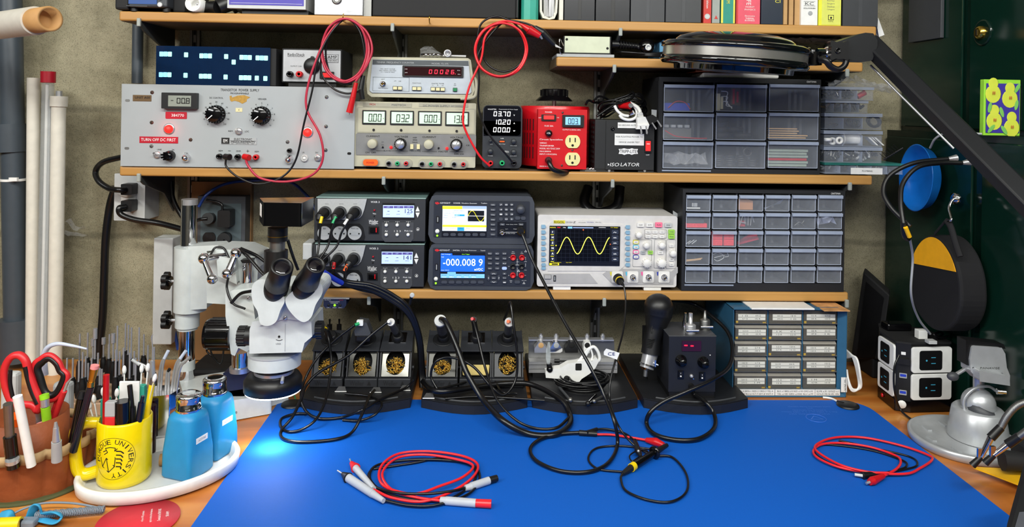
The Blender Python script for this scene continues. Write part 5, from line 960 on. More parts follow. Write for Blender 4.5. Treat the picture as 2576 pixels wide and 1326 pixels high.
b = B(); b.ppoly([(345,470),(405,412),(925,412),(955,455),(1185,465),(1195,480),(1195,930),(1130,980),(345,980)],Y-.0015,Y,'scope_white')
b.ppoly([(290,1010),(810,1010),(900,1120),(300,1120)],Y-.001,Y,'scope_grey'); b.ppoly([(955,1015),(1040,955),(1250,955),(1720,985),(1790,935),(1790,1000),(1745,1050),(1740,1130),(1070,1135)],Y-.0012,Y,'scope_grey')
b.pbox(410,418,538,452,Y-.002,Y-.0015,'ch_yellow'); b.ptext('RIGOL',472,436,24,Y-.002,'print_black',112); b.ptext('DS1054',583,438,17,Y-.0015,'print_grey',72); b.ptext('Z',640,438,18,Y-.0015,'print_black',26,it=.3); b.ptext('OSCILLOSCOPE',725,440,8,Y-.0015,'print_grey',80); b.ptext('UltraVision',817,437,11,Y-.0015,'ch_blue',78); b.ptext('50MHz 1GSa/s',905,438,9,Y-.0015,'print_grey',64)
for a in ((1418,520,1668,617),(1290,632,1500,935),(1528,632,1655,950),(1662,632,1768,955)): b.pbox(*a,Y-.0006,Y,'print_grey',10); b.pbox(a[0]+3,a[1]+3,a[2]-3,a[3]-3,Y-.001,Y-.0006,'scope_white',9)
b.build('front_fascia',t)
b = B(); b.pbox(360,482,1150,922,Y-.003,Y-.0015,'scr_black',4); b.pbox(445,515,1038,880,Y-.0034,Y-.003,'display_black')
for i in range(13): b.pbox(445+49*i,515,446.5+49*i,880,Y-.0036,Y-.0034,'em_grid')
for i in range(9): b.pbox(445,515+45*i,1038,516.5+45*i,Y-.0036,Y-.0034,'em_grid')
b.tube([P(445+587*i/60,698-93*sin(2*pi*(i/60*587-50)/243),Y-.0042) for i in range(61)],.0009,'em_trace',5,2)
b.ptext('RIGOL',404,496,11,Y-.003,'em_yellow',66); b.ptext('STOP',468,496,9,Y-.003,'em_red',36); b.pbox(568,488,618,508,Y-.0034,Y-.003,'em_paleblue'); b.pbox(625,495,852,504,Y-.0034,Y-.003,'em_lav'); b.ptext('1.000ms',530,497,8,Y-.003,'em_white',34); b.ptext('0.00000000ps',950,498,8,Y-.003,'em_white',80); b.ptext('T f 1 76.0mV',1085,498,9,Y-.003,'em_yellow',84)
for i in range(6): y = 550+60*i; b.pbox(376,y-20,424,y+22,Y-.0033,Y-.003,'em_grid'); b.ptext(('f','H','Z','N','A','V')[i],398,y-4,22,Y-.0033,'em_white'); b.pbox(376,y+24,412,y+29,Y-.0034,Y-.0032,'em_yellow'); b.pbox(1055,y-26,1132,y+22,Y-.0033,Y-.003,'em_grid',4); b.tube([P(1075+8*j,y+6-9*(j % 2 if i else abs(sin(j))),Y-.0038) for j in range(5)],.0003,'em_white',4)
b.pbox(364,893,470,916,Y-.0034,Y-.003,'em_yellow'); b.pbox(388,897,458,912,Y-.0036,Y-.0034,'scr_black'); b.ptext('Freq=100.0Hz',450,886,7,Y-.0034,'em_yellow',90); b.ptext('Vpp=1.00V',578,886,7,Y-.0034,'em_yellow',66); b.plathe([(8,0),(0,.0006)],740,524,Y-.0036,'orange',8); b.plathe([(7,0),(0,.0006)],437,697,Y-.0036,'em_yellow',8); b.plathe([(7,0),(0,.0006)],1040,684,Y-.0036,'orange',8)
b.build('screen',t)
for i in range(7): B().ppoly([(274,468+61*i),(314,468+61*i),(326,488+61*i),(314,508+61*i),(274,508+61*i)],Y-.0035,Y-.0005,'em_paleblue' if i == 99 else 'softkey').build('softkey',t)
for i in range(8): y = 493+60*i; B().ppoly([(1258,y-20),(1218,y-20),(1206,y),(1218,y+20),(1258,y+20)],Y-.0035,Y-.0005,'softkey').build('softkey',t)
for y in (912,950): B().pbox(274,y-17,324,y+17,Y-.0035,Y-.0005,'softkey',15).build('softkey',t)
def okey(x,y,w_,h_,mat='key_w',s_='',r=6):
    b = B(); b.pbox(x-w_/2,y-h_/2,x+w_/2,y+h_/2,Y-.0042,Y-.0008,mat,r)
    if s_: b.ptext(s_,x,y,h_*.3,Y-.0042,'print_grey',w_*.55)
    b.build('key',t)
okey(1378,468,76,46,s_='CLEAR'); okey(1478,468,76,46,s_='AUTO'); okey(1580,468,78,54,'key_pink','RUN'); okey(1684,470,76,46,'light_grey','SINGLE')
for j in range(2):
    for i,s_ in enumerate((('Measure','Acquire','Storage'),('Cursor','Display','Utility'))[j]): okey(1461+77*i,547+51*j,56,36,s_=s_)
for y in (545,598): okey(1722,y,72,48,'key_green','Help' if y < 560 else 'Print',10)
for i,m_ in enumerate(('ch_yellow','ch_cyan','ch_pink','ch_blue')):
    okey(1326,660+55*i,66,44,m_,r=18); B().pbox(1300,645+55*i,1352,675+55*i,Y-.0046,Y-.004,'key_w',12).ptext('CH%d' % (i+1),1326,660+55*i,12,Y-.0046,'print_grey',28).build('key_cap',t)
okey(1406,776,54,36,'lgrey2','MATH'); okey(1487,776,54,38,'key_green','REF'); okey(1600,776,56,36,s_='MENU'); okey(1722,700,50,32,s_='MODE'); okey(1722,852,50,32,s_='MENU'); okey(1722,910,50,32,s_='FORCE')
for x,y,r in ((1350,572,34),(1434,690,34),(1606,688,36),(1728,778,36),(1440,885,48),(1604,885,48)): knob(t,x,y,r,Y-.0008,.013,'key_w',flutes=12,skirt=.06)
for i,(x,m_) in enumerate(((1118,'ch_yellow'),(1290,'ch_cyan'),(1464,'ch_pink'),(1638,'ch_blue'))):
    b = B(); b.pbox(x-62,985,x+62,1112,Y-.0028,Y-.001,'key_w',16); b.ppoly([(x-82,992),(x-62,990),(x-66,1035),(x-76,1030)],Y-.0018,Y-.001,m_); b.build('socket_plate',t); bnc(t,x,1048,28,Y-.0028)
b = B(); b.pbox(306,1022,384,1072,Y-.002,Y-.001,'print_grey',4).pbox(310,1026,380,1068,Y-.004,Y-.002,'scope_grey',4).build('power_button',t); B().pbox(408,1030,436,1098,Y-.0016,Y-.001,'black').pbox(417,1040,427,1088,Y-.002,Y-.0016,'lgrey2').build('usb_port',t)
b = B(); q = P(1770,350,1.64); k2 = S(1770,350,1.64); b.ppoly([(1738,362),(1738,310),(1802,350),(1802,388)],1.655,1.657,'lgrey2'); b.build('carry_handle',t)
# ---- thirty drawer cabinet --------------------------------------------------
use(); Yc = 1.613
t30,R30 = cabinet('thirty_drawer_cabinet','black cabinet with thirty small clear drawers, six columns of five',1716,2130,478,ZC+.0005,Yc,6,5,lambda i,j: (1725.5+66.2*i-.7*j,490+44.9*j,1786+66.2*i-.7*j,531+44.9*j))
M('cardboard',(176,120,74),.8); M('foam_red',(225,50,62),.7,nz=(300,.2))
def bx(r,u0,u1,h0,h1,mat,name,label,cat,y0=.006,y1=.05,b=None,group=None):
    b = b or B(); b.box(*(inb(r,u0,u1,h0,h1,mat,y0,y1))); return b.build(name,label=label,cat=cat,group=group)
r = R30[0,0]; b = B(); b.box(*inb(r,.04,.62,.08,.14,'white',.004,.006))
for i in range(4): b.box(*inb(r,.28+.06*i,.31+.06*i,.2,.42,'light_grey',.004,.006))
b.build('barcode_card',label='white printed card in the top left drawer of the thirty-drawer cabinet',cat='card')
bx(R30[2,0],.04,.64,0,.55,'cardboard','cardboard_box','small cardboard box in the top row, third drawer from the left','box')
bx(R30[0,1],.03,.93,0,.25,'foam_red','red_tray','flat red tray in the second row, leftmost drawer','tray'); bx(R30[0,1],.1,.8,.27,.5,'dark_grey','dark_part','dark green-grey part above the red tray','part')
r = R30[1,2]
for i in range(2):
    for j in range(2): bx(r,.04+.48*i,.46+.48*i,.01+.40*j,.38+.40*j,'foam_red','red_block','red foam block, %s %s of the four in the third-row drawer' % (('lower','upper')[j],('left','right')[i]),'foam block',.002,.03,group='red foam blocks')
def wisp(r,label,pts,mat='light_grey',w_=.0008,nm='wire_bundle',cat='wires'):
    b = B(); x0,x1,z0,z1 = r
    for p_ in pts: b.tube([(x0+(x1-x0)*u,Yc+.006,z0+.003+(z1-z0)*v) for u,v in p_],w_,mat,6)
    b.build(nm,label=label,cat=cat)
wisp(R30[1,3],'thin pale wires in the fourth row, second drawer from the left',(((.1,.5),(.3,.6),(.5,.5),(.55,.3),(.3,.1),(.15,.2)),((.15,.3),(.4,.4),(.6,.45)),((.7,.6),(.75,.4),(.6,.35)))); wisp(R30[2,1],'tangle of silver leads in the second row, third drawer',(((.1,.1),(.2,.6),(.3,.65),(.32,.2)),((.45,.1),(.45,.7)),((.55,.1),(.6,.7),(.7,.3)),((.1,.3),(.35,.25))),'steel',.0012); wisp(R30[4,1],'small coil of grey wire in the second row, fifth drawer',(((.2,.1),(.4,.3),(.6,.1)),((.3,.4),(.5,.25),(.6,.4))),'dull_steel')
bx(R30[2,1],.1,.35,.05,.4,'label_red','red_board','dark red circuit board in the second row, third drawer','circuit board',.01,.02)
r = R30[5,1]; b = B(); vs = [(r[0]+.004+.0085*i,Yc+.006+.01*j,r[2]+.003+.022*abs(sin(i*1.2+j))) for j in range(3) for i in range(6)]; b.add(vs,[(j*6+i,j*6+i+1,j*6+i+7,j*6+i+6) for j in range(2) for i in range(5)],'bubble_bag'); b.build('foil_bag',label='crumpled silvery bag in the second row, rightmost drawer',cat='bag')
r = R30[3,0]; b = B(); vs = [(r[0]+.003+.0085*i,Yc+.006+.01*j,r[2]+.003+.005*i*(1-.3*j)) for j in range(3) for i in range(6)]; b.add(vs,[(j*6+i,j*6+i+1,j*6+i+7,j*6+i+6) for j in range(2) for i in range(5)],'bubble_bag'); b.build('foil_bag',label='slanting clear bag in the top row, fourth drawer',cat='bag')
r = R30[2,2]; b = B(); vs = [(r[0]+.004+.009*i,Yc+.006+.012*j,r[2]+.003+.0042*i*(j*.4+.6)) for j in range(3) for i in range(6)]; b.add(vs,[(j*6+i,j*6+i+1,j*6+i+7,j*6+i+6) for j in range(2) for i in range(5)],'lead_pink'); b.build('pink_bag',label='pink antistatic bag in the third row, third drawer',cat='bag')
wisp(R30[0,3],'tan strips in the fourth row, leftmost drawer',(((.05,.08),(.7,.2)),((.1,.12),(.75,.28)),((.08,.16),(.6,.22))),'bamboo',.0012,'tan_strips','strips'); wisp(R30[0,2],'grey slanting parts in the third row, leftmost drawer',(((.05,.05),(.25,.25)),((.15,.05),(.4,.3)),((.3,.05),(.5,.28))),'lgrey2',.0012,'slanting_parts','parts')
# ---- surge monitor under the lowest shelf --------------------------------------
M('navy_plastic',(28,36,66),.45)
q = P(842,764,1.6); t = thing('esd_monitor','small navy blue monitor with a green light under the lowest shelf','monitor',(q.x,1.62,q.z))
b = B(); b.ppoly([(814,752),(871,752),(871,768),(865,776),(820,776),(814,770)],1.60,1.66,'navy_plastic'); b.ptext('724 PLUS',824,754.5,2.2,1.6,'print_white',16); b.ptext('SCS',858,755,2.2,1.6,'red',10); b.ptext('WORKSTATION',841,759,2,1.6,'print_white',26); b.ptext('MONITOR',841,762.5,2,1.6,'print_white',18)
for s_,x in (('OPR 1',826),('MAT',842),('OPR 2',856)): b.ptext(s_,x,774,1.8,1.6,'print_white',9)
b.build('housing',t); b = B(); b.pbox(806,750,878,752.6,1.6,1.66,'light_grey'); b.build('mounting_plate',t)
for x,m_ in ((827,'black'),(842,'em_green'),(856,'black')): led(t,x,768,3,1.6,m_,.002)
use()
def S_(a,b_): return [P(*q) for q in a]
# cable tails out of the station plugs
def cable(label,pts,r=.0024,mat='black_wire',cat='cable',parts=(),name='cable',group=None,top=None,n=8):
    b = B(); b.tube([P(*p_) if p_[2] > .95 else Vector(p_) for p_ in pts],r,mat,n,9)
    o = b.build(name,label=label,cat=cat,group=group)
    return o
for i,(x,y,c_,x2) in enumerate(((808,553,'yellow',800),(843,553,'green_jack',806),(876,556,'white',812))):
    t = thing('station_cable','cable with %s sleeve dropping from the upper soldering station' % ('yellow','green','white')[i],'cable',P(x,y,1.57))
    B().tube([P(x+7-2*i,y-12,1.582),P(x,y,1.574),P(x-3-7*i,y+30,1.57),P(x-6-12*i,y+65,1.565),P(x2-4,y+102,1.55)],.0024,'black_wire').build('wire',t)
    d = P(x-3-7*i*.7,y+16,1.572)-P(x+2,y-6,1.576); B().cyl(P(x+2,y-8,1.577),P(x-2-4*i,y+9,1.572),.0034,c_).build('colour_sleeve',t,label=('yellow','green','white')[i]+' sleeve')
for i,(x,y,c_) in enumerate(((840,668,'red'),(871,673,'orange'))):
    t = thing('station_cable','cable with %s sleeve from the lower soldering station' % ('red','orange')[i],'cable',P(x,y,1.57))
    B().tube([P(x+4+6*i,y-8,1.582),P(x,y,1.574),P(x-4*i,y+16,1.572),P(x+12-12*i,y+42,1.572),P(x+45-15*i,y+55,1.574),P(x+90-10*i,y+62+4*i,1.58)],.0026,'black_wire').build('wire',t)
    B().cyl(P(x+1+3*i,y-8,1.577),P(x-1-4*i,y+9,1.573),.0036,c_).build('colour_sleeve',t,label=('red','orange')[i]+' sleeve')
# ================================================================ bench mat and soldering corner
M('mat_blue',(7,86,182),.62,spec=.25,nz=(700,.04),bump=(900,.15,.0003)); M('mat_print',(62,112,205),.5)
b = B(); r_ = .05; pts = []
for cx,cy,a0,rr in ((.815,1.547,0,.055),(-.415,1.547,90,.012),(-.415,.34,180,.02),(.815,.34,270,.02)):
    sx = -1 if cx > 0 else 1; sy = -1 if cy > 1 else 1
    for k in range(7): a = math.radians(a0+15*k); pts.append((cx+sx*rr+rr*cos(a),cy+sy*rr+rr*sin(a)))
b.vprism(pts,.0003,.0025,'mat_blue')
def flat(s_,px,py,w_,h_): o = G(px,py,.0027); b.text(s_,o,(-1,0,0),(0,-1,0),w_,h_,'mat_print')
for s_,y,w_ in (('STATIC DISSIPATIVE WORK SURFACE',1023,.09),('RTG',1027,.012),('SURFACE TO GROUND',1032,.07),('Rtt 1 x 10E6 to < 1 x 10E9 Ohms',1036.5,.115),('STATIC CONTROL MAT',1041.5,.085)): flat(s_,2036,y,w_,.0052)
q = G(2053,1052,.0027); b.tube([q+Vector((.019*cos(a),.019*sin(a),0)) for a in [2*pi*i/30 for i in range(30)]],.0006,'mat_print',4,1,True); b.add([q+Vector(v) for v in ((-.014,-.006,0),(.014,-.006,0),(0,.012,0),(0,.009,0),(.011,-.0045,0),(-.011,-.0045,0))],[(0,1,4,5),(1,2,3,4),(2,0,5,3)],'mat_print')
b.build('bench_mat',label='large blue antistatic mat covering most of the workbench',cat='mat')
def pt(p_):
    return Vector(p_) if p_[2] < -9 else (G(p_[0],p_[1],p_[2]) if p_[2] < .45 else P(*p_))
def tub(b,pts,r,mat='black_wire',n=8,res=9): return b.tube([pt(p_) for p_ in pts],r,mat,n,res)
# trays
M('tray_black',(25,26,30),.5,bump=(800,.15,.0003))
TZ = .022
def tray(px0,px1,label):
    x0 = G(px0,1030).x; x1 = G(px1,1031).x; xc = (x0+x1)/2
    t = thing('stand_tray',label,'tray',(xc,1.62,.0025),'black stand trays along the back of the mat')
    fr = [(x0+(x1-x0)*i/10,1.505-.035*sin(pi*i/10)) for i in range(11)]
    b = B(); b.vprism(fr+[(x1,1.785),(x0,1.785)],.003,TZ-.002,'tray_black'); b.build('tray_body',t,.002)
    b = B(); b.vprism([(x,y+.002) for x,y in fr]+[(x1-.001,1.784),(x0+.001,1.784)],TZ-.0015,TZ,'tray_black'); b.build('top_plate',t)
    b = B(); b.tube([(x0+(x1-x0)*(.12+.076*i),1.521-.035*sin(pi*(.12+.076*i)),TZ+.0006) for i in range(11)],.0022,'dark_grey',6); b.build('tool_rest',t); return xc
xs = [tray(756,1032,'black curved-front tray at the left, under three irons beside the microscope'),tray(1059,1327,'black curved-front tray under the middle three iron holders'),tray(1339,1605,'black curved-front tray carrying the nozzle rack and white headset piece'),tray(1619,1883,'black curved-front tray carrying the hot air station')]
M('wool',(232,190,88),.25,.75); M('sponge',(214,192,120),.9,bump=(200,.6,.002)); M('stand_grey',(44,46,51),.5); M('plate_bright',(112,112,108),.3,.9); M('plate_grey',(66,66,64),.35,.85); M('stand_print',(26,27,30),.5)
def stand(px,kind,label,full=.8,steel='plate_grey'):
    xc = P(px,980,1.56).x; y0 = 1.56; hw = .0335; t = thing('iron_stand',label,'soldering iron stand',(xc,y0+.05,TZ),'iron stands on the black trays')
    b = B(); b.box(xc-hw-.001,xc+hw+.001,y0,y0+.10,TZ+.0005,TZ+.019,'stand_grey'); b.text('Weller',(xc-.008,y0-.0005,TZ+.0095),(1,0,0),(0,0,1),.030,.010,'stand_print'); b.add([(xc+.013,y0-.0005,TZ+.005),(xc+.022,y0-.0005,TZ+.005),(xc+.0175,y0-.0005,TZ+.014)],[(0,1,2)],'stand_print'); b.build('base_block',t,.002)
    def sl(u,v,w_=0): # point on the slanted wool plate: u across, v up, w out
        return Vector((xc+u,y0+.008+v*.5-w_*.86,TZ+.021+v*.86-w_*-.5))
    if kind == 'sponge':
        b = B(); vs = [sl(-hw+.006,.002),sl(hw-.006,.002),sl(hw-.004,.024),sl(-hw+.004,.024),sl(-hw+.006,.002,.006),sl(hw-.006,.002,.006),sl(hw-.004,.024,.006),sl(-hw+.004,.024,.006)]; b.add(vs,[(0,3,2,1),(4,5,6,7),(0,1,5,4),(1,2,6,5),(2,3,7,6),(3,0,4,7)],'sponge'); b.build('sponge',t,.002,label='yellow sponge')
        b = B(); b.box(xc-hw+.004,xc+hw-.004,y0+.055,y0+.06,TZ+.02,TZ+.07,'void'); b.build('back_plate',t)
    else:
        b = B(); N = 32; ring = [(.0205*cos(2*pi*i/N),.0295+.0265*sin(2*pi*i/N)) for i in range(N)]; sq = [(max(-hw+.005,min(hw-.005,.05*cos(2*pi*i/N))),max(.0,min(.064,.030+.056*sin(2*pi*i/N)))) for i in range(N)]
        b.add([sl(*q) for q in sq]+[sl(*q,.0003) for q in ring],[(i,(i+1) % N,(i+1) % N+N,i+N) for i in range(N)],steel,True)
        b.add([sl(*q,.0002) for q in ring]+[sl(q[0],q[1],-.02) for q in ring],[(i,(i+1) % N,(i+1) % N+N,i+N) for i in range(N)]+[tuple(range(2*N-1,N-1,-1))],'black_matte',True); b.build('wool_cup',t)
        b = B(); random.seed(int(px))
        for i in range(85):
            a = random.uniform(0,2*pi); rr = sqrt(random.random())*.018; u = rr*cos(a); v = .0255*full+rr*1.1*sin(a)*full*1.05; w_ = random.uniform(-.003,.003); d = random.uniform(0,2*pi); L = random.uniform(.003,.006)
            b.tube([sl(u-L*cos(d),v-L*sin(d),w_-.002),sl(u-L*.3*sin(d),v+L*.3*cos(d),w_+.0015),sl(u+L*cos(d),v+L*sin(d),w_-.002)],.0008,'wool',4,4)
        b.build('brass_wool',t)
    for s_ in (-1,1):
        b = B(); b.add([(xc+s_*hw,y0+.012,TZ+.019),(xc+s_*hw,y0+.085,TZ+.019),(xc+s_*hw,y0+.10,.115),(xc+s_*hw,y0+.03,.088),(xc+s_*(hw-.003),y0+.012,TZ+.019),(xc+s_*(hw-.003),y0+.085,TZ+.019),(xc+s_*(hw-.003),y0+.10,.115),(xc+s_*(hw-.003),y0+.03,.088)],[(0,1,2,3),(7,6,5,4),(0,4,5,1),(1,5,6,2),(2,6,7,3),(3,7,4,0)],'stand_grey')
        b.cyl((xc+s_*hw,y0+.045,.05),(xc+s_*(hw+.004),y0+.045,.05),.004,'stand_grey',n=10); b.build('side_bracket',t)
    hd = Vector((xc,y0+.055,.104)); n_ = Vector((0,-.36,.93)).normalized(); up = Vector((0,.93,.36)).normalized()
    b = B(); vs = [hd+Vector((a*(hw+.001),0,0))+up*c*.034+n_*e for e in (-.0015,.0015) for a,c in ((-1,-1),(1,-1),(.94,1),(-.94,1))]; b.add(vs,[(3,2,1,0),(4,5,6,7),(0,1,5,4),(1,2,6,5),(2,3,7,6),(3,0,4,7)],'stand_grey'); b.build('top_plate',t,.0008)
    b = B()
    if kind in ('square','sponge'):
        vs = [hd+Vector((a*.0185,0,0))+up*(c*.017+.008)+n_*e for e in (.0018,.0035) for a,c in ((-1,-1),(1,-1),(1,1),(-1,1))]; b.add(vs,[(3,2,1,0),(4,5,6,7),(0,1,5,4),(1,2,6,5),(2,3,7,6),(3,0,4,7)],'chrome'); 
    else: b.lathe([(.023,.0018),(.023,.003),(.021,.0035)],hd+up*.002,'stand_print',n_,28)
    a_ = (Vector((0,-.55,.84))).normalized(); b.lathe([(.0125,.0),(.0135,.008),(.0115,.016),(.0095,.017)],hd+up*.002+n_*.002,'rubber',a_,20); b.build('funnel',t,label='funnel holder'); return t,hd
M('iron_blue',(30,60,130),.3)
def iron(label,b0,b1,r,mat,slv,ring=None,nm='soldering_iron'):
    t = thing(nm,label,'soldering iron',b0); d = (b1-b0); b = B(); b.cyl(b0,b0+d*.35,r*.9,'rubber',r,16); b.cyl(b0+d*.35,b1,r,mat,r*.92,16); b.build('handle',t)
    b = B(); b.cyl(b1,b1+d.normalized()*.004,r*1.15,ring or mat,r*1.1,18); b.build('end_cap',t)
    if slv: b = B(); b.cyl(b1+d.normalized()*.004,b1+d.normalized()*.010+Vector((-.003,-.004,0)),.0034,slv); b.build('colour_sleeve',t,label=slv.split('_')[0]+' sleeve')
    return t
t,h1 = stand(819,'round','leftmost iron stand, next to the microscope',.7,'dark_grey'); t,h2 = stand(907,'block','second iron stand from the left, under the white-topped grey handpiece'); t,h3 = stand(991,'square','third iron stand from the left, with the shiniest brass wool plate',.85,'plate_bright')
t,h4 = stand(1110,'round','fourth iron stand from the left, holding the fat silver-ringed iron',.72); t,h5 = stand(1196,'sponge','fifth iron stand, the only one with a yellow sponge'); t,h6 = stand(1277,'round','rightmost iron stand, beside the steel nozzle rack',.95,'dark_grey')
iron('iron with yellow sleeve leaning in the leftmost stand',P(834,862,1.585),P(821,830,1.56),.006,'rubber','yellow')
t = thing('desoldering_handpiece','grey boxy handpiece with a white square end in the second stand','soldering iron',h2); b = B(); b.ppoly([(900,808),(922,812),(932,838),(930,845),(893,845),(891,835),(897,815)],1.56,1.59,'dark_grey'); b.pbox(893,843,931,862,1.565,1.60,'black'); b.build('handle',t,.004); B().pbox(897,806,913,820,1.553,1.56,'white',2).build('end_cap',t,label='white square end'); B().cyl(P(903,814,1.552),P(893,818,1.548),.0034,'green_jack').build('colour_sleeve',t)
iron('iron with white sleeve in the third stand',h3+Vector((0,-.002,.012)),P(984,812,1.555),.0075,'dark_grey','white','steel')
iron('fat iron with a silver-ringed end in the fourth stand',h4+Vector((0,-.002,.012)),P(1108,808,1.552),.0115,'dark_grey',None,'light_grey'); iron('slim iron with red sleeve in the stand with the sponge',h5+Vector((0,-.002,.012)),P(1192,806,1.555),.0062,'black','red'); iron('iron with orange sleeve in the rightmost stand',h6+Vector((0,-.002,.012)),P(1281,812,1.555),.009,'dark_grey','orange','steel')
for i,x in enumerate((829,853)):
    t = thing('iron_tip','slim black-handled tip standing behind the leftmost stand, %s one' % ('left','right')[i],'tip',P(x,840,1.69),'black tips behind the leftmost stand'); q = P(x,836,1.69); B().cyl((q.x,q.y,.095),q+Vector((0,0,.018)),.0055,'black').build('sleeve',t); B().cyl(q+Vector((0,0,.018)),q+Vector((0,0,.03)),.0015,'black',.0025,8).build('tip_point',t); B().cyl((q.x,q.y,TZ),(q.x,q.y,.095),.004,'dull_steel').build('stem',t)
for i,(x,y) in enumerate(((857,986),(945,988),(1018,983),(1078,1003))):
    b = B(); q = G(x,y,TZ+.001); b.add([q+Vector(v) for v in ((-.012,0,0),(.012,0,0),(.008,.004,.010),(-.005,.004,.010),(-.010,0,.0015),(.010,0,.0015))],[(0,1,2,3),(4,5,1,0)],'black'); b.box(q.x-.012,q.x+.012,q.y-.0008,q.y,q.z,q.z+.0018,'white'); b.build('cable_clip',label='small black cable clip with white edge on the tray, %s' % ('far left','second from left','at the left tray edge','on the middle tray')[i],cat='clip',group='small cable clips')
def lead(label,pts,r,mat='black_wire',nm='iron_cable',cat='cable'): b = tub(B(),pts,r,mat); return b.build(nm,label=label,cat=cat)
lead('black cable looping from the yellow-sleeved iron onto the mat',[(819,828,1.55),(826,850,1.53),(833,900,1.52),(830,950,1.5),(818,1010,1.46),(795,1055,.02),(760,1080,.008),(725,1086,.006),(706,1072,.006),(710,1052,.006),(745,1041,.007),(772,1041,.008)],.0026)
lead('black cable of the green-sleeved handpiece curving over the left tray',[(892,818,1.547),(840,858,1.54),(795,905,1.52),(767,955,1.5),(757,1000,1.47),(772,1037,.015),(805,1053,.008),(860,1050,.008),(915,1030,.03),(960,1004,.03),(1020,976,.03),(1042,955,1.54)],.0027)
lead('black cable of the white-sleeved iron looping widely on the mat',[(977,809,1.55),(935,842,1.54),(875,895,1.52),(805,935,1.5),(770,970,1.48),(757,1005,1.45),(735,1050,.02),(708,1083,.006),(712,1103,.006),(755,1112,.006),(840,1106,.006),(885,1088,.008),(912,1040,.03),(928,1000,.03),(942,982,.03)],.0029)
lead('short black loop of cable over the front of the left tray',[(868,990,.028),(930,997,.028),(960,1015,.028),(945,1042,.02),(905,1058,.008),(862,1057,.006)],.0024)
lead('thick black hose looping from the fat iron across the mat',[(1109,803,1.55),(1122,812,1.53),(1148,870,1.5),(1175,940,1.47),(1215,1005,1.44),(1265,1058,.03),(1330,1092,.008),(1395,1094,.008),(1432,1070,.008),(1432,1040,.01),(1410,1005,.026),(1340,968,.034),(1270,965,.034),(1190,975,.036),(1120,985,.04),(1085,980,.04),(1064,960,1.57)],.0058)
lead('thin black cable of the red-sleeved iron drooping to the mat',[(1191,808,1.548),(1200,840,1.53),(1222,930,1.49),(1250,1005,1.44),(1300,1058,.02),(1350,1078,.006),(1400,1076,.006),(1432,1050,.012)],.0027)
lead('black cable arching over the rightmost iron stand',[(1268,805,1.6),(1278,780,1.58),(1284,762,1.56),(1292,820,1.54),(1301,890,1.53),(1297,955,1.52),(1268,993,1.5),(1235,972,1.5),(1190,922,1.52),(1140,900,1.53),(1098,908,1.52),(1084,945,1.52),(1100,980,1.51)],.0027)
lead('black cable lying along the middle tray',[(1100,980,.034),(1160,965,.034),(1230,945,.036),(1262,985,.034),(1300,990,.03)],.0024); lead('black cable running right across the middle tray front',[(1120,1003,.026),(1200,998,.026),(1290,1002,.026),(1370,1008,.026)],.0026)
b = B(); random.seed(11)
for i in range(6):
    dx = random.uniform(-9,9); dy = random.uniform(-6,6); dY = random.uniform(-.008,.008); tub(b,[(835+dx,690+dy,1.545+dY),(870,712+dy,1.56),(930+dx,722+dy,1.575),(985+dx,748+dy,1.585),(1030+dx*.6,785+dy,1.59),(1055+dx*.6,850,1.6),(1062+dx*.6,930,1.61),(1066+dx*.8,975,1.60)],.0042)
b.build('cable_bundle',label='thick tied bundle of black cables curving from the stations down to the bench',cat='cable')
b = B(); b.cyl(P(1031,765,1.57),P(1036,742,1.56),.0035,'black'); b.lathe([(.005,0),(.005,.004),(.003,.004),(0,.004)],P(1037,742,1.557),'light_grey','Y',12); b.build('cable_tie',label='black cable tie end with grey tip standing up from the bundle',cat='cable tie')
b = B(); tub(b,[(812,683,1.50),(838,700,1.53),(860,712,1.555)],.0055,'blue_wire'); b.build('blue_tube',label='short blue tube beside the right eyepiece',cat='tube')
# nozzle rack
use(1300,740,3.489)
t = thing('nozzle_rack','steel rack with five knurled thumb screws on the third tray','rack',(P(490,690,1.62).x,1.65,TZ)); Y = 1.62
b = B(); b.pbox(105,595,885,692,Y-.004,Y+.05,'steel',4); b.pbox(107,618,883,624,Y-.0045,Y-.004,'dull_steel'); b.pbox(107,655,883,660,Y-.0045,Y-.004,'dull_steel'); b.build('rail',t)
b = B(); b.ppoly([(105,408),(855,418),(860,600),(102,600)],Y+.02,Y+.024,'dull_steel'); b.pbox(105,400,855,412,Y+.012,Y+.03,'steel'); b.build('back_plate',t); z_ = P(490,690,Y).z; B().box(P(140,690,Y).x,P(860,690,Y).x,Y,Y+.045,TZ,z_,'black').build('foot',t)
for i,x in enumerate((211,345,481,617,754)):
    b = B(); c = P(x,398,Y+.02); b.cyl(c,c+Vector((0,0,.010)),.0052,'steel',n=16); b.cyl(c+Vector((0,0,.010)),c+Vector((0,0,.013)),.0028,'steel'); b.cyl(c+Vector((0,0,-.004)),c,.003,'steel'); b.build('thumb_screw',t)
    if i < 4: b = B(); b.ppoly([(x-20,424),(x+18,424),(x+36,460),(x+56,478),(x+56,515),(x-56,515),(x-56,478),(x-38,455)] if i < 3 else [(x-22,424),(x+30,424),(x+36,470),(x+20,520),(x-28,515),(x-30,470)],Y-.006,Y+.018,('steel','chrome','black','white')[i]); b.plathe([(24,0),(24,.0006),(0,.0006)],x+2,450,Y-.006,('bamboo','lgrey2','void','void')[i]); b.build('nozzle',t,.001)
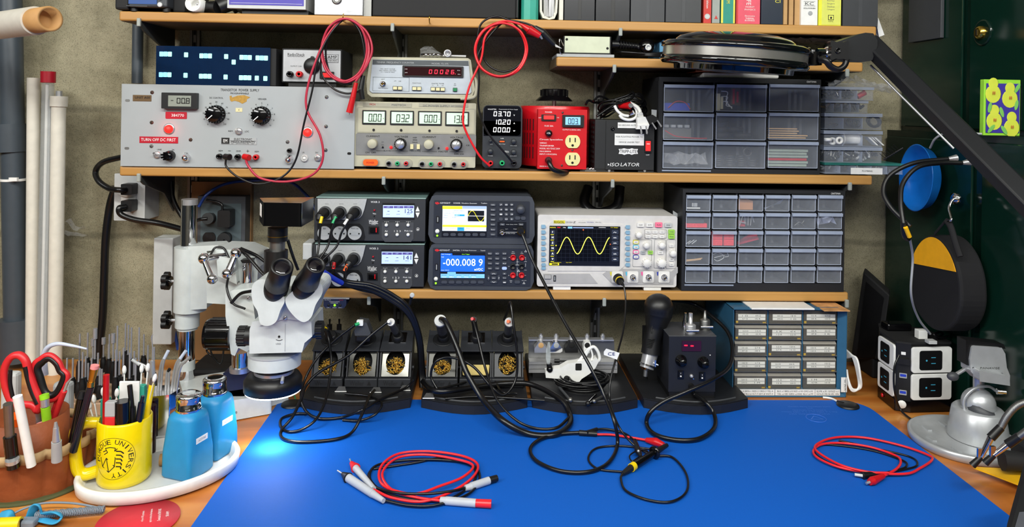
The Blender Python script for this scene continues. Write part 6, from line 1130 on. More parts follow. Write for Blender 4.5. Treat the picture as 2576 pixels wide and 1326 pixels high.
# headset piece and coil of black cable
t = thing('magnifier_headpiece','white plastic head loupe bracket with small clear lens on a coil of black cable','loupe',P(480,720,1.57)); Y = 1.57
b = B(); b.ppoly([(252,680),(330,655),(380,650),(450,610),(530,600),(600,575),(660,590),(700,560),(720,590),(690,650),(640,700),(570,745),(550,770),(430,775),(380,745),(255,735)],Y-.008,Y+.012,'white'); b.build('frame',t,.003)
b = B(); b.tube([P(x,y,Y) for x,y in ((590,560),(640,480),(680,465),(715,510),(728,570),(700,600))],.0035,'white',8); b.tube([P(x,y,Y) for x,y in ((510,620),(560,570),(620,490),(650,470))],.0032,'white',8); b.tube([P(x,y,Y) for x,y in ((650,480),(665,540),(650,590))],.002,'white',8); b.build('arm',t)
B().plathe([(27,0),(27,.0006),(0,.0006)],438,742,Y-.008,'void').build('hole',t); B().plathe([(13,0),(13,.0006),(0,.0006)],705,590,Y-.006,'void').build('hole',t); B().pbox(515,610,570,670,Y-.0086,Y-.008,'void',8).build('slot',t)
b = B(); b.ppoly([(258,490),(275,425),(292,425),(298,560),(290,620),(268,620),(255,560)],Y-.003,Y,'glass'); b.cyl(P(285,610,Y),P(290,680,Y),.006,'black'); b.sph(P(290,660,Y-.006),.007,'black_gloss'); b.build('lens',t,label='small clear lens on a black hinge')
b = B(); random.seed(21); q = G(560,790,TZ+.012)
for i in range(9): rx = .055+random.uniform(-.015,.006); ry = .036+random.uniform(-.01,.004); ph = random.random(); ox = random.uniform(-.006,.022); b.tube([(q.x+ox+rx*cos(a),q.y+.01+ry*sin(a),TZ+.003+.003*i*.8+.003*(1+sin(a+ph))) for a in [2*pi*j/10 for j in range(10)]],.0021,'black_wire',7,5,True)
b.build('cable_coil',label='coil of thin black cable under the white loupe bracket',cat='cable')
for i,(p0,p1,nm,lb) in enumerate((((375,820),(470,930),'metal_probe','dull metal rod with round end on the third tray'),((800,870),(680,940),'bronze_rod','short bronze rod on the third tray'),((690,890),(625,960),'connector','chrome connector with black tip on the third tray'))):
    b = B(); a = G(*p0,TZ+.006); c = G(*p1,TZ+.006); b.cyl(a,c,.0028+.001*(i == 2),('dark_grey','dull_steel','chrome')[i]); b.sph(c,.0055-.001*(i == 1),('dull_steel','dull_steel','black')[i]); b.build(nm,label=lb,cat='metal part')
b = B(); b.cyl(P(330,585,1.6),P(375,585,1.6),.0045,'black'); b.tube([P(375,585,1.6),P(480,592,1.6),P(520,600,1.6)],.0022,'black'); b.build('black_jack',label='black jack plug lying across the nozzle rack rail',cat='plug')
# hot air station
M('station_black',(24,26,33),.5,bump=(900,.2,.0003)); x0 = P(1332,700,1.505).x; x1 = P(1745,700,1.505).x; Y = 1.505; zt = P(1540,372,Y).z; zb = P(1540,860,Y).z
t = thing('hot_air_station','black box-shaped hot air station with two knobs on the right-hand tray','hot air station',((x0+x1)/2,1.55,TZ))
b = B(); b.box(x0,x1,Y,Y+.10,zb,zt,'station_black'); b.box(x0-.001,x1+.001,Y-.001,Y+.101,zt,zt+.0015,'dark_grey'); b.build('case',t,.001); B().box(x0+.002,x1-.002,Y+.001,Y+.095,TZ+.0003,zb,'black').build('foot_plinth',t)
M('dark_plum',(50,14,34),.2); B().pbox(1450,412,1620,502,Y-.002,Y,'dark_plum',3).pbox(1470,446,1500,457,Y-.0025,Y-.002,'em_digit',3).pbox(1525,450,1553,461,Y-.0025,Y-.002,'em_digit',3).build('display',t)
for x,y in ((1440,580),(1634,596)): b = B(); b.plathe([(50,0),(48,.004),(38,.006),(32,.018),(28,.020),(0,.020)],x,y,Y,'black_gloss',28); b.build('knob',t)
for x,y in ((1440,710),(1628,725)): B().pbox(x-27,y-38,x+27,y+36,Y-.002,Y,'black_gloss',2).pbox(x-17,y-28,x+17,y+26,Y-.005,Y-.002,'black',2).pbox(x-1,y-20,x+1,y-8,Y-.0054,Y-.005,'print_white').plathe([(7,0),(7,.0004),(5,.0004)],x,y+12,Y-.005,'print_white',12).build('rocker_switch',t)
toggle(t,1532,718,16,Y,-.4); B().plathe([(26,0),(24,.006),(18,.012),(0,.012)],1530,808,Y,'black').build('cable_gland',t); led(t,1697,536,5,Y,'white',.001)
for i,(x,y,r,h,hh,mat) in enumerate(((1480,300,26,70,75,'chrome'),(1524,330,46,68,105,'steel'),(1650,300,44,80,85,'dull_steel'))):
    c = G(x,y+10,zt+.0015); k = S(x,y,c.y); b = B(); b.lathe([(r*k,0),(r*k,h*k),(r*k*.9,h*k+.002),(r*k*(.42 if i else .8),h*k+.004),(r*k*(.38 if i < 2 else .2),h*k+hh*k)],c,mat,'Z',24); b.build('air_nozzle',label=('square-mouthed chrome nozzle at the back of the black station top','tall chrome nozzle at the front of the black station top','brassy nozzle with a thin spout on the black station top')[i],cat='nozzle',group='hot air nozzles')
    if i: b = B(); b.cyl(c+Vector((-.012,-r*k,.008)),c+Vector((.014,-r*k,.008)),.003,'chrome'); b.build('clamp_screw',label=('clamp screw in front of the tall chrome nozzle','clamp screw beside the brassy nozzle')[i-1],cat='screw')
t = thing('hot_air_gun','black ribbed hot air gun hanging nozzle-down left of the black station','hot air gun',P(1240,300,1.57)); Y = 1.57
b = B(); q = [P(1245,110,Y),P(1240,180,Y),P(1215,300,Y-.004),P(1190,400,Y-.008),P(1178,520,Y-.012)]; rad = [.031,.030,.0205,.019,.0215]; b.tube(q,lambda t_: (lambda i,f: rad[i]+(rad[min(4,i+1)]-rad[i])*f)(int(min(3.999,t_*4)),t_*4-int(min(3.999,t_*4))),'black',20,8); b.sph(P(1245,112,Y),.0312,'black',(1,1,.9),24); b.build('grip',t)
b = B()
for i in range(6): b.tube([P(1210+14*i,210,Y-.021),P(1190+14*i,280,Y-.020),P(1178+12*i,345,Y-.023)],.0014,'rubber',6)
for i in range(6): x = 1185-2*i; b.tube([P(x-38,395+14*i,Y-.0235),P(x,400+14*i,Y-.030),P(x+38,395+14*i,Y-.0235)],.0012,'void',5)
b.build('ribs',t)
b = B(); a = P(1175,515,Y-.012); c = P(1140,650,Y-.02); b.cyl(a,c,.0165,'steel',.0150,24); b.cyl(c,P(1135,668,Y-.021),.0150,'chrome',.0075,20); b.cyl(P(1135,660,Y-.021),P(1128,722,Y-.023),.0052,'dull_steel',.0050,16); b.cyl(P(1128,721,Y-.023),P(1127.8,723,Y-.0232),.0036,'void'); b.cyl(a+(c-a)*.75,a+(c-a)*.85,.0172,'chrome',n=24); b.build('nozzle',t,label='steel nozzle')
b = B(); q = P(1215,605,Y-.03); b.cyl(q+Vector((-.004,0,0)),q+Vector((.006,-.002,-.004)),.0022,'chrome'); b.box(q.x-.002,q.x+.001,q.y-.004,q.y+.004,q.z-.007,q.z+.007,'chrome'); b.build('nozzle_clamp',t)
b = B(); b.box(P(1110,0,Y+.035).x,P(1385,0,Y+.035).x,Y+.035,Y+.04,.10,P(1200,280,Y+.035).z,'black'); b.box(P(1300,0,Y+.035).x,P(1385,0,Y+.035).x,Y-.03,Y+.035,.115,.12,'steel'); b.box(P(1180,0,Y+.035).x-.004,P(1180,0,Y+.035).x+.02,Y+.036,Y+.06,TZ,.1,'black'); b.build('handle_holder',label='black and steel holder carrying the hot air gun',cat='holder')
lead('thick black hot air gun cable curling down and looping on the mat',[(1270,75,1.6),(1400,60,1.64),(1560,90,1.66),(1720,200,1.62),(1850,330,1.58),(1893,480,1.54),(1860,640,1.49),(1700,760,1.44),(1480,860,1.42),(1280,950,1.42),(1170,1040,.03),(1140,1140,.008),(1210,1230,.008),(1400,1280,.008),(1600,1270,.008),(1730,1180,.008),(1735,1060,.012),(1660,950,.03),(1560,880,1.5),(1530,812,1.49)],.0042)
use()
# ---- blue component cabinet ----------------------------------------------------
use(1780,720,3.9)
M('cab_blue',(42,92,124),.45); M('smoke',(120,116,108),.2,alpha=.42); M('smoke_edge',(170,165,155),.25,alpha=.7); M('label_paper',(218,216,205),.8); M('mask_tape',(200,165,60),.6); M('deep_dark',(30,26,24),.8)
Y = 1.567; q = P(808,632,Y); k = S(808,632,Y); x0,x1 = q.x-567*k,q.x+567*k; z1 = .1905
t = thing('component_cabinet','blue metal cabinet of fifteen smoky drawers with hand-labelled white strips','drawer cabinet',(q.x,1.66,0))
ix0,ix1 = P(278,600,Y).x,P(1295,600,Y).x; iz0 = P(800,1015,Y).z; iz1 = P(800,218,Y).z
b = B()
def quad(b,a,c,d,e,mat): b.add([a,c,d,e],[(0,1,2,3)],mat)
o = [(x0,.0008),(x1,.0008),(x1,z1),(x0,z1)]; i_ = [(ix0,iz0),(ix1,iz0),(ix1,iz1),(ix0,iz1)]
for j in range(4): a,c = o[j],o[(j+1) % 4]; d,e = i_[(j+1) % 4],i_[j]; b.add([(a[0],Y,a[1]),(c[0],Y,c[1]),(d[0],Y+.012,d[1]),(e[0],Y+.012,e[1])],[(0,1,2,3)],'cab_blue')
b.box(x0,x0+.001,Y,1.77,.0008,z1,'cab_blue'); b.box(x1-.001,x1,Y,1.77,.0008,z1,'cab_blue'); b.box(x0,x1,Y,1.77,z1-.001,z1,'cab_blue'); b.box(x0,x1,Y,1.77,.0008,.002,'cab_blue'); b.box(x0,x1,1.765,1.77,.001,z1,'deep_dark'); b.build('cabinet_frame',t)
b = B(); xv = [P(x,600,Y).x for x in (278,608,952,1295)]; zh = [P(800,y,Y+.01).z for y in (218,377,533,692,848,1015)]
for x in xv[1:3]: b.box(x-.0012,x+.0012,Y+.012,1.76,iz0,iz1,'cab_blue')
for z in zh[1:5]: b.box(ix0,ix1,Y+.014,1.76,z-.0006,z+.0006,'cab_blue')
b.build('dividers',t); random.seed(31)
TXS = [['1 Ω','2.2 Ω','10 Ω','100 Ω','220 Ω'],['330 Ω','1 K','2.2 K','3.3 K','10 K'],['15 K','22 K','100 K','150 K','1 M']]
TX2 = [['4.7 Ω','33 Ω','47 Ω','150 Ω','270 Ω'],['470 Ω','1.5 K','2.7 K','4.7 K','12 K'],['18 K','47 K','120 K','330 K','4.7 M']]
for i in range(3):
    for j in range(5):
        a,c = xv[i]+.0018,xv[i+1]-.0018; d,e = zh[j+1]+.0012,zh[j]-.0012; Yf = Y+.011; h = e-d
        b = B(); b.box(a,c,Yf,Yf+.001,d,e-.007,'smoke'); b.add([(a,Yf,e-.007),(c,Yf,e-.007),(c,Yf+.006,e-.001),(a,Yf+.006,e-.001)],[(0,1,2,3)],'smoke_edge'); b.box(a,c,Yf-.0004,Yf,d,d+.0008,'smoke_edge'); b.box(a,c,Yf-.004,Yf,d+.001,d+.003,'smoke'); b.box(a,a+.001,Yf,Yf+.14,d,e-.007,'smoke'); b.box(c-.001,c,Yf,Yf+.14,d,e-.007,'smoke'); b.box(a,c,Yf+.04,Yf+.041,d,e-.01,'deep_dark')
        dr = b.build('drawer',t)
        lx = a+(c-a)*(.53+random.uniform(-.02,.03)); lw = (c-a)*.43; lz = d+h*.47+random.uniform(-.0015,.0015); b = B(); Yl = Yf-.0006; b.box(lx-lw,lx+lw,Yl,Yf-.0001,lz-.0065,lz+.0065,'label_paper'); b.box(lx-lw,lx+lw,Yl-.0003,Yl,lz-.0003,lz+.0003,'print_grey')
        for r0,tx in ((.0033,TXS),(-.0033,TX2)): b.text(tx[i][j],(lx-lw*.5,Yl-.0003,lz+r0),(1,0,0),(0,0,1),.012,.0032,'print_grey'); b.text(TX2[(i+1) % 3][j] if r0 > 0 else TXS[(i+2) % 3][j],(lx+lw*.45,Yl-.0003,lz+r0),(1,0,0),(0,0,1),.012,.0032,'print_grey')
        b.build('paper_label',dr)
        if (i*5+j) % 3 != 2: b = B(); b.box(a+.001,a+.006,Yf-.0004,Yf-.0001,d+.0005,d+.006,'mask_tape'); b.box(c-.010,c-.003,Yf-.0004,Yf-.0001,d+.0005,d+.004,'mask_tape'); b.build('tape',dr,label='old yellow tape')
b = B(); Yb = Y+.002
for a,c,l1,l2 in ((278,655,'BLK-0 BRN-1 RED-2 ORG-3 YEL-4','GRN-5 BLU-6 VLT-7 GRY-8 WHT-9'),(660,1048,'BLK x1 BRN x10 RED x100 ORG x1K','YEL x10K GRN x100K BLU x1M'),(1052,1295,'SLVR x.01 GOLD x.1','GOLD 5% SLVR 10%')):
    qa,qc = P(a,1055,Yb),P(c,1055,Yb); b.box(qa.x,qc.x,Yb-.002,Yb-.001,.0045,.0175,'paper'); b.text(l1,((qa.x+qc.x)/2,Yb-.0024,.0138),(1,0,0),(0,0,1),(qc.x-qa.x)*.9,.0036,'print_grey'); b.text(l2,((qa.x+qc.x)/2,Yb-.0024,.0078),(1,0,0),(0,0,1),(qc.x-qa.x)*.9,.0036,'print_grey')
b.build('colour_code_strip',t,label='white colour-code label strip'); b = B(); qa = P(1335,965,Yb); b.box(qa.x-.0065,qa.x+.0065,Yb-.002,Yb-.001,qa.z-.016,qa.z+.016,'paper'); b.text('NONE 20%',(qa.x+.002,Yb-.0024,qa.z),(0,0,1),(-1,0,0),.024,.0045,'print_grey'); b.build('side_label',t)
use()
b = B(); b.box(P(1888,757,1.57).x,P(2046,757,1.57).x,1.562,1.68,z1+.0003,z1+.004,'white'); b.build('paper_sheets',label='white folded papers on top of the blue cabinet',cat='papers',bevel=.001); M('tan_print',(205,150,95),.7,nz=(40,.4))
b = B(); b.box(P(2070,760,1.56).x,P(2135,760,1.56).x,1.553,1.66,z1+.0003,z1+.002,'tan_print'); b.build('printed_card',label='tan printed card on the right end of the blue cabinet top',cat='card')
# dark monitor, white cord, power tower
b = B(); vs = [P(2140,905,1.74),P(2215,905,1.66),P(2238,742,1.64),P(2172,683,1.72)]; d_ = Vector((.03,.05,0)); b.add(vs+[v+d_ for v in vs],[(0,1,2,3),(7,6,5,4),(0,4,5,1),(1,5,6,2),(2,6,7,3),(3,7,4,0)],'black_matte'); b.add([P(2155,900,1.722),P(2200,900,1.67),P(2222,748,1.652),P(2178,708,1.70)],[(0,1,2,3)],'black')
for x0_,x1_ in ((2150,2200),): q = G(2180,915); b.box(q.x-.04,q.x+.04,1.68,1.76,.001,P(2180,905,1.70).z+.01,'black_matte')
b.build('flat_speaker',bevel=.004,label='tilted black panel leaning between the blue cabinet and the green locker',cat='speaker')
b = B(); random.seed(8)
for i in range(6): tub(b,[(2128,880+4*i,1.60),(2146+i*1.5,900,1.58-.002*i),(2158+i*1.2,945,1.57-.002*i),(2160+i,975,1.565),(2145,984-i,1.565),(2134,965-2*i,1.57),(2130,930,1.58)],.0024,'white')
b.build('cord_hank',label='hank of white cord hanging at the right side of the blue cabinet',cat='cord')
A_,B_,C_,D_ = G(2208,1000),G(2250,1034),G(2290,1040),G(2396,1037); fp = [A_,B_,C_,D_,D_+Vector((.004,.10,0)),A_+Vector((.03,.06,0))]; ZT = .141
t = thing('power_tower','black and white power tower with square sockets at the right','power strip',((A_.x+D_.x)/2,1.55,0))
cc = sum(fp,Vector())/6; ins = lambda s_: [(cc.x+(p_.x-cc.x)*s_,cc.y+(p_.y-cc.y)*s_) for p_ in fp]
b = B(); b.vprism(ins(1.0),.002,.024,'black_gloss'); b.vprism(ins(.955),.024,ZT,'navy_plastic' if 0 else 'black'); b.vprism(ins(.97),ZT,ZT+.004,'black_matte'); b.build('body',t,.003,seg=3)
def face(p0,p1,z0,z1,u0,u1,off,th,mat,r=.004,b=None,nm=None):
    b = b or B(); d = (p1-p0); L = d.length; d = d/L; n = Vector((d.y,-d.x,0)); c = p0+d*L*(u0+u1)/2+Vector((0,0,(z0+z1)/2)); out = rrect(L*(u1-u0),z1-z0,r); v0 = [c+d*x+Vector((0,0,z))+n*(off+th) for x,z in out]; v1 = [c+d*x+Vector((0,0,z))+n*off for x,z in out]; N = len(out)
    b.add(v0+v1,[tuple(range(N))]+[(i,i+N,(i+1) % N+N,(i+1) % N) for i in range(N)],mat,False)
    if nm: b.build(nm,t,.0008)
    return c,d,n
M('em_sock',(60,150,180),em=.35); shr = lambda p_: Vector((cc.x+(p_.x-cc.x)*.955,cc.y+(p_.y-cc.y)*.955,0)); a2,b2,c2,d2 = map(shr,(A_,B_,C_,D_))
for z0 in (.027,.083):
    for p0,p1 in ((c2,d2),(a2,b2)):
        face(p0,p1,z0,z0+.053,.0,.99,.0,.004,'white',.006,None,'socket_panel'); b = B(); c,d,n = face(p0,p1,z0+.006,z0+.046,.18,.74,.004,.0008,'black',.005,b); Z = Vector((0,0,1)); c = c+n*.0056
        for s_ in (-1,1): o = c+d*.005+Z*.006*s_; b.add([o-d*.005-Z*.0007,o+d*.005-Z*.0007,o+d*.005+Z*.0007,o-d*.005+Z*.0007],[(0,1,2,3)],'em_sock')
        o = c-d*.010; b.add([o+d*.002*cos(a)+Z*.002*sin(a) for a in [2*pi*i/10 for i in range(10)]],[tuple(range(10))],'em_sock'); b.build('socket',t)
b = B(); mid = (b2+c2)/2
for z in (.035,.07): c,d,n = face(b2,c2,z,z+.010,.25,.75,.0,.001,'lgrey2',.001,b); face(b2,c2,z+.003,z+.008,.3,.7,.001,.0005,'blue_wire',.0005,b)
face(b2,c2,.10,.112,.1,.9,.0,.008,'black',.001,b); face(b2,c2,.118,.124,.35,.65,.0,.0006,'print_white',.0005,b); b.build('usb_ports',t)
qq = A_+(B_-A_)*.3+Vector((-.001,-.001,.014)); b = B(); nn = Vector(((B_-A_).y,-(B_-A_).x,0)).normalized(); b.lathe([(.0042,0),(.004,.002),(0,.003)],qq,'red',nn,14); b.build('reset_button',t,label='small red button'); b = B(); q = B_+(C_-B_)*.45+Vector((0,-.0005,.016)); b.lathe([(.0085,0),(.008,.001),(0,.0015)],q,'white',Vector(((C_-B_).y,-(C_-B_).x,0)).normalized(),18); b.build('power_button',t)
for z in (.053,.109): b = B(); b.lathe([(.0075,0),(.006,.005),(0,.006)],D_+Vector((-.008,.02,z+.01)),'black_gloss','X',14); b.build('side_knob',t)
lead('thin black cable from the power tower face down to the bench right of it',[(2262,893,1.475),(2250,925,1.47),(2250,980,1.47),(2265,1030,.01),(2300,1060,.004),(2328,1071,.005)],.0022); b = B(); b.cyl(G(2310,1064,.005),G(2332,1070,.006),.0042,'black'); b.build('barrel_plug',label='black barrel plug at the end of the thin cable by the vise',cat='plug')
for i,(x,y,h,m_,nm,lb,ct) in enumerate(((2322,842,.018,'white','usb_charger','small white charger block on top of the power tower','charger'),(2346,855,.007,'light_grey','usb_plug','grey plug lying on the power tower','plug'))): q = G(x,y+12,ZT+.0042); B().box(q.x-.009+.002*i,q.x+.010,q.y,q.y+.016,ZT+.0045,ZT+.0045+h,m_).build(nm,label=lb,cat=ct,bevel=.0008)
b = B(); tub(b,[(2356,852,ZT+.008),(2372,840,ZT+.012),(2362,836,ZT+.02),(2350,842,ZT+.018),(2368,850,ZT+.010),(2384,846,ZT+.008)],.0025); b.build('short_cord',label='short black cord bunched on top of the power tower',cat='cord'); b = B(); q = G(2262,838,ZT+.004); b.box(q.x-.02,q.x+.035,q.y+.01,q.y+.04,ZT+.0045,ZT+.02,'black_gloss'); b.build('black_adapter',bevel=.004,label='glossy black adapter on the left top of the power tower',cat='adapter')
# ---- ground puck -----------------------------------------------------------------
q = G(2133,1021,.003); t = thing('ground_snap','black round ground snap with white cord at the mat corner','ground snap',q)
b = B(); b.lathe([(.0225,0),(.022,.003),(.016,.005),(0,.0055)],q,'black','Z',28); b.build('puck',t); b = B(); tub(b,[(2110,1012,.006),(2095,1004,.004),(2082,1001,.003),(2070,1000,.003)],.0022,'white'); b.cyl(G(2122,1016,.006),G(2106,1010,.006),.0035,'black',.0025); b.build('cord',t); b = B(); q = G(735,1018,.0035); b.lathe([(.022,0),(.021,.003),(.015,.005),(0,.0055)],q,'black','Z',28); tub(b,[(745,1012,.006),(742,1000,.006),(738,990,.003)],.0015,'green_jack'); b.build('ground_snap',label='black round ground snap with green wire by the microscope base',cat='ground snap')
# ---- leads lying on the mat --------------------------------------------------------
mz = .0062
def grip(t,p0,p1,r,mat,nm,z=.009,r1=None): b = B(); b.cyl(G(*p0,z),G(*p1,z),r,mat,r1); return b.build(nm,t)
M('probe_grey',(176,180,188),.5)
t = thing('multimeter_lead','red multimeter lead with grey grips coiled on the mat centre-left','test lead',G(1050,1200,.003))
tub(B(),[(940,1232,.009),(985,1252,.009),(1060,1262,.009),(1130,1240,.01),(1185,1205,.010),(1202,1170,.009),(1165,1148,.009),(1085,1136,.009),(1010,1140,.009),(968,1162,.01),(953,1195,.01),(970,1225,.011),(1040,1243,.012),(1110,1222,.012),(1165,1200,.012),(1190,1172,.012),(1150,1156,.012),(1070,1144,.012),(1000,1152,.012),(962,1190,.012),(985,1232,.012),(1050,1252,.01),(1112,1260,.009)],.0022,'lead_red').build('cable',t)
grip(t,(893,1176),(940,1230),.0058,'probe_grey','probe_grip',r1=.0042); grip(t,(884,1165),(895,1178),.0035,'lead_red','finger_guard',r1=.008); grip(t,(880,1155),(884,1165),.0012,'steel','probe_tip'); grip(t,(1122,1260),(1197,1266),.0062,'probe_grey','plug_grip'); grip(t,(1108,1258),(1124,1260),.0045,'probe_grey','strain_relief',r1=.006); grip(t,(1197,1266),(1236,1268),.006,'lead_red','plug_shroud',r1=.0064)
t = thing('multimeter_lead','black multimeter lead with grey grips coiled together with the red one','test lead',G(1060,1210,.003))
tub(B(),[(963,1258,.007),(1030,1272,.007),(1100,1270,.007),(1180,1242,.007),(1207,1200,.007),(1185,1168,.007),(1110,1157,.007),(1020,1158,.007),(950,1170,.007),(930,1195,.007),(945,1225,.008),(1000,1240,.014),(1080,1242,.014),(1140,1235,.012),(1170,1228,.009)],.0021,'black_wire').tube([G(*q) for q in ((935,1180,.005),(928,1200,.005),(960,1235,.005),(1040,1258,.005),(1130,1255,.005),(1190,1215,.005),(1190,1175,.005),(1120,1152,.005),(1040,1165,.005),(940,1180,.005))],.0021,'black_wire').build('cable',t)
grip(t,(877,1203),(938,1243),.0068,'probe_grey','probe_grip',r1=.006); grip(t,(938,1243),(965,1260),.0055,'probe_grey','strain_relief',r1=.0038); grip(t,(862,1192),(876,1203),.003,'black','finger_guard',r1=.0085); grip(t,(849,1184),(862,1192),.0013,'steel','probe_tip'); grip(t,(1185,1224),(1230,1209),.006,'probe_grey','plug_grip'); grip(t,(1170,1228),(1186,1224),.0045,'probe_grey','strain_relief',r1=.0055); grip(t,(1230,1209),(1250,1203),.0055,'black','plug_shroud',r1=.0052)
t = thing('coax_clip_lead','black coaxial lead from the waveform generator ending in red and black clips','cable',P(1314,590,1.57))
tub(B(),[(1310,582,1.594),(1315,592,1.58),(1335,645,1.56),(1370,715,1.52),(1420,810,1.46),(1475,905,1.4),(1518,990,1.37),(1545,1060,.05),(1553,1120,.01),(1530,1165,.007),(1480,1187,.007),(1410,1185,.007),(1350,1160,.007),(1334,1130,.007),(1360,1105,.007),(1410,1092,.007),(1460,1088,.008)],.0034).build('cable',t)
b = B(); b.cyl(P(1309,578,1.597),P(1311,584,1.582),.008,'rubber',.006); b.build('plug',t); b = B(); b.cyl(G(1457,1089,.008),G(1502,1092,.008),.0052,'black',.0045); b.cyl(G(1475,1089,.01),G(1502,1080,.01),.004,'black',.0035); b.build('splitter',t)
tub(B(),[(1502,1093,.007),(1540,1094,.007),(1600,1103,.007),(1630,1108,.007)],.0022,'lead_red').build('red_branch',t); tub(B(),[(1502,1080,.009),(1530,1080,.008),(1570,1090,.007),(1600,1112,.008)],.0022).build('black_branch',t)
b = B(); b.cyl(G(1625,1107,.009),G(1650,1112,.010),.004,'red',.0075,12); b.cyl(G(1650,1112,.010),G(1670,1120,.010),.0075,'red',.0045,12); b.cyl(G(1670,1120,.010),G(1680,1122,.010),.002,'steel'); b.build('red_clip',t); b = B(); b.cyl(G(1597,1108,.009),G(1605,1135,.012),.0035,'black',.006,12); b.cyl(G(1605,1135,.012),G(1612,1150,.012),.006,'black',.003,12); b.sph(G(1606,1135,.017),.0025,'steel'); b.build('black_clip',t)
t = thing('scope_probe','black oscilloscope probe with yellow ring and thin cable looping on the mat','probe',G(1630,1150,.003))
tub(B(),[(1556,703,1.585),(1568,716,1.56),(1574,760,1.54),(1568,830,1.5),(1550,900,1.45),(1535,960,1.42),(1535,1010,1.40),(1555,1070,.04),(1590,1115,.015),(1640,1145,.006),(1690,1150,.006),(1725,1190,.006),(1728,1235,.006),(1690,1262,.006),(1630,1258,.006),(1575,1235,.006),(1562,1205,.008),(1567,1192,.009)],.0020).tube([G(*q) for q in ((1640,1130,.005),(1560,1122,.005),(1500,1128,.005),(1480,1155,.005),(1505,1180,.005),(1565,1187,.006))],.0019,'black_wire').build('cable',t)
b = B(); b.cyl(P(1554,700,1.596),P(1560,708,1.58),.011,'rubber',.009); b.cyl(P(1560,708,1.58),P(1566,716,1.565),.006,'rubber',.003); b.build('plug',t); B().cyl(P(1558.5,705.5,1.584),P(1559.5,707,1.581),.0095,'yellow').build('plug_ring',t)
b = B(); b.cyl(G(1566,1192,.008),G(1592,1174,.010),.0035,'rubber',.0065); b.cyl(G(1592,1174,.010),G(1645,1140,.014),.0065,'black_gloss',.0055); b.lathe([(.0055,0),(.011,.001),(.011,.003),(.0055,.004)],G(1645,1140,.014),'black_gloss',(G(1675,1122,.016)-G(1645,1140,.014))); b.cyl(G(1645,1140,.014),G(1678,1120,.016),.0058,'black',.0035); b.build('probe_body',t); b = B(); b.cyl(G(1588,1177,.010),G(1595,1172,.010),.0070,'yellow',.0070); b.build('yellow_ring',t); tub(B(),[(1640,1143,.010),(1615,1130,.012),(1585,1145,.009),(1590,1160,.008),(1607,1150,.01)],.0013).build('ground_lead',t)
b = B(); q = P(1538,890,1.44); b.add([P(1519,885,1.441),P(1525,877,1.441),P(1559,888,1.441),P(1552,905,1.441),P(1519,893,1.441)],[(4,3,2,1,0)],'white'); b.add([P(1519,885,1.442),P(1525,877,1.442),P(1559,888,1.442),P(1552,905,1.442),P(1519,893,1.442)],[(0,1,2,3,4)],'white'); b.ptext('CE',1538,890,8,1.4405,'lcd_ink',18); b.build('cable_tag',t,label='small white tag')
t = thing('clip_lead','red clip lead loosely coiled at the right of the mat','test lead',G(2200,1150,.003))
tub(B(),[(2218,1200,.008),(2255,1180,.008),(2266,1160,.008),(2250,1145,.007),(2190,1125,.007),(2120,1115,.007),(2068,1118,.007),(2046,1135,.007),(2062,1155,.008),(2120,1178,.008),(2200,1190,.009),(2280,1192,.008),(2315,1178,.007),(2344,1158,.007),(2335,1145,.007),(2270,1122,.007),(2180,1102,.007),(2110,1100,.007),(2065,1112,.009),(2052,1132,.010),(2110,1168,.011),(2180,1187,.011),(2235,1190,.011)],.0021,'lead_red').build('cable',t); b = B(); b.cyl(G(2222,1198,.009),G(2195,1210,.009),.0040,'red',.0068,12); b.cyl(G(2195,1210,.009),G(2188,1213,.009),.0068,'red',.005); b.cyl(G(2188,1213,.009),G(2179,1216,.008),.0022,'steel'); b.build('clip',t)
t = thing('clip_lead','thin black clip lead tangled with the red one at the right of the mat','test lead',G(2180,1160,.003))
tub(B(),[(2200,1195,.006),(2260,1182,.006),(2281,1172,.006),(2270,1158,.006),(2200,1135,.005),(2120,1122,.005),(2065,1120,.005),(2050,1140,.005),(2100,1170,.005),(2200,1190,.005),(2290,1178,.005),(2308,1165,.005),(2285,1148,.005),(2200,1128,.005),(2110,1108,.005)],.0017).build('cable',t); b = B(); b.cyl(G(2200,1193,.008),G(2170,1197,.008),.004,'black',.0062,12); b.cyl(G(2170,1197,.008),G(2150,1194,.008),.0025,'light_grey'); b.build('clip',t)
# ---- vise -------------------------------------------------------------------------
M('cast',(186,189,192),.34,.45); vc = G(2438,1118)-Vector((.008,0,0)); t = thing('bench_vise','silver ball-mounted vise on a round tray base beside the power tower','vise',vc)
b = B(); b.lathe([(.090,0),(.095,.004),(.096,.016),(.092,.018),(.086,.012),(.06,.009),(.048,.009)],vc,'cast','Z',56)
for i in range(8): a = 2*pi*i/8; b.box(vc.x+.064*cos(a)-.004,vc.x+.064*cos(a)+.004,vc.y+.064*sin(a)-.010,vc.y+.064*sin(a)+.010,.008,.012,'cast')
b.build('tray_base',t); vt = vc+Vector((.030,.008,0)); b = B(); b.lathe([(.051,.010),(.049,.03),(.044,.062),(.040,.066),(.030,.066)],vt,'cast','Z',40); b.build('collar',t)
b = B(); b.sph(vt+Vector((0,0,.074)),.029,'cast',n=28); b.build('ball',t); b = B(); b.lathe([(.031,.0),(.034,.004),(.034,.014),(.030,.018)],vt+Vector((.003,-.004,.055)),'dark_grey',(.35,-.2,.9),32); b.build('clamp_ring',t,label='dark clamping ring'); b = B(); q = vt+Vector((.028,-.01,.10)); b.cyl(q,q+Vector((.014,-.004,0)),.0055,'chrome'); b.tube([vt+Vector((-.032,-.008,.06)),vt+Vector((-.034,-.01,.085)),vt+Vector((-.018,-.012,.105)),vt+Vector((.01,-.012,.110)),vt+Vector((.028,-.01,.10))],.0026,'cast',8); b.build('ring_bolt',t)
b = B(); b.cyl(vt+Vector((0,0,.09)),vt+Vector((0,0,.135)),.0095,'steel'); b.build('post',t)
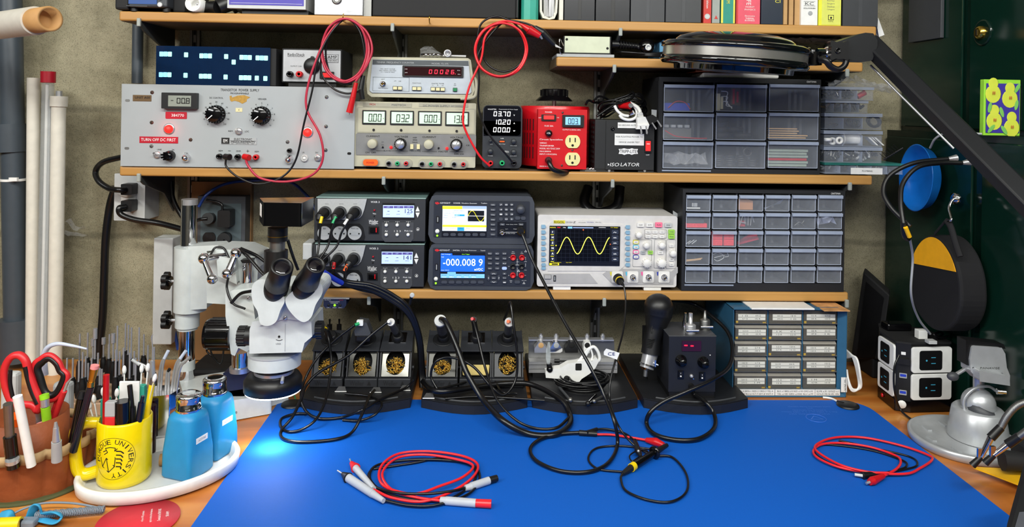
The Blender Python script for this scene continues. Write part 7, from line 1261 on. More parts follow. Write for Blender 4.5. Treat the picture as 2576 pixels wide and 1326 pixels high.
b = B(); Yv = vt.y-.03; b.v = []; b.ppoly([(2440,905),(2446,870),(2520,875),(2529,890),(2533,925),(2541,945),(2540,970),(2465,958),(2442,935)],Yv,Yv+.028,'cast'); b.ptext('PANAVISE',2490,926,5,Yv,'dull_steel',50); b.build('jaw_block',t,.005,seg=3)
b = B(); b.ppoly([(2463,932),(2540,948),(2541,971),(2465,960)],Yv-.018,Yv,'cast'); b.build('front_jaw',t,.004); b = B(); b.ppoly([(2430,856),(2436,856),(2525,866),(2530,878),(2445,872),(2438,920),(2430,918)],Yv+.004,Yv+.03,'black'); b.build('jaw_pad',t,.001); b = B(); b.cyl(P(2434,925,Yv+.02),P(2400,945,Yv+.01),.0035,'steel'); b.sph(P(2397,947,Yv+.01),.009,'dark_grey',(1.2,.9,.9)); b.build('tommy_bar',t)
# ---- gooseneck clips, yellow board, laptop ---------------------------------------------
def goose(label,pts,clip):
    t = thing('helping_hand',label,'clip arm',G(2560,1100)); p_ = [P(*q) for q in pts]; b = B(); b.tube(p_,.0048,'dark_grey',12,10); cm_ = catmull(p_,14)
    for i in range(0,len(cm_)-1,1): d = (cm_[i+1]-cm_[i]).normalized(); b.lathe([(.0048,0),(.0057,.0012),(.0048,.0024)],cm_[i],'dull_steel',d,10)
    b.build('arm',t); b = B(); q = [P(*s_) for s_ in clip]; b.cyl(p_[-1],q[0],.0062,'black',.0068); b.build('ferrule',t); b = B(); b.cyl(q[0],q[1],.005,'chrome',.0035); b.box(q[1].x-.006,q[1].x+.002,q[1].y-.002,q[1].y+.002,q[1].z-.002,q[1].z+.014,'chrome'); b.build('clip',t); b = B(); b.cyl(q[1],q[2],.0042,'black',.0055); b.build('clip_boot',t)
goose('left gooseneck clip arm in front of the vise',[(2600,1005,1.12),(2560,1020,1.13),(2535,1045,1.135),(2518,1075,1.14)],[(2492,1102,1.142),(2468,1150,1.145),(2445,1172,1.147)]); goose('right gooseneck clip arm, lower and nearer the photo edge',[(2620,1060,1.08),(2590,1080,1.09),(2565,1098,1.10)],[(2535,1118,1.11),(2500,1145,1.115),(2478,1165,1.12)])
M('board_yellow',(235,178,18),.5); q0 = G(2449,1176,.012); b = B(); pts = [(q0.x,q0.y),(q0.x+.30,q0.y-.03),(q0.x+.30,q0.y-.33),(q0.x+.085,q0.y-.135)]; b.vprism(pts,.010,.013,'board_yellow'); b.build('yellow_board',label='yellow plastic board at the bottom right in front of the vise',cat='board',bevel=.001)
b = B(); b.box(.845,.86,1.12,1.13,.0,.0098,'lgrey2'); b.build('board_foot',label='small grey foot under the yellow board corner',cat='foot')
b = B(); q = G(2520,1190,.0135); b.cyl(q+Vector((0,0,.022)),q+Vector((.05,-.01,.022)),.018,'black_matte',.015,8); b.box(q.x+.035,q.x+.09,q.y-.03,q.y+.03,.0135,.062,'black_matte'); b.build('black_clamp',bevel=.004,label='black knobbed clamp sitting on the yellow board',cat='clamp')
M('lap_grey',(90,92,100),.4,.4); b = B(); q = G(2546,1326); b.add([(.80,1.00,.03),(1.0,1.30-.12,.03),(1.0,.9,.03),(.80,1.00,.036),(1.0,1.18,.036),(1.0,.9,.036)],[(0,2,1),(3,4,5),(0,1,4,3),(1,2,5,4),(2,0,3,5)],'lap_grey')
lq = [P(2543,1330,.93),P(2585,1175,1.0),P(2640,1175,1.0),P(2640,1400,.9),P(2530,1400,.9)]; b = B(); b.add(lq+[v+Vector((.004,.012,0)) for v in lq],[(4,3,2,1,0),(5,6,7,8,9)]+[(i,(i+1) % 5,(i+1) % 5+5,i+5) for i in range(5)],'black'); lq2 = [P(2552,1330,.928),P(2592,1195,.995),P(2640,1195,.995),P(2640,1400,.895)]; b.add(lq2,[(3,2,1,0)],'lap_grey'); b.build('tablet_stand',label='dark edge of a tilted tablet at the bottom right corner',cat='tablet')
# ================================================================ microscope
use(380,440,2.138)
M('enamel',(198,204,203),.32,coat=.2); Yp,Yh = 1.56,1.33
A0,B0 = (lambda a,b_: (a,b_))(*[(use(),G(470,1082),G(684,1043),use(380,440,2.138))[i] for i in (1,2)])
t = thing('microscope','white stereo microscope with twin black eyepieces, camera cube on top and glowing ring light','microscope',P(500,900,Yp))
d = (B0-A0).normalized(); n = Vector((d.y,-d.x,0)); bk = -n
b = B(); b.vprism([(p_.x,p_.y) for p_ in (A0,B0,B0+bk*.035,A0+d*.20+bk*.05,A0+d*.14+bk*.17,A0+bk*.17)],.002,.041,'enamel'); use(); q = B0-d*.0655+n*.0008+Vector((0,0,.017)); b.text('AmScope',q,d,(0,0,1),.040,.009,'print_black','R'); b.build('base',t,.004,seg=3); use(380,440,2.138)
def vcyl(b,cx,y0,y1,rp,Y,mat,rp1=None,n=28): k = S(cx,(y0+y1)/2,Y); c = P(cx,y0,Y); e = P(cx,y1,Y); b.cyl((c.x,Y,c.z),(c.x,Y,e.z),rp*k,mat,(rp1 or rp)*k,n); return b
b = B(); q = P(205,132,Yp); b.cyl((q.x,Yp,.041),q,40*S(205,300,Yp),'chrome',n=32); vcyl(b,208,160,130,42,Yp,'steel'); b.build('post',t,label='chrome post')
b = B(); vcyl(b,188,1045,995,46,Yp,'enamel'); b.build('stop_ring',t)
b = B(); vcyl(b,210,728,385,84,Yp,'enamel'); vcyl(b,195,815,730,62,Yp,'enamel'); vcyl(b,195,830,815,52,Yp,'enamel'); b.ppoly([(200,385),(360,378),(390,400),(300,410),(300,720),(210,727)],Yp-.03,Yp+.02,'enamel'); b.build('sleeve',t,.003)
b = B(); b.ppoly([(295,430),(350,400),(480,405),(560,440),(575,500),(570,600),(460,620),(455,700),(300,690)],1.45,Yp-.02,'enamel'); b.ppoly([(350,435),(450,455),(462,590),(360,545)],1.435,1.45,'enamel'); b.build('boom_block',t,.005,seg=3)
for y in (572,782):
    b = B(); b.cyl(P(132,y,Yp),P(105,y,Yp),.0035,'steel'); c = P(85,y,Yp)
    b.cyl(P(110,y,Yp),P(80,y,Yp),.010,'black_gloss'); 
    for i in range(5): a = 2*pi*i/5; b.cyl(c+Vector((-.006,.011*cos(a),.011*sin(a))),c+Vector((.004,.011*cos(a),.011*sin(a))),.0085,'black',n=12)
    b.build('star_knob',t)
for p0,p1 in (((284,450),(330,560)),((456,422),(410,532))): b = B(); a,c = P(*p0,1.42),P(*p1,1.40); b.sph(a,.0105,'chrome'); b.sph(c,.010,'chrome'); b.cyl(a,c,.0055,'chrome',.0068); (b.cyl(a,a+Vector((.03,.03,0)),.006,'chrome') if p0[0] < 300 else b.cyl(c,c+Vector((0,.04,0)),.007,'chrome')); b.build('lever',t,label='chrome lever')
b = B(); vcyl(b,516,610,470,26,1.44,'chrome'); b.ppoly([(480,460),(545,455),(530,475),(490,475)],1.43,1.46,'black'); b.build('slide_post',t); b = B(); vcyl(b,480,1045,950,45,1.47,'chrome'); vcyl(b,480,1055,1030,56,1.47,'steel'); b.build('support_column',t)
b = B(); b.ppoly([(388,1065),(515,1045),(515,1150),(388,1168)],1.46,1.53,'navy_plastic'); b.build('base_box',t,.002); q = P(480,1160,1.5); b = B(); b.box(q.x-.03,q.x+.03,1.465,1.53,.041,q.z,'black'); b.build('base_riser',t)
b = B(); b.ppoly([(400,640),(440,620),(540,610),(560,780),(530,960),(470,930),(450,975),(430,965),(400,760)],1.38,1.43,'enamel'); b.build('focus_arm',t,.005,seg=3)
def hc(b,x0,x1,y,rp,Y,mat,rp1=None): k = S(x0,y,Y); return b.cyl(P(x0,y,Y),P(x1,y,Y),rp*k,mat,(rp1 or rp)*k,32)
b = B(); hc(b,300,315,857,76,1.40,'black_gloss',82); hc(b,315,440,855,82,1.40,'black_gloss')
for i in range(14): a = 2*pi*i/14; k = S(380,855,1.4); r_ = 82*k; b.cyl(P(325,855,1.4)+Vector((0,r_*cos(a),r_*sin(a))),P(430,855,1.4)+Vector((0,r_*cos(a),r_*sin(a))),.002,'black_gloss',n=6)
b.build('focus_knob',t,label='large black focus knob')
use(380,440,2.138); b = B(); b.ppoly([(530,830),(545,790),(640,775),(780,772),(862,790),(866,870),(825,905),(812,955),(528,962),(528,900)],Yh-.042,Yh+.05,'enamel'); hc(b,555,640,865,46,Yh-.01,'enamel',66); hc(b,862,780,832,40,Yh-.01,'enamel',64); b.pbox(719,800,723,950,Yh-.0425,Yh-.041,'lgrey2'); b.pcyl(689,870,6,Yh-.042,Yh-.043,'void',n=12); b.ptext('LOCK',686,908,8,Yh-.0425,'print_black',26); b.tube([P(672+34*i/6,886+5*sin(pi*i/6),Yh-.0425) for i in range(7)],.0005,'black',5); b.build('zoom_body',t,.012,seg=4)
b = B(); vcyl(b,665,1020,950,138,Yh,'enamel'); vcyl(b,665,955,945,141,Yh,'lgrey2'); b.build('lens_collar',t,.002); b = B(); vcyl(b,662,1075,1020,98,Yh,'black'); vcyl(b,662,1060,1045,104,Yh,'steel'); b.build('objective',t)
for x0,x1,y,r_ in ((472,555,866,50),(924,860,833,44)):
    b = B(); hc(b,x0,x1,y,r_,Yh-.01,'black'); k = S(x0,y,Yh)
    for i in range(16): a = 2*pi*i/16; o = Vector((0,r_*k*cos(a),r_*k*sin(a))); b.cyl(P(x0,y,Yh-.01)+o,P((x0+x1)/2,y,Yh-.01)+o,.0015,'black',n=6)
    b.build('zoom_knob',t)
k = S(657,1100,Yh); c = P(657,1100,Yh); z0 = P(657,1148,Yh).z; z1 = P(657,1062,Yh).z; r_ = 152*k; M('em_ring',(255,255,255),em=7)
b = B(); b.lathe([(r_*.62,z0),(r_,z0),(r_,z1-.012),(r_*.9,z1-.004),(r_*.7,z1),(r_*.6,z1)],(c.x,Yh,0),'black','Z',48); b.build('ring_light',t,label='black ring light body'); b = B(); b.lathe([(r_*.62,z0-.0005),(r_*.66,z0-.003),(r_*.96,z0-.003),(r_*.98,z0-.0005)],(c.x,Yh,0),'em_ring','Z',48); b.build('glowing_ring',t,label='glowing white ring underneath'); b = B(); q = P(700,1100,Yh-r_); b.cyl(q+Vector((0,.01,0)),q+Vector((.003,-.006,-.003)),.003,'steel'); b.build('clamp_screw',t)
sp = D.lights.new('ring_light_lamp','SPOT'); sp.energy = 4.5; sp.spot_size = .8; sp.spot_blend = 1; sp.shadow_soft_size = .02; sp.color = (.85,.93,1); so = D.objects.new('ring_light_lamp',sp); COL.objects.link(so); so.location = (c.x,Yh,z0-.010)
for pts,nm in (([(560,575),(620,565),(700,640),(718,680),(695,730),(672,790),(630,812),(588,800),(572,735),(548,690),(540,620)],'left'),([(735,650),(800,600),(880,575),(918,595),(920,640),(885,700),(862,765),(825,792),(785,775),(740,725),(722,680)],'right')): b = B(); b.ppoly([(v.x,v.y) for v in catmull([(x,y,0) for x,y in pts],4,True)],Yh-.070,Yh+.0,'enamel'); b.build('prism_housing',t,.016,seg=5)
b = B(); b.ppoly([(600,640),(700,600),(850,640),(850,790),(720,775),(580,812)],Yh-.045,Yh+.04,'enamel'); b.build('binocular_bridge',t,.008,seg=3); screw(t,722,768,12,Yh-.047,'steel'); screw(t,709,668,10,Yh-.047,'steel'); screw(t,525,660,11,1.375,'steel')
M('lens_coat',(10,6,14),.03,coat=1)
for p0,p1,r_ in (((664,640),(706,492),60),((812,628),(888,482),54)):
    a = P(*p0,Yh-.05); e = P(*p1,Yh-.105); k = S(p1[0],p1[1],1.24); dd = (e-a); L = dd.length; b = B(); b.lathe([(.0185,0),(.0205,L*.1),(.0205,L*.3),(.019,L*.31),(.019,L*.36),(.0205,L*.37),(r_*k,L*.7),(r_*k,L*.97),(r_*k*.93,L),(r_*k*.74,L),(r_*k*.66,L*.94)],a,'black',dd,36); b.build('eyepiece',t); b = B(); b.lathe([(r_*k*.66,L*.955),(r_*k*.5,L*.97),(0,L*.98)],a,'lens_coat',dd,32); b.build('eye_lens',t)
b = B(); vcyl(b,670,560,405,62,Yh+.05,'black'); vcyl(b,679,410,355,40,Yh+.05,'dull_steel'); vcyl(b,681,355,282,52,Yh+.05,'black'); vcyl(b,681,330,326,53,Yh+.05,'gold'); b.build('camera_tube',t)
b = B(); a = P(600,150,1.33); e = P(808,280,1.33); ym = 1.40; b.vprism([(a.x,1.335),(e.x,1.33),(e.x+.002,1.42),(P(565,200,1.38).x,1.40)],e.z,a.z,'black_gloss'); b.build('camera_cube',t,.005,seg=3,label='black camera cube'); la,le = Vector((P(565,200,1.38).x,1.40,0)),Vector((a.x,1.335,0)); n_ = Vector((-.0008,-.0006,0)); b = B(); b.add([la+(le-la)*u+n_+Vector((0,0,e.z+(a.z-e.z)*v)) for u,v in ((.25,.3),(.75,.3),(.75,.85),(.25,.85))],[(0,1,2,3)],'paper'); b.build('camera_label',t)
b = B(); tub(b,[(505,720,1.36),(440,690,1.37),(408,610,1.38),(420,540,1.40),(440,500,1.41)],.0022); tub(b,[(320,430,1.44),(345,392,1.45),(390,395,1.45),(420,450,1.44)],.0022); tub(b,[(540,625,1.36),(480,640,1.37),(430,690,1.37)],.003); tub(b,[(475,400,1.44),(520,440,1.42),(600,530,1.40),(640,560,1.39)],.0032); tub(b,[(480,395,1.44),(560,430,1.45),(610,465,1.45)],.0032); tub(b,[(735,350,1.40),(760,430,1.41),(790,510,1.42)],.003); b.build('cables',t)
use(); lead('black cord running behind the microscope base to the wall panel',[(545,905,1.62),(520,880,1.63),(560,860,1.6),(555,915,1.6),(530,880,1.6),(560,840,1.62)],.002); b = B(); q = G(500,960,.0); b.box(-.64,-.50,1.63,1.74,.0005,.035,'black_matte'); b.build('power_brick',label='black power brick lying behind the microscope base',cat='power brick',bevel=.008)
# ================================================================ wall: outlets, pipes
b = B(); q0,q1 = P(490,455,YW),P(632,900,YW); b.box(q0.x,q1.x,YW-.018,YW-.0005,q1.z,q0.z,'plywood'); b.build('backing_board',label='plywood board on the wall behind the microscope',cat='board')
t = thing('outlet_panel','dark grey four-socket outlet panel behind the chrome post','outlet',P(555,620,YW-.02)); Y = YW-.055; b = B(); b.pbox(497,494,616,632,Y,YW-.0185,'dark_grey'); b.pbox(505,512,606,628,Y-.001,Y,'slate') if M('slate',(74,86,90),.5) else 0; b.build('box',t,.001)
for x,y in ((528,549),(566,549),(527,598),(568,598)): outlet(t,x,y,16,Y-.001,'black')
b = B(); b.cyl(P(527,549,Y),P(522,550,Y-.04),.013,'black'); tub(b,[(522,550,Y-.04),(505,552,Y-.04),(490,556,Y-.02)],.004); b.build('wall_plug',label='round black plug in the upper left socket of the dark panel',cat='plug'); b = B(); b.pbox(547,530,578,572,Y-.04,Y-.005,'black',4); tub(b,[(560,532,Y-.03),(555,512,Y-.03),(520,503,Y-.02)],.003); b.build('wall_plug',label='square black plug in the upper right socket of the dark panel',cat='plug'); b = B(); b.cyl(P(567,598,Y),P(562,602,Y-.04),.014,'black'); tub(b,[(560,604,Y-.04),(580,625,Y-.03),(600,650,Y-.02)],.004); b.build('wall_plug',label='round black plug in the lower right socket of the dark panel',cat='plug')
b = B(); b.box(*sum(zip([P(410,600,YW).x,YW-.05,.05],[P(457,600,YW).x,YW-.001,P(430,590,YW).z]),()),'light_grey'); b.build('conduit_box',label='light grey box on the wall behind the left side of the chrome post',cat='box',bevel=.002)
t = thing('wall_outlet','light grey wall outlet box with two black plugs at the shelf end','outlet',P(325,495,YW)); Y = YW-.075; b = B(); b.pbox(288,437,364,555,Y,YW-.001,'light_grey',2); b.build('box',t,.002); b = B(); b.pbox(305,462,340,532,Y-.001,Y,'white',3); b.box(P(366,520,YW).x,P(385,520,YW).x,YW-.004,YW-.001,P(370,533,YW).z,P(370,519,YW).z,'light_grey'); b.build('cover_plate',t)
for y,pts in ((478,[(300,478,Y-.04),(275,474,Y-.03),(248,455,Y-.02),(241,430,1.72),(260,408,1.70),(308,395,1.68)]),(520,[(300,524,Y-.04),(305,540,Y-.04),(340,553,Y-.04),(400,562,Y-.04),(470,580,1.66)])):
    t = thing('power_plug','black plug and thick cord in the %s socket of the light grey box' % ('upper' if y < 500 else 'lower'),'plug',P(320,y,Y)); b = B(); b.pbox(304,y-15,331,y+13,Y-.03,Y-.0012,'black',3); b.build('plug_body',t,.003); tub(B(),[(316,y,Y-.03)]+pts,.0065,n=10).build('cord',t)
lead('thick black cord hanging down the wall from the grey outlet box',[(290,470,1.77),(276,520,1.775),(266,600,1.775),(262,700,1.775),(258,800,1.775),(247,900,1.77)],.009); lead('black cord drooping under the shelf behind the chrome post',[(430,455,1.77),(435,500,1.77),(455,540,1.77),(475,560,1.76)],.006)
lead('blue cable curving under the power supply shelf',[(500,520,1.72),(520,490,1.72),(560,465,1.74),(620,455,1.77),(720,455,1.77),(770,490,1.76),(795,530,1.75)],.0035,'iron_blue'); lead('blue cable hanging beside the chrome post',[(425,640,1.78),(427,720,1.78),(434,800,1.78),(448,880,1.77)],.004,'iron_blue'); lead('black cables sagging under the shelf behind the oscilloscope',[(1480,470,1.76),(1470,510,1.74),(1500,535,1.72),(1550,520,1.73),(1560,470,1.75)],.012)
M('pipe_grey',(62,70,78),.4); M('pvc',(216,212,200),.4); M('tube_clear',(200,205,205),.1,alpha=.35); M('core',(176,132,80),.7); M('film',(205,200,190),.35)
def vp(b,x0,y0,x1,y1,rp,Y,mat,n=24): k = S(x0,y0,Y); return b.cyl(P(x0,y0,Y),P(x1,y1,Y),rp*k,mat,n=n)
t = thing('drain_pipe','thick dark grey vertical pipe at the far left of the wall','pipe',P(33,900,1.72)); vp(B(),24,-60,42,905,27,1.74,'pipe_grey').build('pipe',t); vp(B(),24,312,26,382,36,1.74,'pipe_grey').build('coupling',t); vp(B(),44,800,46,905,42,1.74,'pipe_grey').build('elbow',t); b = B(); vp(b,34,449,34,455,29,1.74,'white'); b.pbox(22,447,42,456,1.705,1.712,'white'); b.build('zip_tie',t)
b = B(); vp(b,347,60,345,210,13,1.77,'pipe_grey',16); b.build('conduit',label='grey vertical conduit on the wall at the left shelf ends',cat='pipe')
lead('thin blue cable running down beside the thick grey pipe',[(50,-10,1.76),(55,100,1.76),(60,330,1.76),(64,450,1.76),(68,640,1.77),(70,860,1.77)],.0032,'iron_blue')
t = thing('wrapped_roll','plastic-wrapped roll with a brown cardboard core sticking out at the top left','roll',P(60,60,1.5)); a,e = P(-60,72,1.56),P(90,52,1.42); b = B(); b.cyl(a,e,.027,'film',n=36); b.build('wrapped_film',t); dd = (P(135,46,1.385)-e).normalized(); L = (P(122,47,1.39)-e).length; b = B(); b.lathe([(.0235,0),(.0235,L),(.0185,L),(.0185,.02),(0,.02)],e,'core',dd,36); b.build('cardboard_core',t)
b = B(); vp(b,85,196,80,1000,15,1.72,'pvc'); b.build('plastic_pipe',label='plain white plastic pipe leaning nearest the thick grey pipe',cat='pipe')
t = thing('clear_tube','clear plastic tube with red cap leaning between two white pipes','tube',P(115,900,1.7)); b = B(); vp(b,121,205,103,1000,14,1.70,'tube_clear'); b.build('tube',t); b = B(); vp(b,121.5,180,121,208,17,1.70,'label_red'); b.build('cap',t,.003,label='red cap'); b = B(); vp(b,119,210,103,990,4,1.70,'white',8); vp(b,126,250,112,990,4,1.70,'lgrey2',8); b.build('inner_rods',t)
t = thing('plastic_pipe','white plastic pipe with a threaded end cap, right of the red-capped tube','pipe',P(150,900,1.7)); b = B(); vp(b,148,262,136,1000,16.5,1.70,'pvc'); b.build('pipe',t); b = B(); vp(b,149,242,148,268,20,1.70,'pvc'); vp(b,149,229,149,243,8,1.70,'steel',12); b.build('end_fitting',t)
b = B(); sheet(b,[P(160+11*i,560+i*6-10*sin(i*2),1.76) for i in range(5)],3,'clear_bag',.002,2); sheet(b,[P(158+13*i,590+i*2,1.75) for i in range(5)],3,'clear_bag',.004,6); b.build('plastic_film',label='scrap of clear film sticking out beside the white pipe',cat='film')
# ================================================================ right side on the locker
def onp(px,py,X): d = ray(px,py); return Vector((0,0,H))+d*(X/d.x)
c = onp(2303,447,.955); b = B(); ax = Vector((-1,.08,.05)); b.lathe([(.05,-.030),(.066,-.020),(.073,0),(.0745,.001),(.0715,.001),(.064,-.017),(.048,-.026),(0,-.026)],c,'dish_blue' if M('dish_blue',(20,110,200),.3) else '',ax,48); b.build('blue_dish',label='round blue plastic dish hanging on the dark green locker',cat='dish')
for i,pts in enumerate(([(2290,570,1.30),(2240,520,1.33),(2222,480,1.35),(2240,440,1.36),(2300,410,1.36),(2385,400,1.36)],[(2274,570,1.28),(2266,510,1.30),(2272,460,1.32),(2310,420,1.33),(2370,410,1.34),(2420,410,1.34)])):
    t = thing('flexible_lamp','black gooseneck in front of the blue dish, %s one' % ('upper','lower')[i],'lamp',P(*pts[0])); tub(B(),pts,.0042,'black',10).build('neck',t); e = P(*pts[-1]); B().cyl(e,e+Vector((.016,0,.002)),.0035,'steel',.0068).build('metal_tip',t)
b = B(); tub(b,[(2274,560,1.28),(2276,590,1.29),(2284,600,1.30)],.006,'black'); tub(b,[(2278,572,1.275),(2288,596,1.28)],.004,'board_yellow'); tub(b,[(2288,596,1.30),(2296,650,1.34),(2292,740,1.36),(2310,800,1.42),(2340,840,1.46)],.0022,'lgrey2'); b.build('cable_junction',label='taped cable junction with grey cord below the blue dish',cat='cable')
X0 = .93; pl = lambda x,y,X=X0: onp(2180+x/2.55,320+y/2.55,X); out = catmull([pl(*q) for q in ((285,890),(300,800),(350,720),(415,690),(480,720),(540,800),(580,900),(600,1010),(600,1150),(560,1260),(490,1305),(410,1290),(335,1210),(290,1110),(277,1000))],4,True)
def xpr(b,pts,x0,dx,mat): v = [Vector((x0,p_.y,p_.z)) for p_ in pts]; N = len(v); b.add(v+[p_+Vector((dx,0,0)) for p_ in v],[tuple(range(N-1,-1,-1)),tuple(range(N,2*N))]+[(i,(i+1) % N,(i+1) % N+N,i+N) for i in range(N)],mat,False); return b
t = thing('tool_pouch','rounded black zip case with a yellow-orange top patch hanging on the locker','case',pl(450,1000)); M('pouch_black',(16,16,20),.8); M('pouch_yellow',(252,178,22),.6)
b = xpr(B(),out,X0,.055,'pouch_black'); b.build('case',t,.006,seg=3); zz = lambda p_: pl(285,885).z+(pl(580,935).z-pl(285,885).z)*(p_.y-pl(285,885).y)/(pl(580,935).y-pl(285,885).y)
cy = sum(p_.y for p_ in out)/len(out); cz = sum(p_.z for p_ in out)/len(out); inn = [Vector((0,cy+(p_.y-cy)*.93,cz+(p_.z-cz)*.95)) for p_ in out]; up_ = [p_ for p_ in inn if p_.z > zz(p_)]; b = xpr(B(),up_,X0-.0015,.0012,'pouch_yellow'); b.build('yellow_patch',t,label='yellow-orange top patch')
b = B(); b.tube([pl(440,680),pl(500,610),pl(512,600),pl(540,640),pl(570,740),pl(600,830)],.006,'pouch_black',8,flat=.4); b.build('strap',t); t = thing('magnet_hook','small chrome hook on the locker holding the black and yellow case','hook',onp(2405,500,.99)); b = B(); a = onp(2408,500,.985); b.lathe([(.012,0),(.012,.008),(.005,.012)],a,'chrome','X' if 0 else (-1,0,0),18); b.build('magnet',t); b = B(); b.tube([pl(590,460,.96),pl(555,465,.95),pl(530,520,.94),pl(545,590,.93),pl(525,605,.93)],.0028,'chrome',8); b.build('hook_wire',t)
b = B(); pA,pB,pC,pD = [onp(x,y,.985) for x,y in ((2474,204),(2580,194),(2580,338),(2474,337))]; Yq = onp(2474,336,.985); 
t = thing('pear_box','lime green box with a pear print standing on the locker ledge','box',onp(2525,336,1.01)); x0 = 1.002; M('lime',(150,215,60),.4,coat=.2); M('pear',(205,215,70),.5); M('pear_blue',(60,50,150),.5); M('pear_leaf',(120,190,90),.5); M('pear_core',(190,80,40),.5)
Yb = 1.395; c0,c1 = P(2474,336,Yb-.02),Vector((1.028,0,0)); zb,zt_ = zl+.0005,P(2500,200,Yb-.02).z; b = B(); b.box(c0.x,c1.x,Yb-.02,Yb-.008,zb,zt_,'lime'); b.build('carton',t,.001); b = B(); Yf = Yb-.0206; W_ = c1.x-c0.x; Hh = zt_-zb; b.box(c0.x+W_*.05,c1.x-W_*.03,Yf-.0004,Yf,zb+Hh*.05,zt_-Hh*.07,'pear_blue')
def pear(u,v,s_): 
    for r_,dz in ((.19,0),(.12,.19)): b.sph((c0.x+W_*u,Yf-.0005,zb+Hh*(v+dz*s_)),W_*r_*1.15,'pear',(1,.01,1.1),16)
    for e in (-1,1): b.sph((c0.x+W_*u+.0016*e,Yf-.0026,zb+Hh*v+.002),.0019,'pear_core',(.45,.2,2),8)
for a in ((.24,.74,1),(.70,.66,1),(.28,.26,1),(.76,.14,1)): pear(*a)
for u,v,r_ in ((.15,.5,.2),(.48,.42,-.3),(.88,.55,.2),(.2,.12,.7),(.55,.1,-.6),(.9,.85,.5)): b.sph((c0.x+W_*u,Yf-.0009,zb+Hh*v),W_*.12,'pear_leaf',(.45,.01,1.2),12,Matrix.Rotation(r_,3,'Y'))
b.build('pear_print',t)
b = B(); a = onp(2292,0,1.03); e = onp(2372,95,1.03); b.box(1.0285-.004,1.0325,e.y,a.y,e.z,e.z+.12,'dark_grey'); b.build('grey_magnet_sheet',label='dark grey sheet stuck high on the green locker',cat='sheet',bevel=.001)
lead('grey curved cable behind the blue dish',[(2340,372,1.45),(2352,350,1.42),(2375,336,1.40),(2400,334,1.38),(2470,337,1.36)],.0022,'lgrey2')
q = P(786,622,1.66); b = B(); b.box(q.x-.012,q.x+.008,1.62,1.68,ZC+.001 if q.z < ZC else q.z-.02,q.z+.016,'light_grey'); b.box(q.x-.002,q.x+.004,1.65,1.66,ZC+.0005,q.z,'light_grey'); b.build('small_adapter',label='small pale adapter standing left of the soldering stations',cat='adapter',bevel=.002)
t = thing('wire_brush','black bristled brush sticking out beside the clear boxes','brush',P(2255,385,1.50)); b = B(); b.cyl(P(2272,372,1.50),P(2222,402,1.52),.0018,'black',n=8); b.build('stem',t); b = B()
for i in range(8): a = P(2262-5*i,378+3*i,1.505); b.cyl(a,a+Vector((-.012,0,.012-.002*(i % 3))),.0006,'black',n=5)
b.build('bristles',t)
# ================================================================ left corner of the bench
M('leather',(142,72,34),.6,nz=(25,.18),bump=(60,.4,.003)); M('binding',(180,150,108),.75); M('olive',(70,74,40),.8)
hc_ = Vector((-.720,1.225,0)); t = thing('tool_holder','brown leather pocketed tool holder with tan binding at the bottom left','tool holder',hc_)
b = B(); b.lathe([(.055,.001),(.058,.06),(.0565,.112),(.0545,.112),(.0545,.02),(0,.02)],hc_+Vector((-.006,-.012,0)),'leather','Z',40); b.build('inner_cup',t)
def scal(z,a): return .080+.010*abs(sin(a*7))**.7*(.25+z/.075*.75)
b = B(); N = 140; zs = [.002,.02,.045,.072]; vs = [(hc_.x+scal(z,2*pi*i/N)*cos(2*pi*i/N)*(.96+.05*z/.07),hc_.y+scal(z,2*pi*i/N)*sin(2*pi*i/N)*(.96+.05*z/.07),z) for z in zs for i in range(N)]; b.add(vs,[(j*N+i,j*N+(i+1) % N,(j+1)*N+(i+1) % N,(j+1)*N+i) for j in range(3) for i in range(N)],'leather',True); b.build('outer_pockets',t)
b = B(); vs = [(hc_.x+(scal(.075,2*pi*i/N)+e)*1.012*cos(2*pi*i/N),hc_.y+(scal(.075,2*pi*i/N)+e)*1.012*sin(2*pi*i/N),z) for e,z in ((.0022,.063),(.0022,.0775),(-.002,.0775),(-.002,.063)) for i in range(N)]; b.add(vs,[(j*N+i,j*N+(i+1) % N,(j+1) % 4*N+(i+1) % N,(j+1) % 4*N+i) for j in range(4) for i in range(N)],'binding',True); b.build('tan_binding',t,label='tan cloth binding'); b = B(); b.lathe([(.089,.0005),(.090,.003),(.085,.004)],hc_,'olive','Z',48); b.build('base_trim',t)
use(0,760,2.342)
M('sc_red',(205,38,44),.4)
t = thing('scissors','large scissors with red and black handles standing in the leather holder','scissors',P(230,700,1.22))
def loop(pts,Y,r_,mat,nm,fl=1.): b = B(); b.tube([P(x,y,Y) for x,y in pts],r_,mat,10,7,True,flat=fl); b.build(nm,t)
L1 = ((60,330),(110,312),(150,345),(170,420),(200,500),(235,590),(220,640),(200,600),(90,610),(55,570),(30,500),(22,400)); L2 = ((240,340),(290,315),(340,350),(365,400),(395,440),(350,540),(300,570),(255,540),(225,450),(205,380))
loop(L1[:7]+((190,610),(120,600),(70,590),(32,500),(25,400)),1.20,.0052,'sc_red','handle',1.2); loop(L2,1.21,.0052,'sc_red','handle',1.2); loop([(x+(290-x)*.2,y+(440-y)*.16) for x,y in L2],1.207,.004,'black','handle_lining',1.4); b = B(); b.tube([P(x,y,1.197) for x,y in ((150,380),(165,450),(190,530),(222,600))],.004,'black',8); b.tube([P(x,y,1.197) for x,y in ((62,400),(60,480),(75,560))],.003,'black',8); b.build('handle_grip',t); b = B(); b.tube([P(280,560,1.215),P(262,640,1.22),P(240,760,1.225)],.006,'sc_red',8,flat=.5); b.tube([P(225,600,1.205),P(235,680,1.21),P(240,760,1.22)],.006,'steel',8,flat=.4); b.tube([P(370,470,1.21),P(330,600,1.215),P(295,700,1.22)],.004,'sc_red',8,flat=.6); b.build('shank',t)
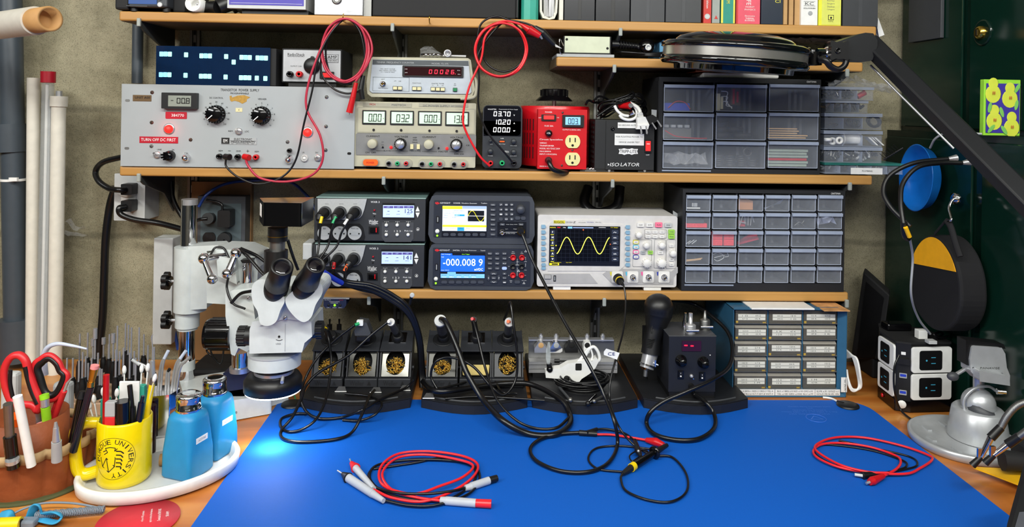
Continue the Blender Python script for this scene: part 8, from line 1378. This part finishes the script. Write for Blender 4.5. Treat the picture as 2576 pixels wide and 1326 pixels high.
def stick(name,label,cat,segs,group=None,tip=0):
    """segs: (x0,y0,Y0, x1,y1,Y1, r, mat[, r1])"""
    b = B()
    for s_ in segs: b.cyl(P(s_[0],s_[1],s_[2]),P(s_[3],s_[4],s_[5]),s_[6],s_[7],s_[8] if len(s_) > 8 else None,14)
    return b.build(name,label=label,cat=cat,group=group)
M('lime_green',(150,215,40),.35); M('eraser',(225,140,140),.7); M('pen_orange',(240,90,20),.35); M('pen_navy',(16,20,36),.15)
stick('chalk_pencil','thick white marking pencil in a front pocket of the leather holder','pencil',[(103,555,1.12,185,965,1.135,.0066,'white')]); stick('dropper_pen','black pen with dark metal cap in the left front pocket','pen',[(47,600,1.12,58,790,1.13,.0065,'dull_steel'),(58,790,1.13,78,975,1.135,.009,'black_gloss'),(72,925,1.1255,74,945,1.1265,.0094,'steel')]); stick('orange_marker','orange marker inside the leather holder','marker',[(92,670,1.19,100,800,1.20,.0105,'pen_orange')])
stick('green_pencil','bright green mechanical pencil with eraser in the leather holder','pencil',[(260,545,1.19,264,570,1.19,.007,'lime_green'),(264,570,1.19,267,615,1.19,.0065,'steel'),(267,615,1.19,282,755,1.20,.0068,'lime_green')]); stick('steel_scriber','tapered steel scriber in a front pocket of the leather holder','tool',[(328,708,1.13,330,740,1.13,.002,'steel',.0035),(330,740,1.13,333,820,1.13,.004,'steel',.006),(333,820,1.13,335,935,1.135,.007,'lgrey2',.0075)])
stick('eraser_pencil','pencil with pink eraser tip deep inside the leather holder','pencil',[(245,712,1.19,248,735,1.19,.008,'eraser'),(248,735,1.19,252,780,1.19,.008,'steel')]); stick('black_pencil','long black pencil leaning right with pink eraser and brass ferrule','pencil',[(560,372,1.17,556,392,1.17,.0062,'eraser'),(556,392,1.17,538,470,1.17,.0062,'gold',.0045),(538,470,1.17,535,498,1.17,.0055,'brass'),(535,498,1.17,432,880,1.18,.0055,'pen_navy')]); stick('black_pen','black pen beside the brass-ferruled pencil in the right pocket','pen',[(486,525,1.18,480,565,1.18,.0045,'black',.007),(480,565,1.18,425,840,1.19,.0068,'black_gloss')]); stick('dental_pick','curved steel pick with a red handle beside the scissors','pick',[(420,448,1.2,395,480,1.2,.001,'steel',.002),(395,480,1.2,378,525,1.2,.002,'steel'),(378,525,1.2,320,680,1.21,.0045,'sc_red')])
b = B(); b.tube([P(262,430,1.24),P(258,330,1.24),P(280,270,1.235),(P(340,246,1.23)),P(430,258,1.225),P(512,276,1.22)],lambda t_: .006-.0045*t_,'clear_rim',10); b.build('bent_tip',label='bent translucent plastic spout rising from the leather holder',cat='tube')
for i,(x0,y0,x1,y1,Y,m_,lb) in enumerate(((305,480,408,830,1.32,'lgrey2','grey flat case standing behind the leather holder'),(0,420,95,700,1.33,'light_grey','pale grey flat case at the far left behind the scissors'))): q = P((x0+x1)/2,y0,Y); k = S(x0,y0,Y); B().box(q.x-(x1-x0)/2*k,q.x+(x1-x0)/2*k,Y,Y+.02,.0005,q.z,m_).build('flat_case',label=lb,cat='case',bevel=.006)
# screwdriver rack
x0,x1 = -.82,-.635; t = thing('tool_rack','pale wooden rack block full of small screwdrivers behind the mug','rack',((x0+x1)/2,1.5,0)); b = B(); b.box(x0,x1,1.42,1.60,.0005,.045,'pale_wood'); b.build('block',t,.002)
b = B()
for i in range(12): a = (x0+.014+.0145*i,1.428+.01*(i % 2),.0454); b.lathe([(.0045,0),(0,.0001)],a,'void','Z',12)
b.build('holes',t)
M('shaft_steel',(175,178,186),.35,.55)
def sd(socket): 
    o = thing('screwdriver','small black-handled screwdriver standing tip-up in the wooden rack','screwdriver',(0,0,0),'screwdrivers in the wooden rack'); b = B(); b.lathe([(.006,0),(.0065,.01),(.0062,.042),(.0045,.05),(.0045,.056)],(0,0,0),'black','Z',12); b.build('handle',o); b = B(); b.cyl((0,0,.055),(0,0,.13),.0018,'shaft_steel',n=8)
    if socket: b.cyl((0,0,.105),(0,0,.13),.0042,'shaft_steel',n=10)
    b.build('shaft',o); return o
protos = [sd(0),sd(1)]; random.seed(17); used = [0,0]
tips = [(378,200),(405,180),(447,187),(487,295),(505,320),(549,215,1),(562,155,1),(588,390),(611,210,1),(645,190),(668,185,1),(692,140),(740,125),(757,135),(775,150),(820,150),(848,190),(683,280),(705,290),(600,395),(430,330),(466,345),(520,360),(728,270),(791,290),(640,250),(578,300),(765,300),(540,330),(395,330),(418,240),(800,330),(908,265),(872,255)]
for i,q in enumerate(tips):
    Y = (1.585,1.555,1.525,1.495)[i % 4] if q[1] < 260 else (1.47,1.445)[i % 2]; p_ = P(q[0],q[1],Y); k = 1 if len(q) > 2 else 0; z = p_.z-.13; xx = min(max(p_.x,x0+.006),x1-.006); z = max(z,.0455 if 0 else z); s_ = (p_.z-.046)/.13
    o = protos[k] if not used[k] else copy_tree(protos[k]); used[k] = 1; o.location = (xx,Y,.046); o.scale = (1,1,s_)
    if k: o['label'] = 'nut driver with a thick steel socket standing in the wooden rack'
# round tray, mug, bottles
tc = Vector((-.5245,1.234,0)); N = 72; ca,sa = cos(math.radians(30)),sin(math.radians(30))
def el(a,b_,z): return [(tc.x+a*cos(2*pi*i/N)*ca-b_*sin(2*pi*i/N)*sa,tc.y+a*cos(2*pi*i/N)*sa+b_*sin(2*pi*i/N)*ca,z) for i in range(N)]
t = thing('oval_tray','white oval tray with grey floor holding the yellow mug and blue bottles','tray',tc); rs = [(.114,.085,.001),(.122,.093,.005),(.124,.095,.020),(.122,.093,.024),(.116,.087,.023),(.112,.083,.010),(.110,.081,.006)]; b = B(); vs = sum([el(*q) for q in rs],[]); b.add(vs,[(j*N+i,j*N+(i+1) % N,(j+1)*N+(i+1) % N,(j+1)*N+i) for j in range(6) for i in range(N)],'white',True); b.build('rim',t); b = B(); b.add(el(.110,.081,.006),[tuple(range(N))],'light_grey'); b.build('tray_floor',t)
M('mug_yellow',(232,205,8),.18,coat=.4); mc = Vector((-.574,1.214,.0065)); R_ = .0405
t = thing('mug','glossy yellow mug printed with a black university crest','mug',mc); b = B(); b.lathe([(.037,0),(.040,.004),(R_,.008),(R_,.099),(.0385,.1015),(.037,.099),(.037,.01),(0,.01)],mc,'mug_yellow','Z',56); b.build('cup',t)
hd = Vector((-.96,-.28,0)); b = B(); b.tube([mc+hd*r_+Vector((0,0,z)) for r_,z in ((.037,.094),(.055,.096),(.068,.089),(.071,.07),(.070,.045),(.066,.022),(.055,.014),(.037,.017))],.0085,'mug_yellow',12,8,flat=1.15); b.build('handle',t)
tmp = B(); rr = .0265; cz = .05
for s_,a0,a1 in (('PURDUE',188,104),('UNIVERSITY',76,-86)):
    for i,ch in enumerate(s_): a = math.radians(a0+(a1-a0)*i/(len(s_)-1)); tmp.text(ch,(rr*cos(a),0,cz+rr*sin(a)),(sin(a),0,-cos(a)),(cos(a),0,sin(a)),.0066 if ch != 'I' else .0018,.0072,'print_black')
def strip(pts,w_): 
    for i in range(len(pts)-1): a,c = Vector((pts[i][0],0,pts[i][1])),Vector((pts[i+1][0],0,pts[i+1][1])); n_ = (c-a).normalized().cross(Vector((0,1,0)))*w_; tmp.add([a-n_,c-n_,c+n_,a+n_],[(0,1,2,3)],'print_black')
strip([(.0325*cos(2*pi*i/60),cz+.0325*sin(2*pi*i/60)) for i in range(61)],.00025)
for q in ([(-.021,.050),(.004,.052),(.003,.038),(-.006,.029),(-.017,.037),(-.021,.050)],[(-.010,.051),(-.006,.029)],[(-.010,.051),(.003,.038)],[(-.010,.051),(-.017,.037)],[(-.014,.056),(-.008,.060),(-.012,.066),(-.004,.068),(.004,.067),(.003,.062),(.007,.066)],[(-.010,.063),(-.016,.060)]): strip(q,.0006)
for i in range(5): strip([(.005,.062-.006*i),(.012,.061-.006*i),(.016-.001*i,.057-.006*i)],.0009)
a0 = .02; e_ = R_+.0003; b = B(); b.v = [(mc.x+e_*sin(x/R_+a0),mc.y-e_*cos(x/R_+a0),mc.z+z) for x,y,z in tmp.v]; b.f,b.mi,b.sm,b.mats = tmp.f,tmp.mi,tmp.sm,tmp.mats; b.build('crest_print',t)
M('bottle_blue',(34,132,184),.4,spec=.4)
for i,(x,y,rz,lb) in enumerate(((-.480,1.232,-.35,'front square blue solvent bottle with metal lid and ACETONE label'),(-.463,1.302,-.35,'rear square blue solvent bottle with metal lid, partly hidden'))):
    o = Vector((x,y,.0065)); t = thing('solvent_bottle',lb,'bottle',o,rz=rz); b = B(); pr = [(.027,0),(.0295,.004),(.029,.04),(.0275,.092),(.0255,.0985),(.019,.104),(.016,.106)]; vs = []; NN = 24
    for w_,z in pr:
        q = rrect(w_*2,w_*2,min(w_*.98,.007+(z > .09)*.012),5); NN = len(q); vs += [(x+a,y+c,o.z+z) for a,c in q]
    b.add(vs,[(j*NN+i2,j*NN+(i2+1) % NN,(j+1)*NN+(i2+1) % NN,(j+1)*NN+i2) for j in range(len(pr)-1) for i2 in range(NN)]+[tuple(range(NN-1,-1,-1))],'bottle_blue',True); b.build('body',t)
    b = B(); b.lathe([(.020,.103),(.0205,.105),(.0205,.109),(.0195,.110),(.0195,.124),(.020,.126),(.0195,.129),(.014,.132),(.006,.131),(0,.131)],o,'chrome','Z',36); b.build('lid',t); b = B(); b.box(x+.0282,x+.0289,y-.014,y+.012,.0065+.056,.0065+.065,'paper'); b.text('ACETONE',(x+.0292,y-.001,.0065+.0605),(0,1,0),(0,0,1),.017,.0036,'print_grey'); b.build('label',t)
# things in the mug
m_ = lambda x,y,z: mc+Vector((x,y,z))
def inmug(name,label,cat,segs,group=None):
    b = B()
    for a,c,r_,mt,*r1 in segs: b.cyl(m_(*a),m_(*c),r_,mt,r1[0] if r1 else None,12)
    return b.build(name,label=label,cat=cat,group=group)
inmug('red_pencil','speckled red round pencil standing tallest in the mug','pencil',[((-.022,-.018,.02),(-.020,-.022,.175),.0048,'red')])
q = m_(-.008,-.026,.03); b = B(); b.box(q.x-.009,q.x+.009,q.y-.006,q.y+.006,q.z,q.z+.082,'sc_red'); b.box(q.x-.009,q.x+.009,q.y-.006,q.y+.006,q.z+.082,q.z+.105,'lgrey2'); b.build('lead_case',label='red and clear pencil lead case in the mug',cat='case',bevel=.001)
inmug('marker','thick glossy black marker in the front of the mug','marker',[((.008,-.024,.02),(.008,-.026,.135),.0115,'black_gloss')]); inmug('ballpoint_pen','slim black pen leaning in the mug','pen',[((.022,-.015,.02),(.016,-.012,.120),.006,'black'),((.016,-.012,.120),(.012,-.012,.155),.004,'black')]); inmug('ballpoint_pen','dark navy pen leaning right in the mug','pen',[((.022,-.02,.03),(.034,-.018,.13),.005,'pen_navy'),((.034,-.018,.13),(.036,-.018,.14),.003,'pen_navy')]); inmug('highlighter','slim yellow pencil leaning right at the back of the mug','pencil',[((.024,0,.03),(.040,.004,.150),.0045,'yellow'),((.040,.004,.150),(.041,.004,.160),.004,'dull_steel')])
for i,(x,lb) in enumerate(((-.033,'left teal swab box in the mug'),(.004,'wide teal swab box behind the marker'))): q = m_(x,.004+.012*i,.03); w_ = (.006,.021)[i]; B().box(q.x-w_,q.x+w_,q.y-.006,q.y+.006,q.z,q.z+(.098,.115)[i],'teal').build('swab_box',label=lb,cat='box',bevel=.001)
q = m_(.004,.008,.1); B().box(q.x-.016,q.x+.016,q.y-.005,q.y-.001,q.z,q.z+.055,'white').build('white_sachet',label='white sachet sticking up in front of the wide teal box',cat='sachet',bevel=.001)
sw = [(-.036,.0,-.05,.128),(-.031,.004,-.038,.138),(-.028,.0,-.030,.14),(-.034,-.004,-.055,.12),(-.018,.0,-.014,.138),(-.010,.02,-.012,.168),(.012,.02,.016,.17),(.018,.02,.026,.172),(.02,.0,.046,.162)]
for i,(x,y,x2,z) in enumerate(sw):
    a,c = m_(x,y,.05),m_(x2,y,z); t = thing('cotton_swab','white cotton swab sticking out of the yellow mug','swab',a,'cotton swabs in the mug'); b = B(); b.cyl(a,c,.0012,'cream' if i == 8 else 'white',n=6); b.build('stick',t); d = (c-a).normalized(); b = B(); b.sph(c,.0034,'white',(1,1,2.2),12,d.to_track_quat('Z','Y').to_matrix()); b.build('bud',t)
# tweezers stand
hx = Vector((-.572,1.346,.0005)); t = thing('tweezer_stand','polished steel hexagonal stand behind the mug and front bottle','stand',hx); b = B(); b.vprism([(hx.x+.030*cos(pi/3*i+.3),hx.y+.030*sin(pi/3*i+.3)) for i in range(6)],.0005,.098,'chrome'); b.build('block',t,.001)
for i,(x,dx,h,mt) in enumerate(((-.018,-.02,.15,'lgrey2'),(-.008,.010,.165,'clear_rim'),(.006,.004,.135,'black'),(.016,.014,.165,'clear_rim'),(.020,.016,.155,'steel'))):
    b = B(); a = hx+Vector((x,0,.092)); c = hx+Vector((x+dx*.5,0,.06+h*.5)); e = hx+Vector((x+dx*1.6,0,h)); b.tube([a,c,e],.0022,'steel',6); b.tube([a+Vector((.005,0,0)),c+Vector((.004,0,0)),e],.0022,'steel',6); b.tube([c+(e-c)*.55,e,e+(e-c)*.18],.0030,mt,8); b.build('tweezers',label='%s tweezers standing in the steel stand, %s' % (('grey-tipped','clear-capped','black-handled','clear-capped','all-steel')[i],('leftmost','second from left','in the middle','second from right','rightmost')[i]),cat='tweezers')
b = B(); a = hx+Vector((-.012,-.012,.09)); b.cyl(a,a+Vector((0,0,.03)),.0045,'steel'); b.cyl(a+Vector((0,0,.03)),a+Vector((-.001,0,.065)),.0052,'steel',.0045,14); b.tube([a+Vector((-.001,0,.065)),a+Vector((-.001,0,.09)),a+Vector((-.003,0,.105)),a+Vector((-.001,0,.112))],.0011,'steel',6); b.build('dental_probe',label='knurled steel dental probe standing before the tweezers',cat='probe')
b = B(); b.cyl((-.535,1.255,.016),(-.50,1.262,.016),.0095,'core'); b.build('cork_tube',label='small tan cylinder lying between the mug and the front bottle',cat='tube')
inr = B(); inr.cyl((-.572,1.305,.0065),(-.572,1.305,.088),.008,'dark_red_glass'); inr.build('red_cylinder',label='dark red upright cylinder behind the mug',cat='bottle')  # narrow upright cylinder, even dark red, in front of the steel stand
# wrist strap, coaster, yellow tube
use(); M('strap_grey',(120,130,142),.5); M('strap_blue',(50,150,195),.7)
t = thing('wrist_strap','antistatic wrist strap with coiled grey cord and blue band at the bottom left','wrist strap',G(120,1300)); b = B(); p0,p1 = G(90,1297,.009),G(262,1282,.008); b.tube([p0+(p1-p0)*(i/220)+Vector((0,.005*cos(i*1.1),.005*sin(i*1.1))) for i in range(221)],.0011,'strap_grey',5,smooth=False); b.build('coiled_cord',t)
tub(B(),[(20,1300,.006),(60,1280,.01),(110,1266,.012),(180,1266,.012),(240,1276,.010),(258,1284,.008)],.0016,'strap_grey').build('straight_cord',t); b = B(); b.tube([G(*q) for q in ((78,1300,.006),(88,1275,.022),(98,1272,.024),(108,1292,.01),(140,1290,.018),(155,1300,.012),(140,1314,.006),(100,1306,.005))],.0075,'strap_blue',8,flat=.25); b.tube([G(*q) for q in ((0,1300,.012),(20,1296,.016),(26,1308,.008))],.0075,'strap_blue',8,flat=.3); b.build('fabric_band',t,label='blue fabric band'); b = B(); a = G(60,1312,.008); b.box(a.x-.022,a.x+.018,a.y-.008,a.y+.008,.001,.012,'strap_grey'); b.build('snap_housing',t,.003)
cc_ = G(348,1312); R2 = .0565; t = thing('paper_coaster','round red printed coaster at the bottom edge','coaster',cc_); b = B(); b.lathe([(R2,.001),(R2,.003),(0,.003)],cc_,'coaster_red' if M('coaster_red',(205,40,55),.6) else '','Z',64); b.build('disc',t); b = B(); uy = Vector((.55,.83,0)).normalized(); ux = Vector((-uy.y,uy.x,0))*-1; 
for i,(s_,w_) in enumerate((('SRAM',.014),('Download the SRAM AXS',.034),('app to unlock all the features',.038),('of your AXS products',.030))): q = cc_+Vector((.036-.011*i,.014-.002*i,.0033)); b.text(s_,q,-uy if 0 else Vector((-.35,.93,0)),Vector((-.93,-.35,0))*-1 if 0 else Vector((-.93,-.35,0)),w_,.0042,'print_white')
b.build('printing',t); b = B(); b.cyl(G(-30,1322,.009),G(52,1318,.009),.0095,'yellow',n=20); b.cyl(G(52,1318,.009),G(52.5,1318,.009),.0065,'void'); b.build('yellow_tube',label='short yellow tube at the bottom left corner',cat='tube')
